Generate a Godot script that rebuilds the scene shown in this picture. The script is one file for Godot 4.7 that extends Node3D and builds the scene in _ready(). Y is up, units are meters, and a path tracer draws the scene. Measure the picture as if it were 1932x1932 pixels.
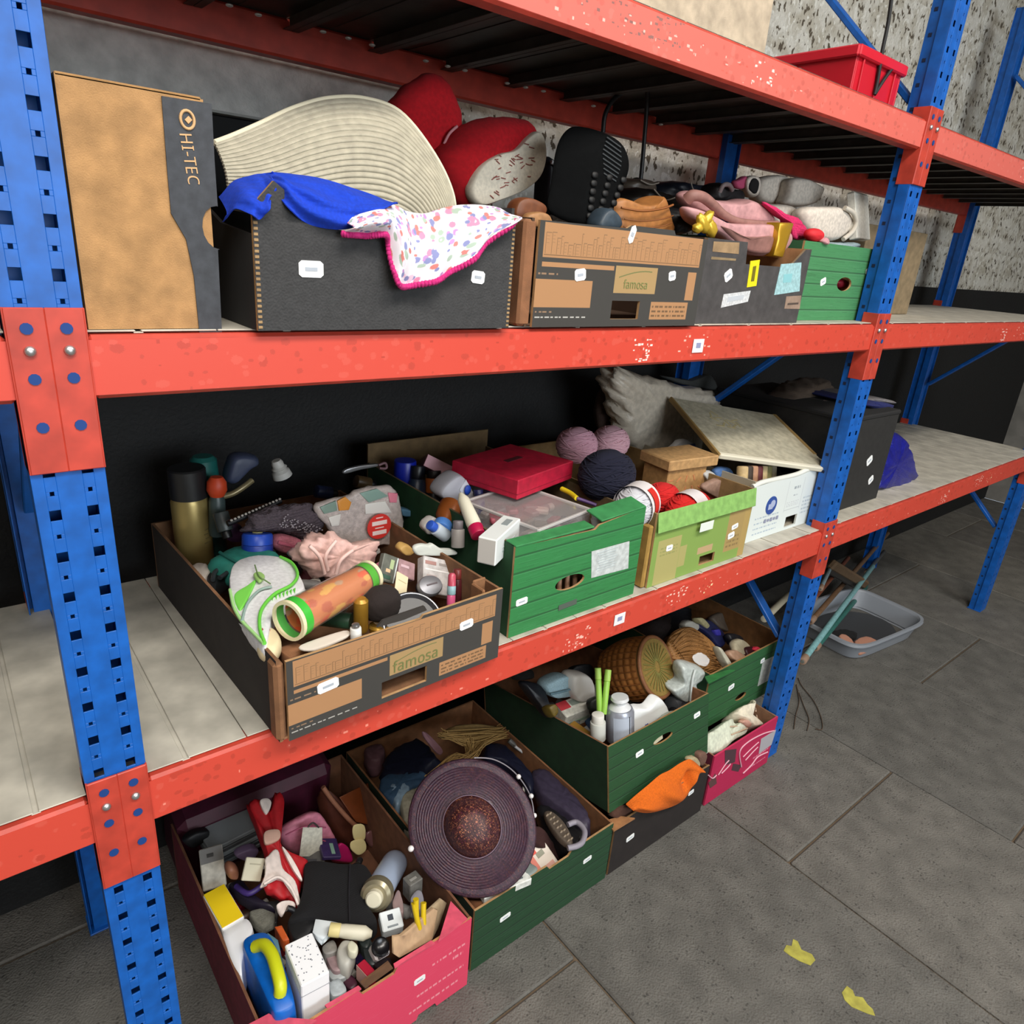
extends Node3D

var used := {}
var mats := {}
var tex := {}
var rng := RandomNumberGenerator.new()

func _ready():
	rng.seed = 7
	make_camera_and_light()
	make_textures()
	make_room()
	make_rack()
	make_top_shelf()
	make_middle_shelf()
	make_floor_level()

func make_camera_and_light():
	var cam := Camera3D.new()
	cam.name = "camera"
	cam.fov = 72.4
	cam.near = 0.02
	cam.transform = Transform3D(Basis(Vector3(0.7772, 0.0754, 0.6248), Vector3(0.1686, 0.9316, -0.3221), Vector3(-0.6063, 0.3556, 0.7113)).orthonormalized(), Vector3(0, 1.51, 0.85))
	add_child(cam)
	cam.current = true
	var we := WorldEnvironment.new()
	we.name = "world_environment"
	var e := Environment.new()
	e.background_mode = Environment.BG_COLOR
	e.background_color = Color(0.75, 0.8, 0.86)
	e.tonemap_mode = Environment.TONE_MAPPER_LINEAR
	e.tonemap_exposure = 1.0
	e.sdfgi_enabled = true
	e.ssao_enabled = true
	e.ssil_enabled = true
	we.environment = e
	add_child(we)
	for spec in LAMPS:
		var a := AreaLight3D.new()
		a.name = "panel_light"
		a.area_size = Vector2(spec[1], spec[2])
		a.light_energy = spec[3]
		a.light_color = Color(1.0, 0.975, 0.94)
		a.shadow_enabled = true
		a.area_range = 12.0
		a.position = spec[0] + Vector3(0, -0.03, 0)
		a.rotation = Vector3(-PI / 2, 0, 0)
		add_child(a, true)

	# daylight through the frosted window opposite the rack
	var d := AreaLight3D.new()
	d.name = "daylight"
	d.area_size = Vector2(2.6, 1.5)
	d.light_energy = 9.5
	d.light_color = Color(0.93, 0.97, 1.0)
	d.shadow_enabled = true
	d.area_range = 14.0
	d.position = Vector3(0.9, 1.95, 4.5)
	d.rotation = Vector3(0, 0, 0)
	add_child(d)

const LAMPS := [[Vector3(0.5, 3.36, 1.6), 2.4, 0.6, 10.0], [Vector3(3.0, 3.36, 1.9), 1.2, 0.5, 3.5], [Vector3(-1.3, 3.36, 2.6), 2.4, 0.6, 6.0]]

# ---------- materials and textures
func make_textures():
	for spec in [["mottle", 0.012, 0.80], ["patch", 0.012, 0.80], ["grain", 0.06, 0.86]]:
		var n := FastNoiseLite.new()
		n.seed = 11
		n.frequency = spec[1]
		n.fractal_octaves = 4
		var t := NoiseTexture2D.new()
		t.width = 512
		t.height = 512
		t.seamless = true
		t.noise = n
		var g := Gradient.new()
		g.set_color(0, Color(spec[2], spec[2], spec[2]))
		g.set_color(1, Color(1, 1, 1))
		t.color_ramp = g
		tex[spec[0]] = t
	for spec in [["fine_n", 0.25, 3.0], ["soft_n", 0.05, 6.0]]:
		var n := FastNoiseLite.new()
		n.seed = 5
		n.frequency = spec[1]
		n.fractal_octaves = 3
		var t := NoiseTexture2D.new()
		t.width = 512
		t.height = 512
		t.seamless = true
		t.as_normal_map = true
		t.bump_strength = spec[2]
		t.noise = n
		tex[spec[0]] = t
	tex["weave_n"] = weave_normal(64, 8)

func weave_normal(size: int, k: int) -> ImageTexture:
	var im := Image.create(size, size, false, Image.FORMAT_RGBA8)
	for y in size:
		for x in size:
			var a := sin(x * TAU * k / size) * 0.5 + 0.5
			var b := sin(y * TAU * k / size) * 0.5 + 0.5
			var h := a if (int(x * k * 2.0 / size) + int(y * k * 2.0 / size)) % 2 == 0 else b
			im.set_pixel(x, y, Color(h, h, h))
	im.bump_map_to_normal_map(2.0)
	return ImageTexture.create_from_image(im)

func speck(base: Color, cols: Array, w: int, h: int, n: int, rmax: float, sd: int) -> Image:
	var im := Image.create(w, h, false, Image.FORMAT_RGBA8)
	im.fill(base)
	var r := RandomNumberGenerator.new()
	r.seed = sd
	for i in n:
		var c: Color = cols[r.randi() % cols.size()]
		var cx := r.randi() % w
		var cy := r.randi() % h
		var ra := r.randf_range(0.25, 1.0) * rmax
		var st := r.randf_range(0.5, 1.6)
		for dy in range(-int(ra), int(ra) + 1):
			for dx in range(-int(ra), int(ra) + 1):
				if dx * dx * st + dy * dy / st <= ra * ra * r.randf_range(0.5, 1.0):
					im.set_pixel(posmod(cx + dx, w), posmod(cy + dy, h), c)
	return im

func it(im: Image) -> ImageTexture:
	im.generate_mipmaps()
	return ImageTexture.create_from_image(im)

func mt(hex: String, rough := 0.75, metal := 0.0, t := "", sc := 3.0, nrm := "", nsc := 0.5) -> StandardMaterial3D:
	var key := "%s/%s/%s/%s/%s/%s/%s" % [hex, rough, metal, t, sc, nrm, nsc]
	if mats.has(key):
		return mats[key]
	var m := StandardMaterial3D.new()
	m.albedo_color = Color(hex)
	m.roughness = rough
	m.metallic = metal
	if t != "":
		m.albedo_texture = tex[t]
	if nrm != "":
		m.normal_enabled = true
		m.normal_texture = tex[nrm]
		m.normal_scale = nsc
	if t != "" or nrm != "":
		m.uv1_triplanar = true
		m.uv1_scale = Vector3(sc, sc, sc)
	mats[key] = m
	return m

func printed(im: Image, rough := 0.8) -> StandardMaterial3D:
	var m := StandardMaterial3D.new()
	m.albedo_texture = it(im)
	m.roughness = rough
	return m

func glassy(hex: String, alpha: float, rough := 0.08) -> StandardMaterial3D:
	var m := StandardMaterial3D.new()
	var c := Color(hex)
	c.a = alpha
	m.albedo_color = c
	m.roughness = rough
	m.transparency = BaseMaterial3D.TRANSPARENCY_ALPHA
	m.cull_mode = BaseMaterial3D.CULL_DISABLED
	return m

func card(hex := "b98a5e") -> StandardMaterial3D:
	return mt(hex, 0.9, 0.0, "mottle", 4.0, "fine_n", 0.25)

func cloth(hex: String, sc := 26.0) -> StandardMaterial3D:
	return mt(hex, 0.95, 0.0, "mottle", sc, "weave_n", 0.25)

# ---------- nodes
func nm(called: String, par: Node) -> String:
	var key := str(par.get_instance_id()) + called
	var k: int = used.get(key, 0)
	used[key] = k + 1
	return called if k == 0 else "%s_%03d" % [called, k]

func tag(o: Node, label: String, category: String, group := ""):
	o.set_meta("label", label)
	o.set_meta("category", category)
	if group != "":
		o.set_meta("group", group)

func T(called: String, label: String, category: String, xf := Transform3D.IDENTITY, group := "") -> Node3D:
	var o := Node3D.new()
	o.name = nm(called, self)
	o.transform = xf
	add_child(o)
	tag(o, label, category, group)
	return o

func obj(called: String, s, m, par: Node = self, xf := Transform3D.IDENTITY) -> MeshInstance3D:
	var o := MeshInstance3D.new()
	o.name = nm(called, par)
	var me := ArrayMesh.new()
	var ss: Array = s if s is Array else [s]
	var mm: Array = m if m is Array else [m]
	for i in ss.size():
		ss[i].generate_normals()
		ss[i].commit(me)
		me.surface_set_material(me.get_surface_count() - 1, mm[i])
	o.mesh = me
	o.transform = xf
	par.add_child(o)
	return o

func struct(called: String, s, m, par: Node = self, xf := Transform3D.IDENTITY) -> MeshInstance3D:
	var o := obj(called, s, m, par, xf)
	if par == self:
		o.set_meta("kind", "structure")
	return o

func words(txt: String, height: float, m: Material, par: Node, xf: Transform3D, font := "Droid Sans", called := "lettering") -> MeshInstance3D:
	var t := TextMesh.new()
	var f := SystemFont.new()
	f.font_names = PackedStringArray([font])
	t.font = f
	t.text = txt
	t.font_size = 64
	t.pixel_size = height / 48.0
	t.depth = 0.0006
	t.material = m
	var o := MeshInstance3D.new()
	o.name = nm(called, par)
	o.mesh = t
	o.transform = xf
	par.add_child(o)
	return o

# ---------- frames
func V(x: float, y: float, z: float) -> Vector3:
	return Vector3(x, y, z)

func at(p: Vector3, ry := 0.0, rx := 0.0, rz := 0.0) -> Transform3D:
	return Transform3D(Basis.from_euler(Vector3(deg_to_rad(rx), deg_to_rad(ry), deg_to_rad(rz))), p)

# origin o, x towards px, y near py
func fr(o: Vector3, px: Vector3, py: Vector3) -> Transform3D:
	var x := (px - o).normalized()
	var z := x.cross(py - o).normalized()
	return Transform3D(Basis(x, z.cross(x), z), o)

# origin p, y towards q
func ax(p: Vector3, q: Vector3, spin := 0.0) -> Transform3D:
	var y := (q - p).normalized()
	var h := Vector3(0, 0, 1) if absf(y.z) < 0.9 else Vector3(0, 1, 0)
	var x := y.cross(h).normalized()
	return Transform3D(Basis(x, y, x.cross(y)) * Basis(Vector3.UP, spin), p)

# ---------- geometry
func S() -> SurfaceTool:
	var s := SurfaceTool.new()
	s.begin(Mesh.PRIMITIVE_TRIANGLES)
	return s

func tri(s: SurfaceTool, a: Vector3, b: Vector3, c: Vector3, g := 4294967295, ua := Vector2.ZERO, ub := Vector2.ZERO, uc := Vector2.ZERO):
	s.set_smooth_group(g)
	s.set_uv(ua)
	s.add_vertex(a)
	s.set_uv(uc)
	s.add_vertex(c)
	s.set_uv(ub)
	s.add_vertex(b)

func quad(s: SurfaceTool, a: Vector3, b: Vector3, c: Vector3, d: Vector3, g := 4294967295):
	tri(s, a, b, c, g, Vector2(0, 1), Vector2(1, 1), Vector2(1, 0))
	tri(s, a, c, d, g, Vector2(0, 1), Vector2(1, 0), Vector2(0, 0))

func out_tri(s: SurfaceTool, xf: Transform3D, a: Vector3, b: Vector3, c: Vector3):
	if (b - a).cross(c - a).dot(a + b + c) > 0:
		tri(s, xf * a, xf * b, xf * c)
	else:
		tri(s, xf * a, xf * c, xf * b)

# a box of size z about the frame's origin, with its edges chamfered
func bx(s: SurfaceTool, xf: Transform3D, z: Vector3, b := 0.0012):
	var h := z / 2
	b = minf(b, minf(h.x, minf(h.y, h.z)) * 0.8)
	var v := func(sg: Vector3, axis: int) -> Vector3:
		var p := sg * (h - Vector3(b, b, b))
		p[axis] = sg[axis] * h[axis]
		return p
	for axis in 3:
		var u := (axis + 1) % 3
		var w := (axis + 2) % 3
		for sg in [-1.0, 1.0]:
			var p := []
			for q in [[-1, -1], [1, -1], [1, 1], [-1, 1]]:
				var k := Vector3.ZERO
				k[axis] = sg
				k[u] = q[0]
				k[w] = q[1]
				p.append(v.call(k, axis))
			if sg > 0:
				quad(s, xf * p[0], xf * p[1], xf * p[2], xf * p[3])
			else:
				quad(s, xf * p[1], xf * p[0], xf * p[3], xf * p[2])
		for q in [[-1, -1], [1, -1], [1, 1], [-1, 1]]:
			var k0 := Vector3.ZERO
			k0[axis] = -1
			k0[u] = q[0]
			k0[w] = q[1]
			var k1 := k0
			k1[axis] = 1
			out_tri(s, xf, v.call(k0, u), v.call(k1, u), v.call(k1, w))
			out_tri(s, xf, v.call(k0, u), v.call(k1, w), v.call(k0, w))
	for sx in [-1, 1]:
		for sy in [-1, 1]:
			for sz in [-1, 1]:
				var k := Vector3(sx, sy, sz)
				out_tri(s, xf, v.call(k, 0), v.call(k, 1), v.call(k, 2))

# a box given by its two opposite corners
func span(s: SurfaceTool, a: Vector3, b: Vector3, bev := 0.0012):
	bx(s, Transform3D(Basis.IDENTITY, (a + b) / 2), (b - a).abs(), bev)

func lathe(s: SurfaceTool, prof: Array, seg := 28, xf := Transform3D.IDENTITY, flat := Vector2(1, 1), arc := TAU):
	var g := 0
	for i in prof.size() - 1:
		var p := Vector2(prof[i][0], prof[i][1])
		var q := Vector2(prof[i + 1][0], prof[i + 1][1])
		if i > 0:
			var o := Vector2(prof[i - 1][0], prof[i - 1][1])
			if absf((p - o).angle_to(q - p)) > 0.62:
				g += 1
		for k in seg:
			var t0 := arc * k / seg
			var t1 := arc * ((k + 1) % seg) / seg if arc == TAU else arc * (k + 1) / seg
			var a := Vector3(p.x * cos(t0) * flat.x, p.y, p.x * sin(t0) * flat.y)
			var b := Vector3(q.x * cos(t0) * flat.x, q.y, q.x * sin(t0) * flat.y)
			var c := Vector3(q.x * cos(t1) * flat.x, q.y, q.x * sin(t1) * flat.y)
			var d := Vector3(p.x * cos(t1) * flat.x, p.y, p.x * sin(t1) * flat.y)
			var u0 := float(k) / seg
			var u1 := float(k + 1) / seg
			if q.x > 1e-6:
				tri(s, xf * a, xf * b, xf * c, g, Vector2(u0, 0), Vector2(u0, 1), Vector2(u1, 1))
			if p.x > 1e-6:
				tri(s, xf * a, xf * c, xf * d, g, Vector2(u0, 0), Vector2(u1, 1), Vector2(u1, 0))

func tube(s: SurfaceTool, pts: Array, r: float, seg := 8, closed := false, taper := 1.0):
	var n := pts.size()
	var rings := []
	var up := Vector3.ZERO
	for i in n:
		var a: Vector3 = pts[(i - 1 + n) % n] if closed else pts[maxi(i - 1, 0)]
		var b: Vector3 = pts[(i + 1) % n] if closed else pts[mini(i + 1, n - 1)]
		var d := (b - a).normalized()
		if up == Vector3.ZERO:
			up = d.cross(Vector3(0.31, 0.9, 0.2)).normalized()
		up = (up - d * up.dot(d)).normalized()
		var w := d.cross(up)
		var rr := r * lerpf(1.0, taper, float(i) / maxi(n - 1, 1))
		var ring := []
		for k in seg:
			var t := TAU * k / seg
			ring.append(pts[i] + (up * cos(t) + w * sin(t)) * rr)
		rings.append(ring)
	for i in (n if closed else n - 1):
		var A: Array = rings[i]
		var B: Array = rings[(i + 1) % n]
		for k in seg:
			var k2 := (k + 1) % seg
			quad(s, A[k], A[k2], B[k2], B[k], 0)
	if not closed:
		for k in seg:
			tri(s, pts[0], rings[0][(k + 1) % seg], rings[0][k], 1)
			tri(s, pts[n - 1], rings[n - 1][k], rings[n - 1][(k + 1) % seg], 2)

# smooth curve through points
func curve(pts: Array, n: int) -> Array:
	var r := []
	var m := pts.size()
	for i in n + 1:
		var t := float(i) / n * (m - 1)
		var k := mini(int(t), m - 2)
		var f := t - k
		r.append(pts[k].cubic_interpolate(pts[k + 1], pts[maxi(k - 1, 0)], pts[mini(k + 2, m - 1)], f))
	return r

func along(pts: Array, t: float):
	var m := pts.size()
	var q := clampf(t, 0, 1) * (m - 1)
	var k := mini(int(q), m - 2)
	return pts[k].cubic_interpolate(pts[k + 1], pts[maxi(k - 1, 0)], pts[mini(k + 2, m - 1)], q - k)

# a bent sheet of some thickness; f(u, v) gives its points, du x dv its front
func sheet(s: SurfaceTool, nu: int, nv: int, f: Callable, th := 0.0012, back: SurfaceTool = null):
	var P := []
	for i in nu + 1:
		var row := []
		for j in nv + 1:
			row.append(f.call(float(i) / nu, float(j) / nv))
		P.append(row)
	var N := []
	for i in nu + 1:
		var row := []
		for j in nv + 1:
			var du: Vector3 = P[mini(i + 1, nu)][j] - P[maxi(i - 1, 0)][j]
			var dv: Vector3 = P[i][mini(j + 1, nv)] - P[i][maxi(j - 1, 0)]
			row.append(du.cross(dv).normalized() * th)
		N.append(row)
	var bk := back if back != null else s
	for i in nu:
		for j in nv:
			var u0 := float(i) / nu
			var u1 := float(i + 1) / nu
			var v0 := float(j) / nv
			var v1 := float(j + 1) / nv
			tri(s, P[i][j], P[i + 1][j], P[i + 1][j + 1], 0, Vector2(u0, v0), Vector2(u1, v0), Vector2(u1, v1))
			tri(s, P[i][j], P[i + 1][j + 1], P[i][j + 1], 0, Vector2(u0, v0), Vector2(u1, v1), Vector2(u0, v1))
			quad(bk, P[i][j + 1] - N[i][j + 1], P[i + 1][j + 1] - N[i + 1][j + 1], P[i + 1][j] - N[i + 1][j], P[i][j] - N[i][j], 1)
	for i in nu:
		quad(s, P[i][0] - N[i][0], P[i + 1][0] - N[i + 1][0], P[i + 1][0], P[i][0], 2)
		quad(s, P[i][nv], P[i + 1][nv], P[i + 1][nv] - N[i + 1][nv], P[i][nv] - N[i][nv], 2)
	for j in nv:
		quad(s, P[0][j], P[0][j + 1], P[0][j + 1] - N[0][j + 1], P[0][j] - N[0][j], 3)
		quad(s, P[nu][j] - N[nu][j], P[nu][j + 1] - N[nu][j + 1], P[nu][j + 1], P[nu][j], 3)

# a rounded body: pw 2 is an ellipsoid, higher is boxier; lumps of noise
func blob(s: SurfaceTool, xf: Transform3D, rad: Vector3, pw := 2.0, amp := 0.0, freq := 3.0, sd := 1, nu := 32, nv := 20, warp = null):
	var n := FastNoiseLite.new()
	n.seed = sd
	n.frequency = 1.0
	n.fractal_octaves = 2
	var pt := func(i: int, j: int) -> Vector3:
		var a := TAU * (i % nu) / nu
		var b := PI * j / nv
		var d := Vector3(cos(a) * sin(b), -cos(b), sin(a) * sin(b))
		if j == 0:
			d = Vector3(0, -1, 0)
		if j == nv:
			d = Vector3(0, 1, 0)
		var k := pow(pow(absf(d.x), pw) + pow(absf(d.y), pw) + pow(absf(d.z), pw), -1.0 / pw)
		var p := d * k * (1.0 + amp * n.get_noise_3dv(d * freq)) * rad
		if warp != null:
			p = warp.call(p)
		return xf * p
	for i in nu:
		for j in nv:
			var a: Vector3 = pt.call(i, j)
			var b: Vector3 = pt.call(i, j + 1)
			var c: Vector3 = pt.call(i + 1, j + 1)
			var d: Vector3 = pt.call(i + 1, j)
			if j < nv - 1:
				tri(s, a, b, c, 0)
			if j > 0:
				tri(s, a, c, d, 0)

# rings of equal length skinned into a closed body
func loft(s: SurfaceTool, rings: Array):
	var n: int = rings[0].size()
	for i in rings.size() - 1:
		for k in n:
			quad(s, rings[i][k], rings[i][(k + 1) % n], rings[i + 1][(k + 1) % n], rings[i + 1][k], 0)
	for e in [0, rings.size() - 1]:
		var c := Vector3.ZERO
		for p in rings[e]:
			c += p / n
		for k in n:
			if e == 0:
				tri(s, c, rings[e][(k + 1) % n], rings[e][k], 0)
			else:
				tri(s, c, rings[e][k], rings[e][(k + 1) % n], 0)

# flat outline (x, y) extruded from z = 0 back to z = -depth; holes are cut out. sf takes the printed face, sr the rest
func panel(sf: SurfaceTool, sr: SurfaceTool, xf: Transform3D, outline: Array, depth: float, holes := []):
	var o := PackedVector2Array(outline)
	if Geometry2D.is_polygon_clockwise(o):
		o.reverse()
	var lo := o[0]
	var hi := o[0]
	for p in o:
		lo = lo.min(p)
		hi = hi.max(p)
	var parts := [o]
	for h in holes:
		var hp := PackedVector2Array(h)
		var cx := 0.0
		for p in hp:
			cx += p.x / hp.size()
		var nx := []
		for q in parts:
			for side in [[lo.x - 1, cx], [cx, hi.x + 1]]:
				var r := PackedVector2Array([Vector2(side[0], lo.y - 1), Vector2(side[1], lo.y - 1), Vector2(side[1], hi.y + 1), Vector2(side[0], hi.y + 1)])
				for c in Geometry2D.intersect_polygons(q, r):
					nx.append_array(Geometry2D.clip_polygons(c, hp))
		parts = nx
	var z := Vector3(0, 0, -depth)
	for q in parts:
		if Geometry2D.is_polygon_clockwise(q):
			q.reverse()
		var ids := Geometry2D.triangulate_polygon(q)
		for i in range(0, ids.size(), 3):
			var t := [q[ids[i]], q[ids[i + 1]], q[ids[i + 2]]]
			if (t[1] - t[0]).cross(t[2] - t[0]) < 0:
				t.reverse()
			var u := []
			var v := []
			for p in t:
				u.append(Vector2((p.x - lo.x) / (hi.x - lo.x), 1.0 - (p.y - lo.y) / (hi.y - lo.y)))
				v.append(Vector3(p.x, p.y, 0))
			tri(sf, xf * v[0], xf * v[1], xf * v[2], 4294967295, u[0], u[1], u[2])
			tri(sr, xf * (v[0] + z), xf * (v[2] + z), xf * (v[1] + z))
		for i in q.size():
			var a := Vector3(q[i].x, q[i].y, 0)
			var b := Vector3(q[(i + 1) % q.size()].x, q[(i + 1) % q.size()].y, 0)
			quad(sr, xf * (a + z), xf * (b + z), xf * b, xf * a)

func slab(xf: Transform3D, outline: Array, depth: float) -> SurfaceTool:
	var s := S()
	panel(s, s, xf, outline, depth)
	return s

func oval(cx: float, cy: float, rx: float, ry: float, n := 20) -> Array:
	var r := []
	for i in n:
		r.append(Vector2(cx + rx * cos(TAU * i / n), cy + ry * sin(TAU * i / n)))
	return r

func rect(x0: float, y0: float, x1: float, y1: float) -> Array:
	return [Vector2(x0, y0), Vector2(x1, y0), Vector2(x1, y1), Vector2(x0, y1)]

# ---------- kinds that come back
# a turned thing: specs are [part, material, profile]
func turned(called: String, label: String, cat: String, xf: Transform3D, specs: Array, group := "", seg := 28) -> Node3D:
	var t := T(called, label, cat, xf, group)
	for sp in specs:
		var s := S()
		lathe(s, sp[2], seg)
		obj(sp[0], s, sp[1], t)
	return t

# a closed carton with its corner at the frame's origin, x right, y up, going back along -z
func carton(called: String, label: String, cat: String, xf: Transform3D, z: Vector3, m: Material, group := "") -> Node3D:
	var t := T(called, label, cat, xf, group)
	var s := S()
	bx(s, at(Vector3(z.x / 2, z.y / 2, -z.z / 2)), z, 0.0015)
	obj("body", s, m, t)
	return t

# a thin patch on the front (z = 0) of a thing, by its lower left corner and size
func patch(called: String, t: Node, m: Material, x: float, y: float, w: float, h: float, zz := 0.0, turn := 0.0):
	var s := S()
	bx(s, at(Vector3(0, 0, 0), 0, 0, turn), Vector3(w, h, 0.0008), 0.0003)
	return obj(called, s, m, t, at(Vector3(x + w / 2, y + h / 2, zz + 0.0006)))

# the same on the top (y = h) of a carton
func top_patch(called: String, t: Node, m: Material, x: float, z: float, w: float, d: float, y: float):
	var s := S()
	bx(s, Transform3D.IDENTITY, Vector3(w, 0.0008, d), 0.0003)
	return obj(called, s, m, t, at(Vector3(x + w / 2, y + 0.0006, -z - d / 2)))

func price_tag(t: Node, x: float, y: float, w := 0.026, h := 0.016, zz := 0.001, turn := 0.0):
	var s := S()
	var o := [Vector2(-w / 2, -h / 3), Vector2(-w / 2 + h * 0.2, -h / 2), Vector2(w / 2 - h * 0.2, -h / 2), Vector2(w / 2, -h / 3), Vector2(w / 2, h / 3), Vector2(w / 2 - h * 0.2, h / 2), Vector2(-w / 2 + h * 0.2, h / 2), Vector2(-w / 2, h / 3)]
	panel(s, s, Transform3D.IDENTITY, o, 0.0008)
	var p := obj("price_tag", s, mt("eef0f0", 0.6), t, at(Vector3(x, y, zz), 0, 0, turn))
	var q := S()
	bx(q, Transform3D.IDENTITY, Vector3(w * 0.5, h * 0.22, 0.0005), 0.0001)
	obj("price_print", q, mt("a9b0ba", 0.7), p, at(Vector3(0, 0, 0.0004)))

# an open produce box; the frame's origin is its lower left front corner
func crate(called: String, label: String, xf: Transform3D, z: Vector3, o: Dictionary) -> Node3D:
	var t := T(called, label, o.get("cat", "box"), xf, o.get("group", ""))
	var th := 0.005
	var inner: Material = o.get("inner", card())
	var edge: Material = o.get("edge", card("c39a6b"))
	var outer: Material = o.outer
	var side: Material = o.get("side", outer)
	var fo: Array = o.get("front", rect(0, 0, z.x, z.y))
	var so: Array = o.get("left", rect(0, 0, z.z, z.y))
	var ro: Array = o.get("right", rect(0, 0, z.z, z.y))
	var names := ["front_panel", "back_panel", "side_panel", "side_panel"]
	var frames := [Transform3D.IDENTITY, Transform3D(Basis(Vector3(-1, 0, 0), Vector3.UP, Vector3(0, 0, -1)), Vector3(z.x, 0, -z.z)), Transform3D(Basis(Vector3(0, 0, 1), Vector3.UP, Vector3(-1, 0, 0)), Vector3(0, 0, -z.z)), Transform3D(Basis(Vector3(0, 0, -1), Vector3.UP, Vector3(1, 0, 0)), Vector3(z.x, 0, 0))]
	var outs := [fo, o.get("back", rect(0, 0, z.x, z.y)), so, ro]
	var hs := [o.get("holes", []), [], [], []]
	for i in 4:
		var q: Array = outs[i]
		if i >= 2:
			var cut := []
			for p in q:
				cut.append(Vector2(clampf(p.x, th, z.z - th), p.y))
			q = cut
		var sf := S()
		var sr := S()
		panel(sf, sr, Transform3D.IDENTITY, q, th, hs[i])
		var e := obj(names[i], [sf, sr], [outer if i == 0 else side, edge if i == 0 else inner], t, frames[i])
		if o.get("flutes", false) and i == 0:
			# the open flutes of the board along both upright edges
			for x in [0.0005, z.x - 0.0055]:
				var fl := S()
				for k in int(((0.122 if x < 0.1 else z.y - 0.018)) / 0.006):
					bx(fl, at(Vector3(x + 0.0025, 0.004 + k * 0.006, 0.0003)), Vector3(0.005, 0.0032, 0.001), 0.0004)
				obj("board_edge", fl, card("a98a62"), e)
	var b := S()
	span(b, Vector3(th, 0.001, -th), Vector3(z.x - th, th, -z.z + th))
	obj("base_panel", b, inner, t)
	return t

# ---------- soft and odd shapes, given by their outline in the room
func loop(pts: Array, n: int) -> Array:
	var r := []
	var m := pts.size()
	for i in n:
		var t := float(i) / n * m
		var k := int(t)
		r.append(pts[k].cubic_interpolate(pts[(k + 1) % m], pts[(k - 1 + m) % m], pts[(k + 2) % m], t - k))
	return r

func puff(s: SurfaceTool, pts: Array, d: Vector3, rnd := 0.2, amp := 0.0, n := 36, steps := 9, sd := 3):
	var ring: Array = loop(pts, n) if n > 0 else pts
	var c := Vector3.ZERO
	for p in ring:
		c += p / ring.size()
	var nor := Vector3.ZERO
	for i in ring.size():
		nor += (ring[i] - c).cross(ring[(i + 1) % ring.size()] - c)
	if nor.dot(d) < 0:
		ring.reverse()
	var ns := FastNoiseLite.new()
	ns.seed = sd
	ns.frequency = 1.0
	ns.fractal_octaves = 3
	var rings := []
	for k in steps:
		var t := (1.0 - cos(PI * k / (steps - 1))) / 2
		var q := 1.0 - rnd * (1.0 - sqrt(maxf(0.0, 1.0 - pow(2 * t - 1, 2))))
		var row := []
		for p in ring:
			var v: Vector3 = c + (p - c) * q + d * t
			if amp > 0.0:
				v += (v - c - d * 0.5) * amp * ns.get_noise_3dv(v * 34.0)
			row.append(v)
		rings.append(row)
	# rounded ends rather than flat ones
	var first := []
	var last := []
	for i in ring.size():
		first.append(rings[0][i].lerp(c, 0.45) - d * 0.02)
		last.append(rings[steps - 1][i].lerp(c + d, 0.45) + d * 0.02)
	rings.push_front(first)
	rings.push_back(last)
	loft(s, rings)

func w(t: Node3D, pts: Array) -> Array:
	var inv := t.transform.affine_inverse()
	var r := []
	for p in pts:
		r.append(inv * p)
	return r

func P(called: String, label: String, cat: String, pts: Array, d: Vector3, m: Material, rnd := 0.2, amp := 0.0, n := 36, group := "", part := "body") -> Node3D:
	var b := Vector3(0, 1e9, 0)
	for p in pts:
		b.x += p.x / pts.size()
		b.z += p.z / pts.size()
		b.y = minf(b.y, p.y)
	var t := T(called, label, cat, at(b + Vector3(d.x, minf(d.y, 0), d.z) / 2), group)
	add_puff(t, part, pts, d, m, rnd, amp, n)
	return t

func add_puff(t: Node3D, part: String, pts: Array, d: Vector3, m: Material, rnd := 0.2, amp := 0.0, n := 36, par: Node = null):
	var s := S()
	puff(s, w(t, pts), t.basis.inverse() * d, rnd, amp, n)
	return obj(part, s, m, par if par else t)

func add_tube(t: Node3D, part: String, pts: Array, r: float, m: Material, n := 24, taper := 1.0, par: Node = null):
	var s := S()
	tube(s, curve(w(t, pts), n), r, 8, false, taper)
	return obj(part, s, m, par if par else t)

func mid(pts: Array) -> Vector3:
	var c := Vector3.ZERO
	for p in pts:
		c += p / pts.size()
	return c

func base_of(pts: Array) -> Transform3D:
	var c := mid(pts)
	for p in pts:
		c.y = minf(c.y, p.y)
	return at(c)

func L2(t: Node3D, p: Vector3) -> Vector2:
	var q := t.transform.affine_inverse() * p
	return Vector2(q.x, q.y)

func ptag(t: Node3D, p: Vector3, wd := 0.026, h := 0.016, turn := 0.0, par: Node = null):
	var q := L2(t, p)
	price_tag(par if par else t, q.x, q.y, wd, h, 0.001, turn)

func poly(t: Node3D, part: String, pts: Array, m: Material, th := 0.0012, lift := 0.0):
	var o := []
	for p in pts:
		o.append(L2(t, p))
	return obj(part, slab(at(Vector3(0, 0, lift)), o, th), m, t)

# a carton from three corners of its upper face: the near one f, the one right of it r, the one left of it l; h deep
func box3(called: String, label: String, cat: String, f: Vector3, r: Vector3, l: Vector3, h: float, m: Material, group := "", bev := 0.002) -> Node3D:
	var x := (r - f).normalized()
	var y := (f - l).cross(r - f).normalized()
	var t := T(called, label, cat, Transform3D(Basis(x, y, x.cross(y)), f - y * h), group)
	var z := Vector3(r.distance_to(f), h, l.distance_to(f))
	var s := S()
	bx(s, at(Vector3(z.x / 2, z.y / 2, -z.z / 2)), z, bev)
	obj("body", s, m, t)
	t.set_meta("size", z)
	return t

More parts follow.
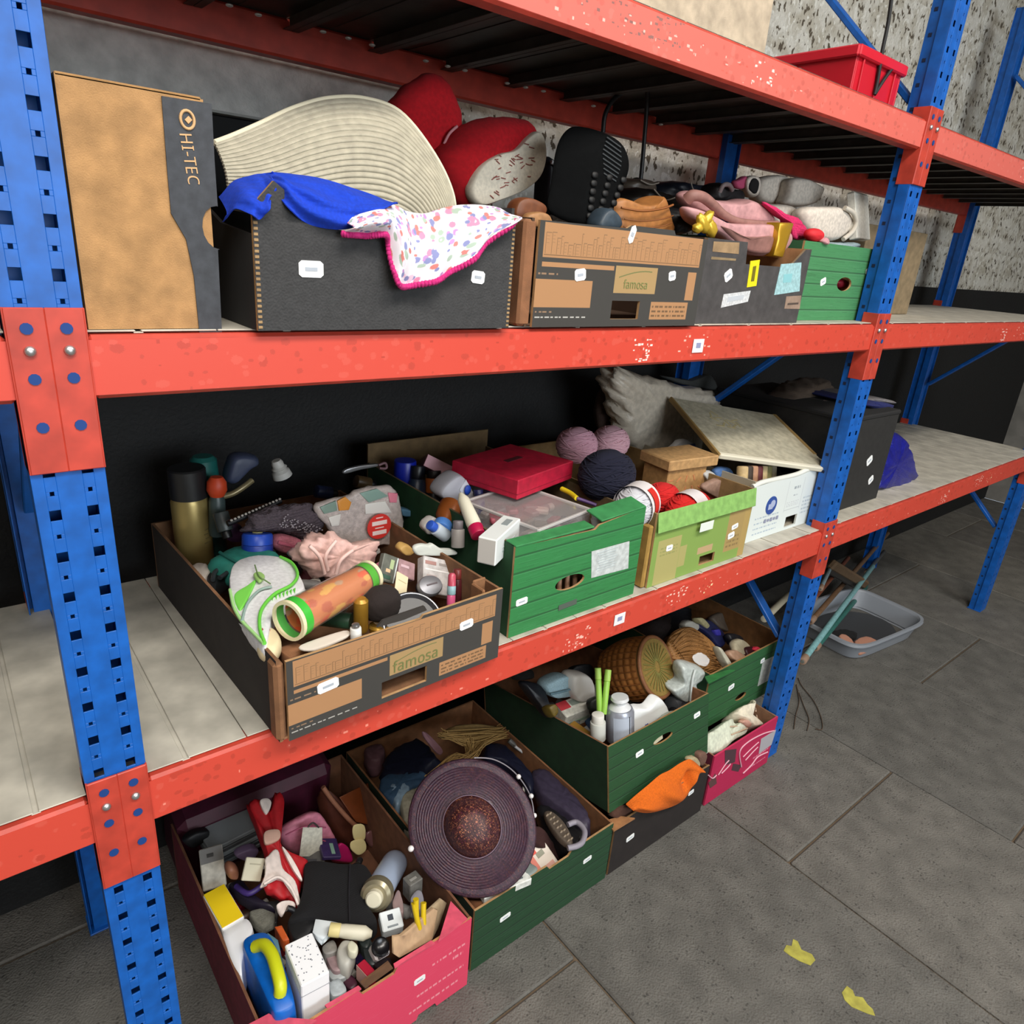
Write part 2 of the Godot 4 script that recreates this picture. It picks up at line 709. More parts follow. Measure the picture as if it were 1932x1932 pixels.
# a fold line and a flap edge on a carton's upper face
func flap(t: Node3D, m: Material, along_x := true):
	var z: Vector3 = t.get_meta("size")
	var s := S()
	if along_x:
		span(s, Vector3(z.x * 0.04, z.y - 0.0002, -z.z * 0.10), Vector3(z.x * 0.96, z.y + 0.0008, -z.z * 0.97), 0.0004)
	else:
		span(s, Vector3(z.x * 0.10, z.y - 0.0002, -z.z * 0.96), Vector3(z.x * 0.97, z.y + 0.0008, -z.z * 0.04), 0.0004)
	obj("lid_flap", s, m, t)

# a print mark on a carton: face 0 front, 1 top, 2 left; in shares of the face
func mark(t: Node3D, face: int, x0: float, y0: float, x1: float, y1: float, m: Material, part := "print"):
	var z: Vector3 = t.get_meta("size")
	var s := S()
	if face == 0:
		span(s, Vector3(x0 * z.x, y0 * z.y, 0), Vector3(x1 * z.x, y1 * z.y, 0.0007), 0.0002)
	elif face == 1:
		span(s, Vector3(x0 * z.x, z.y, -y1 * z.z), Vector3(x1 * z.x, z.y + 0.0012, -y0 * z.z), 0.0002)
	else:
		span(s, Vector3(-0.0007, y0 * z.y, -x1 * z.z), Vector3(0, y1 * z.y, -x0 * z.z), 0.0002)
	return obj(part, s, m, t)

# a round container between its base p and top q
func can(called: String, label: String, cat: String, p: Vector3, q: Vector3, specs: Array, group := "") -> Node3D:
	return turned(called, label, cat, ax(p, q), specs, group, 30)

func cyl(r: float, y0: float, y1: float, b := 0.0015) -> Array:
	return [[0, y0], [r - b, y0], [r - b * 0.3, y0 + b * 0.3], [r, y0 + b], [r, y1 - b], [r - b * 0.3, y1 - b * 0.3], [r - b, y1], [0, y1]]

# a carton standing by its front face: lower left o, lower right px, upper left py
func cart3(called: String, label: String, cat: String, o: Vector3, px: Vector3, py: Vector3, depth: float, m: Material, group := "") -> Node3D:
	var xf := fr(o, px, py)
	var z := Vector3(o.distance_to(px), absf((py - o).dot(xf.basis.y)), depth)
	var t := carton(called, label, cat, xf, z, m, group)
	t.set_meta("size", z)
	return t

func yarn(label: String, c: Vector3, rad: Vector3, m: Material, turn := 0.0, group := "balls of yarn") -> Node3D:
	var t := T("yarn_ball", label, "yarn", at(c - Vector3(0, rad.y, 0)), group)
	var s := S()
	blob(s, at(Vector3(0, rad.y, 0), turn), rad * 0.95, 2.0, 0.05, 2.0, 5, 32, 20)
	obj("core", s, m, t)
	s = S()
	var r := RandomNumberGenerator.new()
	r.seed = 17
	for k in 46:
		var b := Basis.from_euler(Vector3(r.randf_range(-0.9, 0.9), r.randf_range(0, PI), r.randf_range(-0.6, 0.6)))
		var off := r.randf_range(-0.45, 0.45)
		var q := sqrt(1.0 - off * off)
		var ring := []
		for i in 22:
			var a := TAU * i / 22
			var d := b * Vector3(cos(a) * q, off, sin(a) * q)
			ring.append(at(Vector3(0, rad.y, 0), turn) * (d * rad * (0.955 + 0.02 * sin(k * 2.1))))
		tube(s, ring, 0.0022, 5, true)
	var y := obj("strands", s, m, t)
	y.set_meta("kind", "stuff")
	return t


# ---------- room
func make_room():
	tex["flake"] = it(blotches())
	tex["concrete"] = it(speck(Color("f4f4f4"), [Color("cfcfcf"), Color("dcdcdc"), Color("ffffff"), Color("b9b9b9")], 1024, 1024, 2600, 5.0, 9))
	# floor: paving slabs bedded in mortar
	var s := S()
	span(s, Vector3(-4, -0.12, -0.9), Vector3(6, -0.008, 4.6), 0)
	var fl := struct("floor", s, mt("6a5a48", 0.95, 0, "grain", 2.0))
	var xs := [-4.0, -3.05, -2.39, -1.72, -1.05, -0.38, 0.27, 0.915, 1.583, 2.212, 2.86, 3.5, 4.15, 4.8, 5.4, 6.0]
	var starts := [0.1, 0.4, 0.2, 0.5, 0.1, 0.35, 0.13, 0.83, 0.272, 0.62, 0.1, 0.5, 0.2, 0.4, 0.1]
	for i in xs.size() - 1:
		var zz := [-0.9]
		var z0: float = starts[i] - 0.93
		while z0 < 4.6:
			if z0 > -0.7:
				zz.append(z0)
			z0 += 0.93
		zz.append(4.6)
		for j in zz.size() - 1:
			var p := S()
			span(p, Vector3(xs[i] + 0.0028, -0.05, zz[j] + 0.0028), Vector3(xs[i + 1] - 0.0028, 0.0, zz[j + 1] - 0.0028), 0.004)
			var tone: String = ["74716b", "6c6a65", "7a766e", "706c66"][rng.randi() % 4]
			obj("paving_slab", p, slab_mat(tone), fl)
	for m in [[V(1.330,0.001,0.408), V(1.349,0.001,0.404), V(1.357,0.001,0.413), V(1.377,0.001,0.405), V(1.381,0.001,0.415), V(1.368,0.001,0.432), V(1.378,0.001,0.453), V(1.371,0.001,0.466), V(1.349,0.001,0.466), V(1.338,0.001,0.446), V(1.331,0.001,0.423)], [V(1.347,0.001,0.543), V(1.372,0.001,0.542), V(1.373,0.001,0.555), V(1.364,0.001,0.565), V(1.376,0.001,0.577), V(1.369,0.001,0.591), V(1.368,0.001,0.603), V(1.358,0.001,0.613), V(1.349,0.001,0.601), V(1.334,0.001,0.572), V(1.336,0.001,0.555)]]:
		var o := []
		for p in m:
			o.append(Vector2(p.x, -p.z))
		obj("yellow_paint_mark", slab(Transform3D(Basis(Vector3.RIGHT, Vector3(0, 0, -1), Vector3.UP), Vector3(0, 0.001, 0)), o, 0.0015), mt("b3ad4c", 0.8, 0, "mottle", 6.0), fl)
	# walls
	s = S()
	span(s, Vector3(-4.1, 0, -0.92), Vector3(6.1, 3.4, -0.72), 0)
	var wb := struct("wall_back", s, mt("ffffff", 0.95, 0, "flake", 2.4, "soft_n", 0.6))
	s = S()
	span(s, Vector3(-4, 0, -0.722), Vector3(6, 1.47, -0.712), 0.002)
	obj("black_paint_coat", s, mt("101011", 0.75, 0, "patch", 3.0, "soft_n", 0.25), wb)
	s = S()
	span(s, Vector3(-4, 1.47, -0.722), Vector3(0.985, 1.70, -0.70), 0.003)
	struct("trim_1", s, mt("0c0c0d", 0.8, 0, "mottle", 2.0))
	s = S()
	span(s, Vector3(-4, 1.70, -0.722), Vector3(0.985, 1.86, -0.672), 0.004)
	struct("trim_2", s, mt("c4c4c0", 0.6, 0, "patch", 3.0, "soft_n", 0.4))
	s = S()
	span(s, Vector3(-4.2, 0, -0.9), Vector3(-4, 3.4, 4.7), 0)
	struct("wall_left", s, mt("b9b6ad", 0.95, 0, "patch", 1.0))
	s = S()
	span(s, Vector3(6, 0, -0.9), Vector3(6.2, 3.4, 4.7), 0)
	struct("wall_right", s, mt("8d8a84", 0.95, 0, "patch", 1.0))
	s = S()
	span(s, Vector3(-4, 0, 4.6), Vector3(6, 3.4, 4.8), 0)
	struct("wall_front", s, mt("c4c1b8", 0.95, 0, "patch", 1.0))
	s = S()
	span(s, Vector3(-0.4, 1.2, 4.56), Vector3(2.2, 2.7, 4.58), 0.002)
	var wg := StandardMaterial3D.new()
	wg.albedo_color = Color("e9eef2")
	wg.emission_enabled = true
	wg.emission = Color(0.93, 0.97, 1.0)
	wg.emission_energy_multiplier = 1.0
	var win := struct("window_1", s, wg)
	for q in [[Vector3(-0.46, 1.14, 4.53), Vector3(-0.4, 2.76, 4.61)], [Vector3(2.2, 1.14, 4.53), Vector3(2.26, 2.76, 4.61)], [Vector3(-0.46, 1.14, 4.53), Vector3(2.26, 1.2, 4.61)], [Vector3(-0.46, 2.7, 4.53), Vector3(2.26, 2.76, 4.61)], [Vector3(0.87, 1.2, 4.53), Vector3(0.93, 2.7, 4.61)]]:
		s = S()
		span(s, q[0], q[1], 0.004)
		obj("window_frame", s, mt("8f9396", 0.5), win)
	s = S()
	span(s, Vector3(-4.2, 3.4, -0.92), Vector3(6.2, 3.6, 4.8), 0)
	struct("ceiling", s, mt("cfccc4", 0.95, 0, "patch", 1.0))
	for i in LAMPS.size():
		var sp: Array = LAMPS[i]
		var t := T("ceiling_light", ["long white ceiling light panel above the shelf aisle", "short white ceiling light panel towards the right wall", "long white ceiling light panel towards the left wall"][i], "light", at(sp[0]), "ceiling lights")
		var f := S()
		span(f, Vector3(-sp[1] / 2 - 0.04, -0.015, -sp[2] / 2 - 0.04), Vector3(sp[1] / 2 + 0.04, 0.04, sp[2] / 2 + 0.04), 0.004)
		obj("frame", f, mt("e4e4e2", 0.4), t)
		var d := S()
		span(d, Vector3(-sp[1] / 2, -0.022, -sp[2] / 2), Vector3(sp[1] / 2, -0.014, sp[2] / 2), 0.002)
		var g := StandardMaterial3D.new()
		g.albedo_color = Color("f6f4ee")
		g.emission_enabled = true
		g.emission = Color(1.0, 0.975, 0.94)
		g.emission_energy_multiplier = 1.0
		obj("diffuser", d, g, t)

# old whitewash flaking off a dark wall
func blotches() -> Image:
	var im := Image.create(512, 512, false, Image.FORMAT_RGBA8)
	var a := FastNoiseLite.new()
	a.seed = 4
	a.frequency = 0.03
	a.fractal_octaves = 5
	var b := FastNoiseLite.new()
	b.seed = 9
	b.frequency = 0.008
	b.fractal_octaves = 3
	for y in 512:
		for x in 512:
			var q := a.get_noise_2d(x, y * 0.7) + 0.5 * b.get_noise_2d(x, y)
			var c := Color("cfccc3").lerp(Color("b3ad9f"), clampf(b.get_noise_2d(x + 90, y) * 1.6 + 0.3, 0, 1))
			if q > 0.33:
				c = c.lerp(Color("564d40"), clampf((q - 0.33) * 9.0, 0, 1))
			elif q < -0.42:
				c = Color("dddbd3")
			im.set_pixel(x, y, c)
	return im

func slab_mat(hex: String) -> StandardMaterial3D:
	if not mats.has("slab" + hex):
		var m := StandardMaterial3D.new()
		m.albedo_color = Color(hex)
		m.albedo_texture = tex["concrete"]
		m.roughness = 0.9
		m.normal_enabled = true
		m.normal_texture = tex["fine_n"]
		m.normal_scale = 0.5
		m.uv1_triplanar = true
		m.uv1_world_triplanar = true
		m.uv1_scale = Vector3(1.3, 1.3, 1.3)
		m.detail_enabled = true
		m.detail_blend_mode = BaseMaterial3D.BLEND_MODE_MUL
		m.detail_albedo = tex["patch"]
		m.uv2_scale = Vector3(0.9, 0.9, 0.9)
		m.uv2_triplanar = true
		m.uv2_world_triplanar = true
		mats["slab" + hex] = m
	return mats["slab" + hex]

# ---------- storage rack
const DECKS := [0.8113, 1.3893, 1.855]
const BEAM_H := [0.073, 0.067, 0.062]

func beam_print(base: String, marks: Array, sd: int) -> Image:
	var im := speck(Color(base), [Color(base).lightened(0.06), Color(base).darkened(0.08)], 2048, 80, 260, 9.0, sd)
	var r := RandomNumberGenerator.new()
	r.seed = sd
	for m in marks:
		var c: Color = Color(m[4])
		for k in m[3]:
			var x: int = int((m[0] + r.randf_range(-1, 1) * m[2]) * 2048)
			var y: int = int(clampf(m[1] + r.randf_range(-0.35, 0.35), 0.02, 0.92) * 80)
			im.fill_rect(Rect2i(x, y, r.randi_range(2, 9), r.randi_range(2, 6)), c)
	return im

func make_rack():
	var red := mt("cb4534", 0.5, 0, "mottle", 3.0)
	var blue := mt("0d62c0", 0.45, 0, "mottle", 4.0)
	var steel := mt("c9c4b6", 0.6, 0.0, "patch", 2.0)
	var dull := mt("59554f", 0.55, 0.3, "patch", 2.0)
	var bolt := mt("c8c8c8", 0.35, 0.9)
	var rk := T("storage_rack", "long storage rack of orange-red shelf beams on blue perforated posts", "rack")
	var prints := [
		printed(beam_print("cb4534", [[0.45, 0.55, 0.02, 26, "f0b9aa"], [0.63, 0.4, 0.02, 22, "f0c4b5"], [0.70, 0.35, 0.01, 8, "f1d9a8"], [0.2, 0.5, 0.2, 12, "e98a78"], [0.8, 0.6, 0.15, 8, "e8a292"]], 21), 0.5),
		printed(beam_print("cb4534", [[0.495, 0.6, 0.014, 22, "f3d8cf"], [0.58, 0.5, 0.03, 14, "eeb0a0"], [0.3, 0.2, 0.3, 10, "b23a2a"]], 22), 0.5),
		printed(beam_print("d4665a", [[0.42, 0.35, 0.06, 26, "8a5a54"], [0.46, 0.3, 0.03, 18, "8c605a"], [0.5, 0.6, 0.2, 40, "f0b0a4"], [0.62, 0.5, 0.02, 16, "f4d5cc"], [0.75, 0.5, 0.2, 30, "c9584a"]], 23), 0.5)]
	var bays := [[-1.771, 0.0585], [0.128, 1.893], [1.963, 3.79]]
	# upright posts: perforated face, two ribbed cheeks, a base plate
	for x in [-1.84, 0.058, 1.893, 3.79]:
		for zf in [0.0, -0.60]:
			var post := Node3D.new()
			post.name = nm("upright_post", rk)
			rk.add_child(post)
			var p := S()
			perforated(p, x, zf)
			obj("post_face", p, blue, post)
			var q := S()
			var back: float = zf - 0.055 if zf == 0.0 else zf + 0.0
			var front: float = zf - 0.002 if zf == 0.0 else zf + 0.055
			for sx in [0.0, 0.07 - 0.002]:
				var dir := 1.0 if sx == 0.0 else -1.0
				span(q, Vector3(x + sx, 0.004, (back + front) / 2 + 0.001), Vector3(x + sx + 0.002, 2.6, front), 0.0004)
				span(q, Vector3(x + sx + dir * 0.006, 0.004, back), Vector3(x + sx + dir * 0.006 + 0.002, 2.6, (back + front) / 2 + 0.001), 0.0004)
				span(q, Vector3(x + sx, 0.004, (back + front) / 2), Vector3(x + sx + dir * 0.007 + 0.001, 2.6, (back + front) / 2 + 0.002), 0.0004)
			span(q, Vector3(x + 0.008, 0.004, zf - 0.047 if zf == 0.0 else zf + 0.045), Vector3(x + 0.062, 2.6, zf - 0.045 if zf == 0.0 else zf + 0.047), 0.0004)
			obj("post_cheek", q, blue, post)
			if zf == 0.0:
				var hs := S()
				for k in 50:
					bx(hs, at(Vector3(x + 0.0055, 0.08 + k * 0.05, -0.043)), Vector3(0.001, 0.008, 0.008), 0.0002)
				obj("cheek_slots", hs, mt("04183a", 0.8), post)
			var b := S()
			span(b, Vector3(x - 0.002, 0.0, back - 0.004), Vector3(x + 0.072, 0.004, front + 0.002), 0.001)
			obj("foot_plate", b, blue, post)
		# braces between the front and rear posts
		for yy in [[0.425, -0.065, 0.70, -0.36], [1.02, -0.535, 1.33, -0.20], [1.9, -0.06, 2.35, -0.54]]:
			var br := S()
			var a := Vector3(x + 0.035, yy[0], yy[1])
			var c := Vector3(x + 0.035, yy[2], yy[3])
			bx(br, fr((a + c) / 2, c, (a + c) / 2 + Vector3(1, 0, 0)), Vector3(a.distance_to(c), 0.032, 0.014), 0.002)
			obj("brace", br, blue, rk)
	# beams, end plates and deck panels
	var panel_mesh := {}
	for lv in 3:
		var y: float = DECKS[lv]
		var h: float = BEAM_H[lv]
		for b in bays:
			for zf in [0.0, -0.60]:
				var s := S()
				var zc: float = zf if zf == 0.0 else zf + 0.035
				span(s, Vector3(b[0], y - h, zc - 0.035), Vector3(b[1], y, zc), 0.004)
				var bm := obj("shelf_beam", s, red, rk)
				if zf == 0.0:
					var f := S()
					panel(f, f, Transform3D.IDENTITY, rect(0, 0, b[1] - b[0], h - 0.009), 0.0006)
					obj("painted_face", f, prints[lv], bm, at(Vector3(b[0], y - h + 0.0045, 0.0004)))
				# end plates with bolts
				for e in 2:
					var x0: float = b[e] - (0.0005 if e == 0 else -0.0005)
					var x1: float = x0 - 0.0345 if e == 0 else x0 + 0.0345
					var zp := 0.001 if zf == 0.0 else -0.601
					var pl := S()
					span(pl, Vector3(minf(x0, x1), y - h - 0.075, zp), Vector3(maxf(x0, x1), y + 0.028, zp + (0.004 if zf == 0.0 else -0.004)), 0.001)
					# the return of the plate along the post's cheek
					span(pl, Vector3(x0 - 0.001, y - h - 0.075, minf(zp, zc - 0.036)), Vector3(x0 + 0.001, y + 0.028, maxf(zp + 0.003, zc - 0.036) if zf == 0.0 else zc), 0.0004)
					var pm := obj("end_plate", pl, red, bm)
					if zf == 0.0:
						for k in 3:
							var holes := S()
							lathe(holes, [[0.0, 0.0012], [0.0058, 0.0012], [0.0058, 0.0]], 10, at(Vector3((x0 + x1) / 2, y + 0.008 - k * 0.05, 0.005), 0, 90))
							obj("plate_hole", holes, mt("0c3a7c", 0.7), pm)
						var bo := S()
						blob(bo, at(Vector3((x0 + x1) / 2, y - 0.014, 0.0065)), Vector3(0.0055, 0.0055, 0.004), 2.0, 0, 1, 1, 12, 8)
						obj("plate_bolt", bo, bolt, pm)
			var n := 11
			var w: float = (b[1] - b[0] + 0.064) / n
			var key := "%.3f/%d" % [w, 0 if lv < 2 else 1]
			if not panel_mesh.has(key):
				var d := S()
				var hw := w / 2 - 0.0007
				span(d, Vector3(-hw, -0.002, -0.6), Vector3(-0.003, 0.0, -0.010), 0.0007)
				span(d, Vector3(0.003, -0.002, -0.6), Vector3(hw, 0.0, -0.010), 0.0007)
				span(d, Vector3(-0.005, -0.0034, -0.6), Vector3(0.005, -0.0022, -0.010), 0.0005)
				for sx in [-1.0, 1.0]:
					span(d, Vector3(sx * hw, -0.022, -0.56), Vector3(sx * (hw - 0.0015), -0.001, -0.037), 0.0005)
					span(d, Vector3(sx * hw, -0.0235, -0.56), Vector3(sx * (hw - 0.014), -0.022, -0.037), 0.0005)
				d.generate_normals()
				panel_mesh[key] = d.commit()
			for k in n:
				var mi := MeshInstance3D.new()
				mi.name = nm("deck_panel", rk)
				mi.mesh = panel_mesh[key]
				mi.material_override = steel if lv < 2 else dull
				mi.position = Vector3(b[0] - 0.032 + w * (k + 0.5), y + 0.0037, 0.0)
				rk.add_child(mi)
	# rivets below the top deck, by its rear beam
	for p in [V(0.458,1.829,-0.473), V(0.508,1.829,-0.484), V(0.620,1.829,-0.483), V(0.667,1.829,-0.482), V(0.716,1.829,-0.486), V(0.838,1.829,-0.498), V(0.887,1.829,-0.495), V(0.927,1.829,-0.493), V(1.046,1.829,-0.506), V(1.093,1.829,-0.501), V(1.138,1.829,-0.494), V(1.308,1.829,-0.509), V(1.518,1.829,-0.571), V(1.565,1.829,-0.519)]:
		var rv := S()
		blob(rv, at(p), Vector3(0.006, 0.0025, 0.006), 2.0, 0, 1, 1, 10, 8)
		obj("rivet", rv, mt("e8e6e0", 0.4, 0.4), rk)
	# labels stuck on the beams
	for p in [V(1.164,1.354,0.002), V(1.049,0.781,0.002)]:
		var st := S()
		bx(st, at(p), Vector3(0.033, 0.026, 0.0012), 0.0003)
		var sm := obj("beam_label", st, mt("e6e4e6", 0.6), rk)
		var sq := S()
		bx(sq, at(p + Vector3(0, 0.001, 0.0008)), Vector3(0.014, 0.010, 0.0006), 0.0002)
		obj("label_print", sq, mt("8a8fb0", 0.7), sm)

func perforated(s: SurfaceTool, x: float, zf: float):
	var z1 := zf if zf == 0.0 else zf
	var z0 := z1 - 0.002 if zf == 0.0 else z1 + 0.002
	var lo := minf(z0, z1)
	var hi := maxf(z0, z1)
	# strips beside the two columns of slots
	for c in [[0.0, 0.0115], [0.0225, 0.0475], [0.0585, 0.07]]:
		span(s, Vector3(x + c[0], 0.004, lo), Vector3(x + c[1], 2.6, hi), 0.0003)
	for c in [0.0115, 0.0475]:
		for k in 52:
			var y := 0.004 + k * 0.05
			# plain web, round pilot hole narrowed from both sides, web, then the square slot
			span(s, Vector3(x + c, y, lo), Vector3(x + c + 0.011, y + 0.0165, hi), 0.0003)
			span(s, Vector3(x + c, y + 0.0165, lo), Vector3(x + c + 0.0035, y + 0.0215, hi), 0.0003)
			span(s, Vector3(x + c + 0.0075, y + 0.0165, lo), Vector3(x + c + 0.011, y + 0.0215, hi), 0.0003)
			span(s, Vector3(x + c, y + 0.0215, lo), Vector3(x + c + 0.011, y + 0.038, hi), 0.0003)


# ---------- prints on the produce boxes
func fill(im: Image, x0: float, y0: float, x1: float, y1: float, c: String):
	var z := im.get_size()
	im.fill_rect(Rect2i(int(x0 * z.x), int(y0 * z.y), maxi(1, int((x1 - x0) * z.x)), maxi(1, int((y1 - y0) * z.y))), Color(c))

func scribble(im: Image, x0: float, y0: float, x1: float, y1: float, c: String, rows: int, r: RandomNumberGenerator):
	for k in rows:
		var y := lerpf(y0, y1, (k + 0.5) / rows)
		var x := x0
		while x < x1:
			var l := r.randf_range(0.006, 0.03)
			fill(im, x, y - (y1 - y0) / rows * 0.28, minf(x + l, x1), y + (y1 - y0) / rows * 0.2, c)
			x += l + r.randf_range(0.004, 0.012)

func print_dark_box() -> StandardMaterial3D:
	var im := Image.create(1024, 420, false, Image.FORMAT_RGBA8)
	im.fill(Color("3b3936"))
	var r := RandomNumberGenerator.new()
	r.seed = 4
	var k := "a87c55"
	fill(im, 0.025, 0.055, 0.965, 0.36, k)
	fill(im, 0.025, 0.40, 0.415, 0.445, k)
	fill(im, 0.425, 0.395, 0.685, 0.665, "a3865a")
	fill(im, 0.0, 0.555, 0.30, 0.815, k)
	fill(im, 0.895, 0.415, 0.955, 0.72, k)
	fill(im, 0.67, 0.745, 0.925, 0.935, k)
	# skyline of little line-drawn houses in the top band
	var x := 0.035
	while x < 0.95:
		var l := r.randf_range(0.008, 0.03)
		var top := r.randf_range(0.10, 0.24)
		fill(im, x, top, x + 0.0022, 0.33, "6d5238")
		fill(im, x, top, x + l, top + 0.008, "7d6045")
		for q in 3:
			fill(im, x + 0.004, top + 0.03 + q * 0.03, x + l * 0.7, top + 0.037 + q * 0.03, "8a6b4c")
		x += l + 0.002
	fill(im, 0.03, 0.335, 0.96, 0.343, "6d5238")
	scribble(im, 0.68, 0.775, 0.91, 0.92, "6d5238", 3, r)
	scribble(im, 0.01, 0.49, 0.11, 0.525, "8d7158", 1, r)
	scribble(im, 0.01, 0.845, 0.10, 0.875, "8d7158", 1, r)
	scribble(im, 0.01, 0.895, 0.28, 0.925, "a9a6a0", 1, r)
	# the arc over the name
	for i in 80:
		var a := float(i) / 80
		fill(im, 0.45 + a * 0.2, 0.50 - sin(a * PI * 0.6) * 0.07, 0.453 + a * 0.2, 0.512 - sin(a * PI * 0.6) * 0.07, "6d7044")
	return printed(im, 0.85)

func print_green_box(c: String, sd: int) -> StandardMaterial3D:
	var im := Image.create(768, 320, false, Image.FORMAT_RGBA8)
	im.fill(Color(c))
	var r := RandomNumberGenerator.new()
	r.seed = sd
	for k in 900:
		var y := r.randf()
		var x := r.randf()
		var q: Color = Color(c).lightened(r.randf_range(0, 0.09)) if r.randf() < 0.5 else Color(c).darkened(r.randf_range(0, 0.2))
		fill(im, x, y, minf(1.0, x + r.randf_range(0.02, 0.2)), minf(1.0, y + 0.006), q.to_html(false))
	for k in 5:
		var y := 0.17 + k * 0.17
		fill(im, 0, y, 1, y + 0.02, Color(c).darkened(0.28).to_html(false))
		fill(im, 0, y + 0.02, 1, y + 0.03, Color(c).lightened(0.08).to_html(false))
	return printed(im, 0.8)

func print_pink_box(c: String, line: String, sd: int) -> StandardMaterial3D:
	var im := Image.create(768, 320, false, Image.FORMAT_RGBA8)
	im.fill(Color(c))
	var r := RandomNumberGenerator.new()
	r.seed = sd
	for k in 120:
		var x := r.randf()
		var y := r.randf()
		fill(im, x, y, minf(1, x + 0.05), minf(1, y + 0.008), Color(c).lightened(0.05).to_html(false))
	scribble(im, 0.78, 0.30, 0.97, 0.36, line, 1, r)
	scribble(im, 0.90, 0.40, 0.96, 0.48, line, 1, r)
	scribble(im, 0.70, 0.62, 0.97, 0.68, line, 1, r)
	scribble(im, 0.66, 0.80, 0.94, 0.86, line, 1, r)
	return printed(im, 0.75)

# ---------- the top shelf and what stands on the deck above it
func make_top_shelf():
	mats["famosa"] = print_dark_box()
	tex["floral"] = it(speck(Color("ebe6ec"), [Color("d98aa8"), Color("8287b4"), Color("cc7a74"), Color("ecc3d4"), Color("a3b5a6"), Color("b58abf"), Color("ecd3dd"), Color("e3dfea")], 384, 384, 110, 24.0, 14))
	var cream := mt("cfc9b6", 0.9, 0, "mottle", 8.0, "fine_n", 0.3)
	var kraft := card("c2925f")

	# shoe carton with a dark band
	var o := Vector3(0.1325, 1.3936, -0.012)
	var t := T("shoe_carton", "tall tan shoe carton with a dark printed band on the upper shelf", "box", at(o))
	var band := []
	for p in [V(0.225,1.624,-0.012), V(0.274,1.625,-0.012), V(0.273,1.572,-0.012), V(0.273,1.525,-0.012)]:
		band.append(L2(t, p))
	for k in 9:
		var a := PI / 2 + PI * k / 8
		var c := L2(t, V(0.272,1.503,-0.012))
		band.append(c + Vector2(cos(a) * 0.017, sin(a) * 0.0225))
	for p in [V(0.270,1.480,-0.012), V(0.268,1.389,-0.012), V(0.243,1.389,-0.012), V(0.242,1.451,-0.012), V(0.237,1.489,-0.012), V(0.224,1.514,-0.012), V(0.224,1.551,-0.012)]:
		band.append(L2(t, p))
	var rx: float = L2(t, V(0.266,1.389,-0.012)).x
	var s := S()
	panel(s, s, at(Vector3(0, 0, -0.002)), rect(0, 0, band[14].x - 0.002, 0.234), 0.004, [])
	obj("front_panel", s, card("b98d5c"), t)
	s = S()
	span(s, Vector3(0, 0, -0.30), Vector3(rx - 0.002, 0.236, -0.035), 0.002)
	span(s, Vector3(0, 0.232, -0.05), Vector3(rx - 0.002, 0.236, -0.002), 0.001)
	span(s, Vector3(0, 0.0, -0.05), Vector3(rx - 0.004, 0.004, -0.006), 0.001)
	obj("body", s, card("ad8352"), t)
	var bandm := obj("dark_band", slab(at(Vector3(0, 0, 0)), band, 0.0015), mt("42454b", 0.75, 0, "mottle", 9.0, "fine_n", 0.3), t)
	var tc := L2(t, V(0.247,1.569,-0.012))
	var down := Vector3(0.10, -1, 0).normalized()
	var tx := Transform3D(Basis(down, Vector3(0, 0, 1).cross(down), Vector3(0, 0, 1)), Vector3(tc.x, tc.y, 0.0004))
	words("HI-TEC", 0.0125, mt("c9a172", 0.7), bandm, tx)
	var ic := L2(t, V(0.248,1.606,-0.012))
	s = S()
	var ring := []
	for k in 20:
		ring.append(Vector3(ic.x + cos(TAU * k / 20) * 0.0068, ic.y + sin(TAU * k / 20) * 0.0085, 0.0004))
	tube(s, ring, 0.0016, 6, true)
	bx(s, at(Vector3(ic.x + 0.001, ic.y, 0.0006), 0, 0, 45), Vector3(0.006, 0.005, 0.001), 0.0003)
	obj("emblem", s, mt("c9a172", 0.7), bandm)

	# black box with the sun hat and cloths
	var blackc := mt("3a3a3b", 0.85, 0, "grain", 2.0, "fine_n", 0.3)
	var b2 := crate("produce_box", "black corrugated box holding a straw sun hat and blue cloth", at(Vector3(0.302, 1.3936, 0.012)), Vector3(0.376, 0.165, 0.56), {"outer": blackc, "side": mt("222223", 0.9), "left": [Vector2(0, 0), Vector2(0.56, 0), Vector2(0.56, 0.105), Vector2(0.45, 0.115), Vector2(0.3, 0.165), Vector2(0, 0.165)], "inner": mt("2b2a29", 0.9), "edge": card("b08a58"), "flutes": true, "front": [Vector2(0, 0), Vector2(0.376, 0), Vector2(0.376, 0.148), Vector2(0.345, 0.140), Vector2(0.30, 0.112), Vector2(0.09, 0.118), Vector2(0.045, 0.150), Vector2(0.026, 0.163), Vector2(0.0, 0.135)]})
	ptag(b2, V(0.369,1.465,0.012), 0.031, 0.019)
	ptag(b2, V(0.616,1.464,0.012), 0.023, 0.017, -5)
	make_sun_hat()
	var blue := cloth("0a3fc8")
	var top := [V(0.286,1.536,-0.050), V(0.304,1.554,-0.050), V(0.322,1.562,-0.050), V(0.332,1.565,-0.047), V(0.337,1.566,-0.045), V(0.341,1.567,-0.042), V(0.345,1.568,-0.040), V(0.354,1.569,-0.040), V(0.369,1.569,-0.036), V(0.396,1.569,-0.030), V(0.428,1.564,-0.025), V(0.457,1.558,-0.018), V(0.481,1.548,0.000)]
	var hem := [V(0.282,1.509,-0.030), V(0.286,1.524,0.000), V(0.296,1.520,0.020), V(0.306,1.515,0.022), V(0.313,1.519,0.020), V(0.323,1.535,0.006), V(0.331,1.552,-0.004), V(0.334,1.544,0.004), V(0.342,1.529,0.018), V(0.370,1.514,0.018), V(0.410,1.512,0.018), V(0.443,1.525,0.016), V(0.474,1.547,0.010)]
	s = S()
	var bb := base_of(hem)
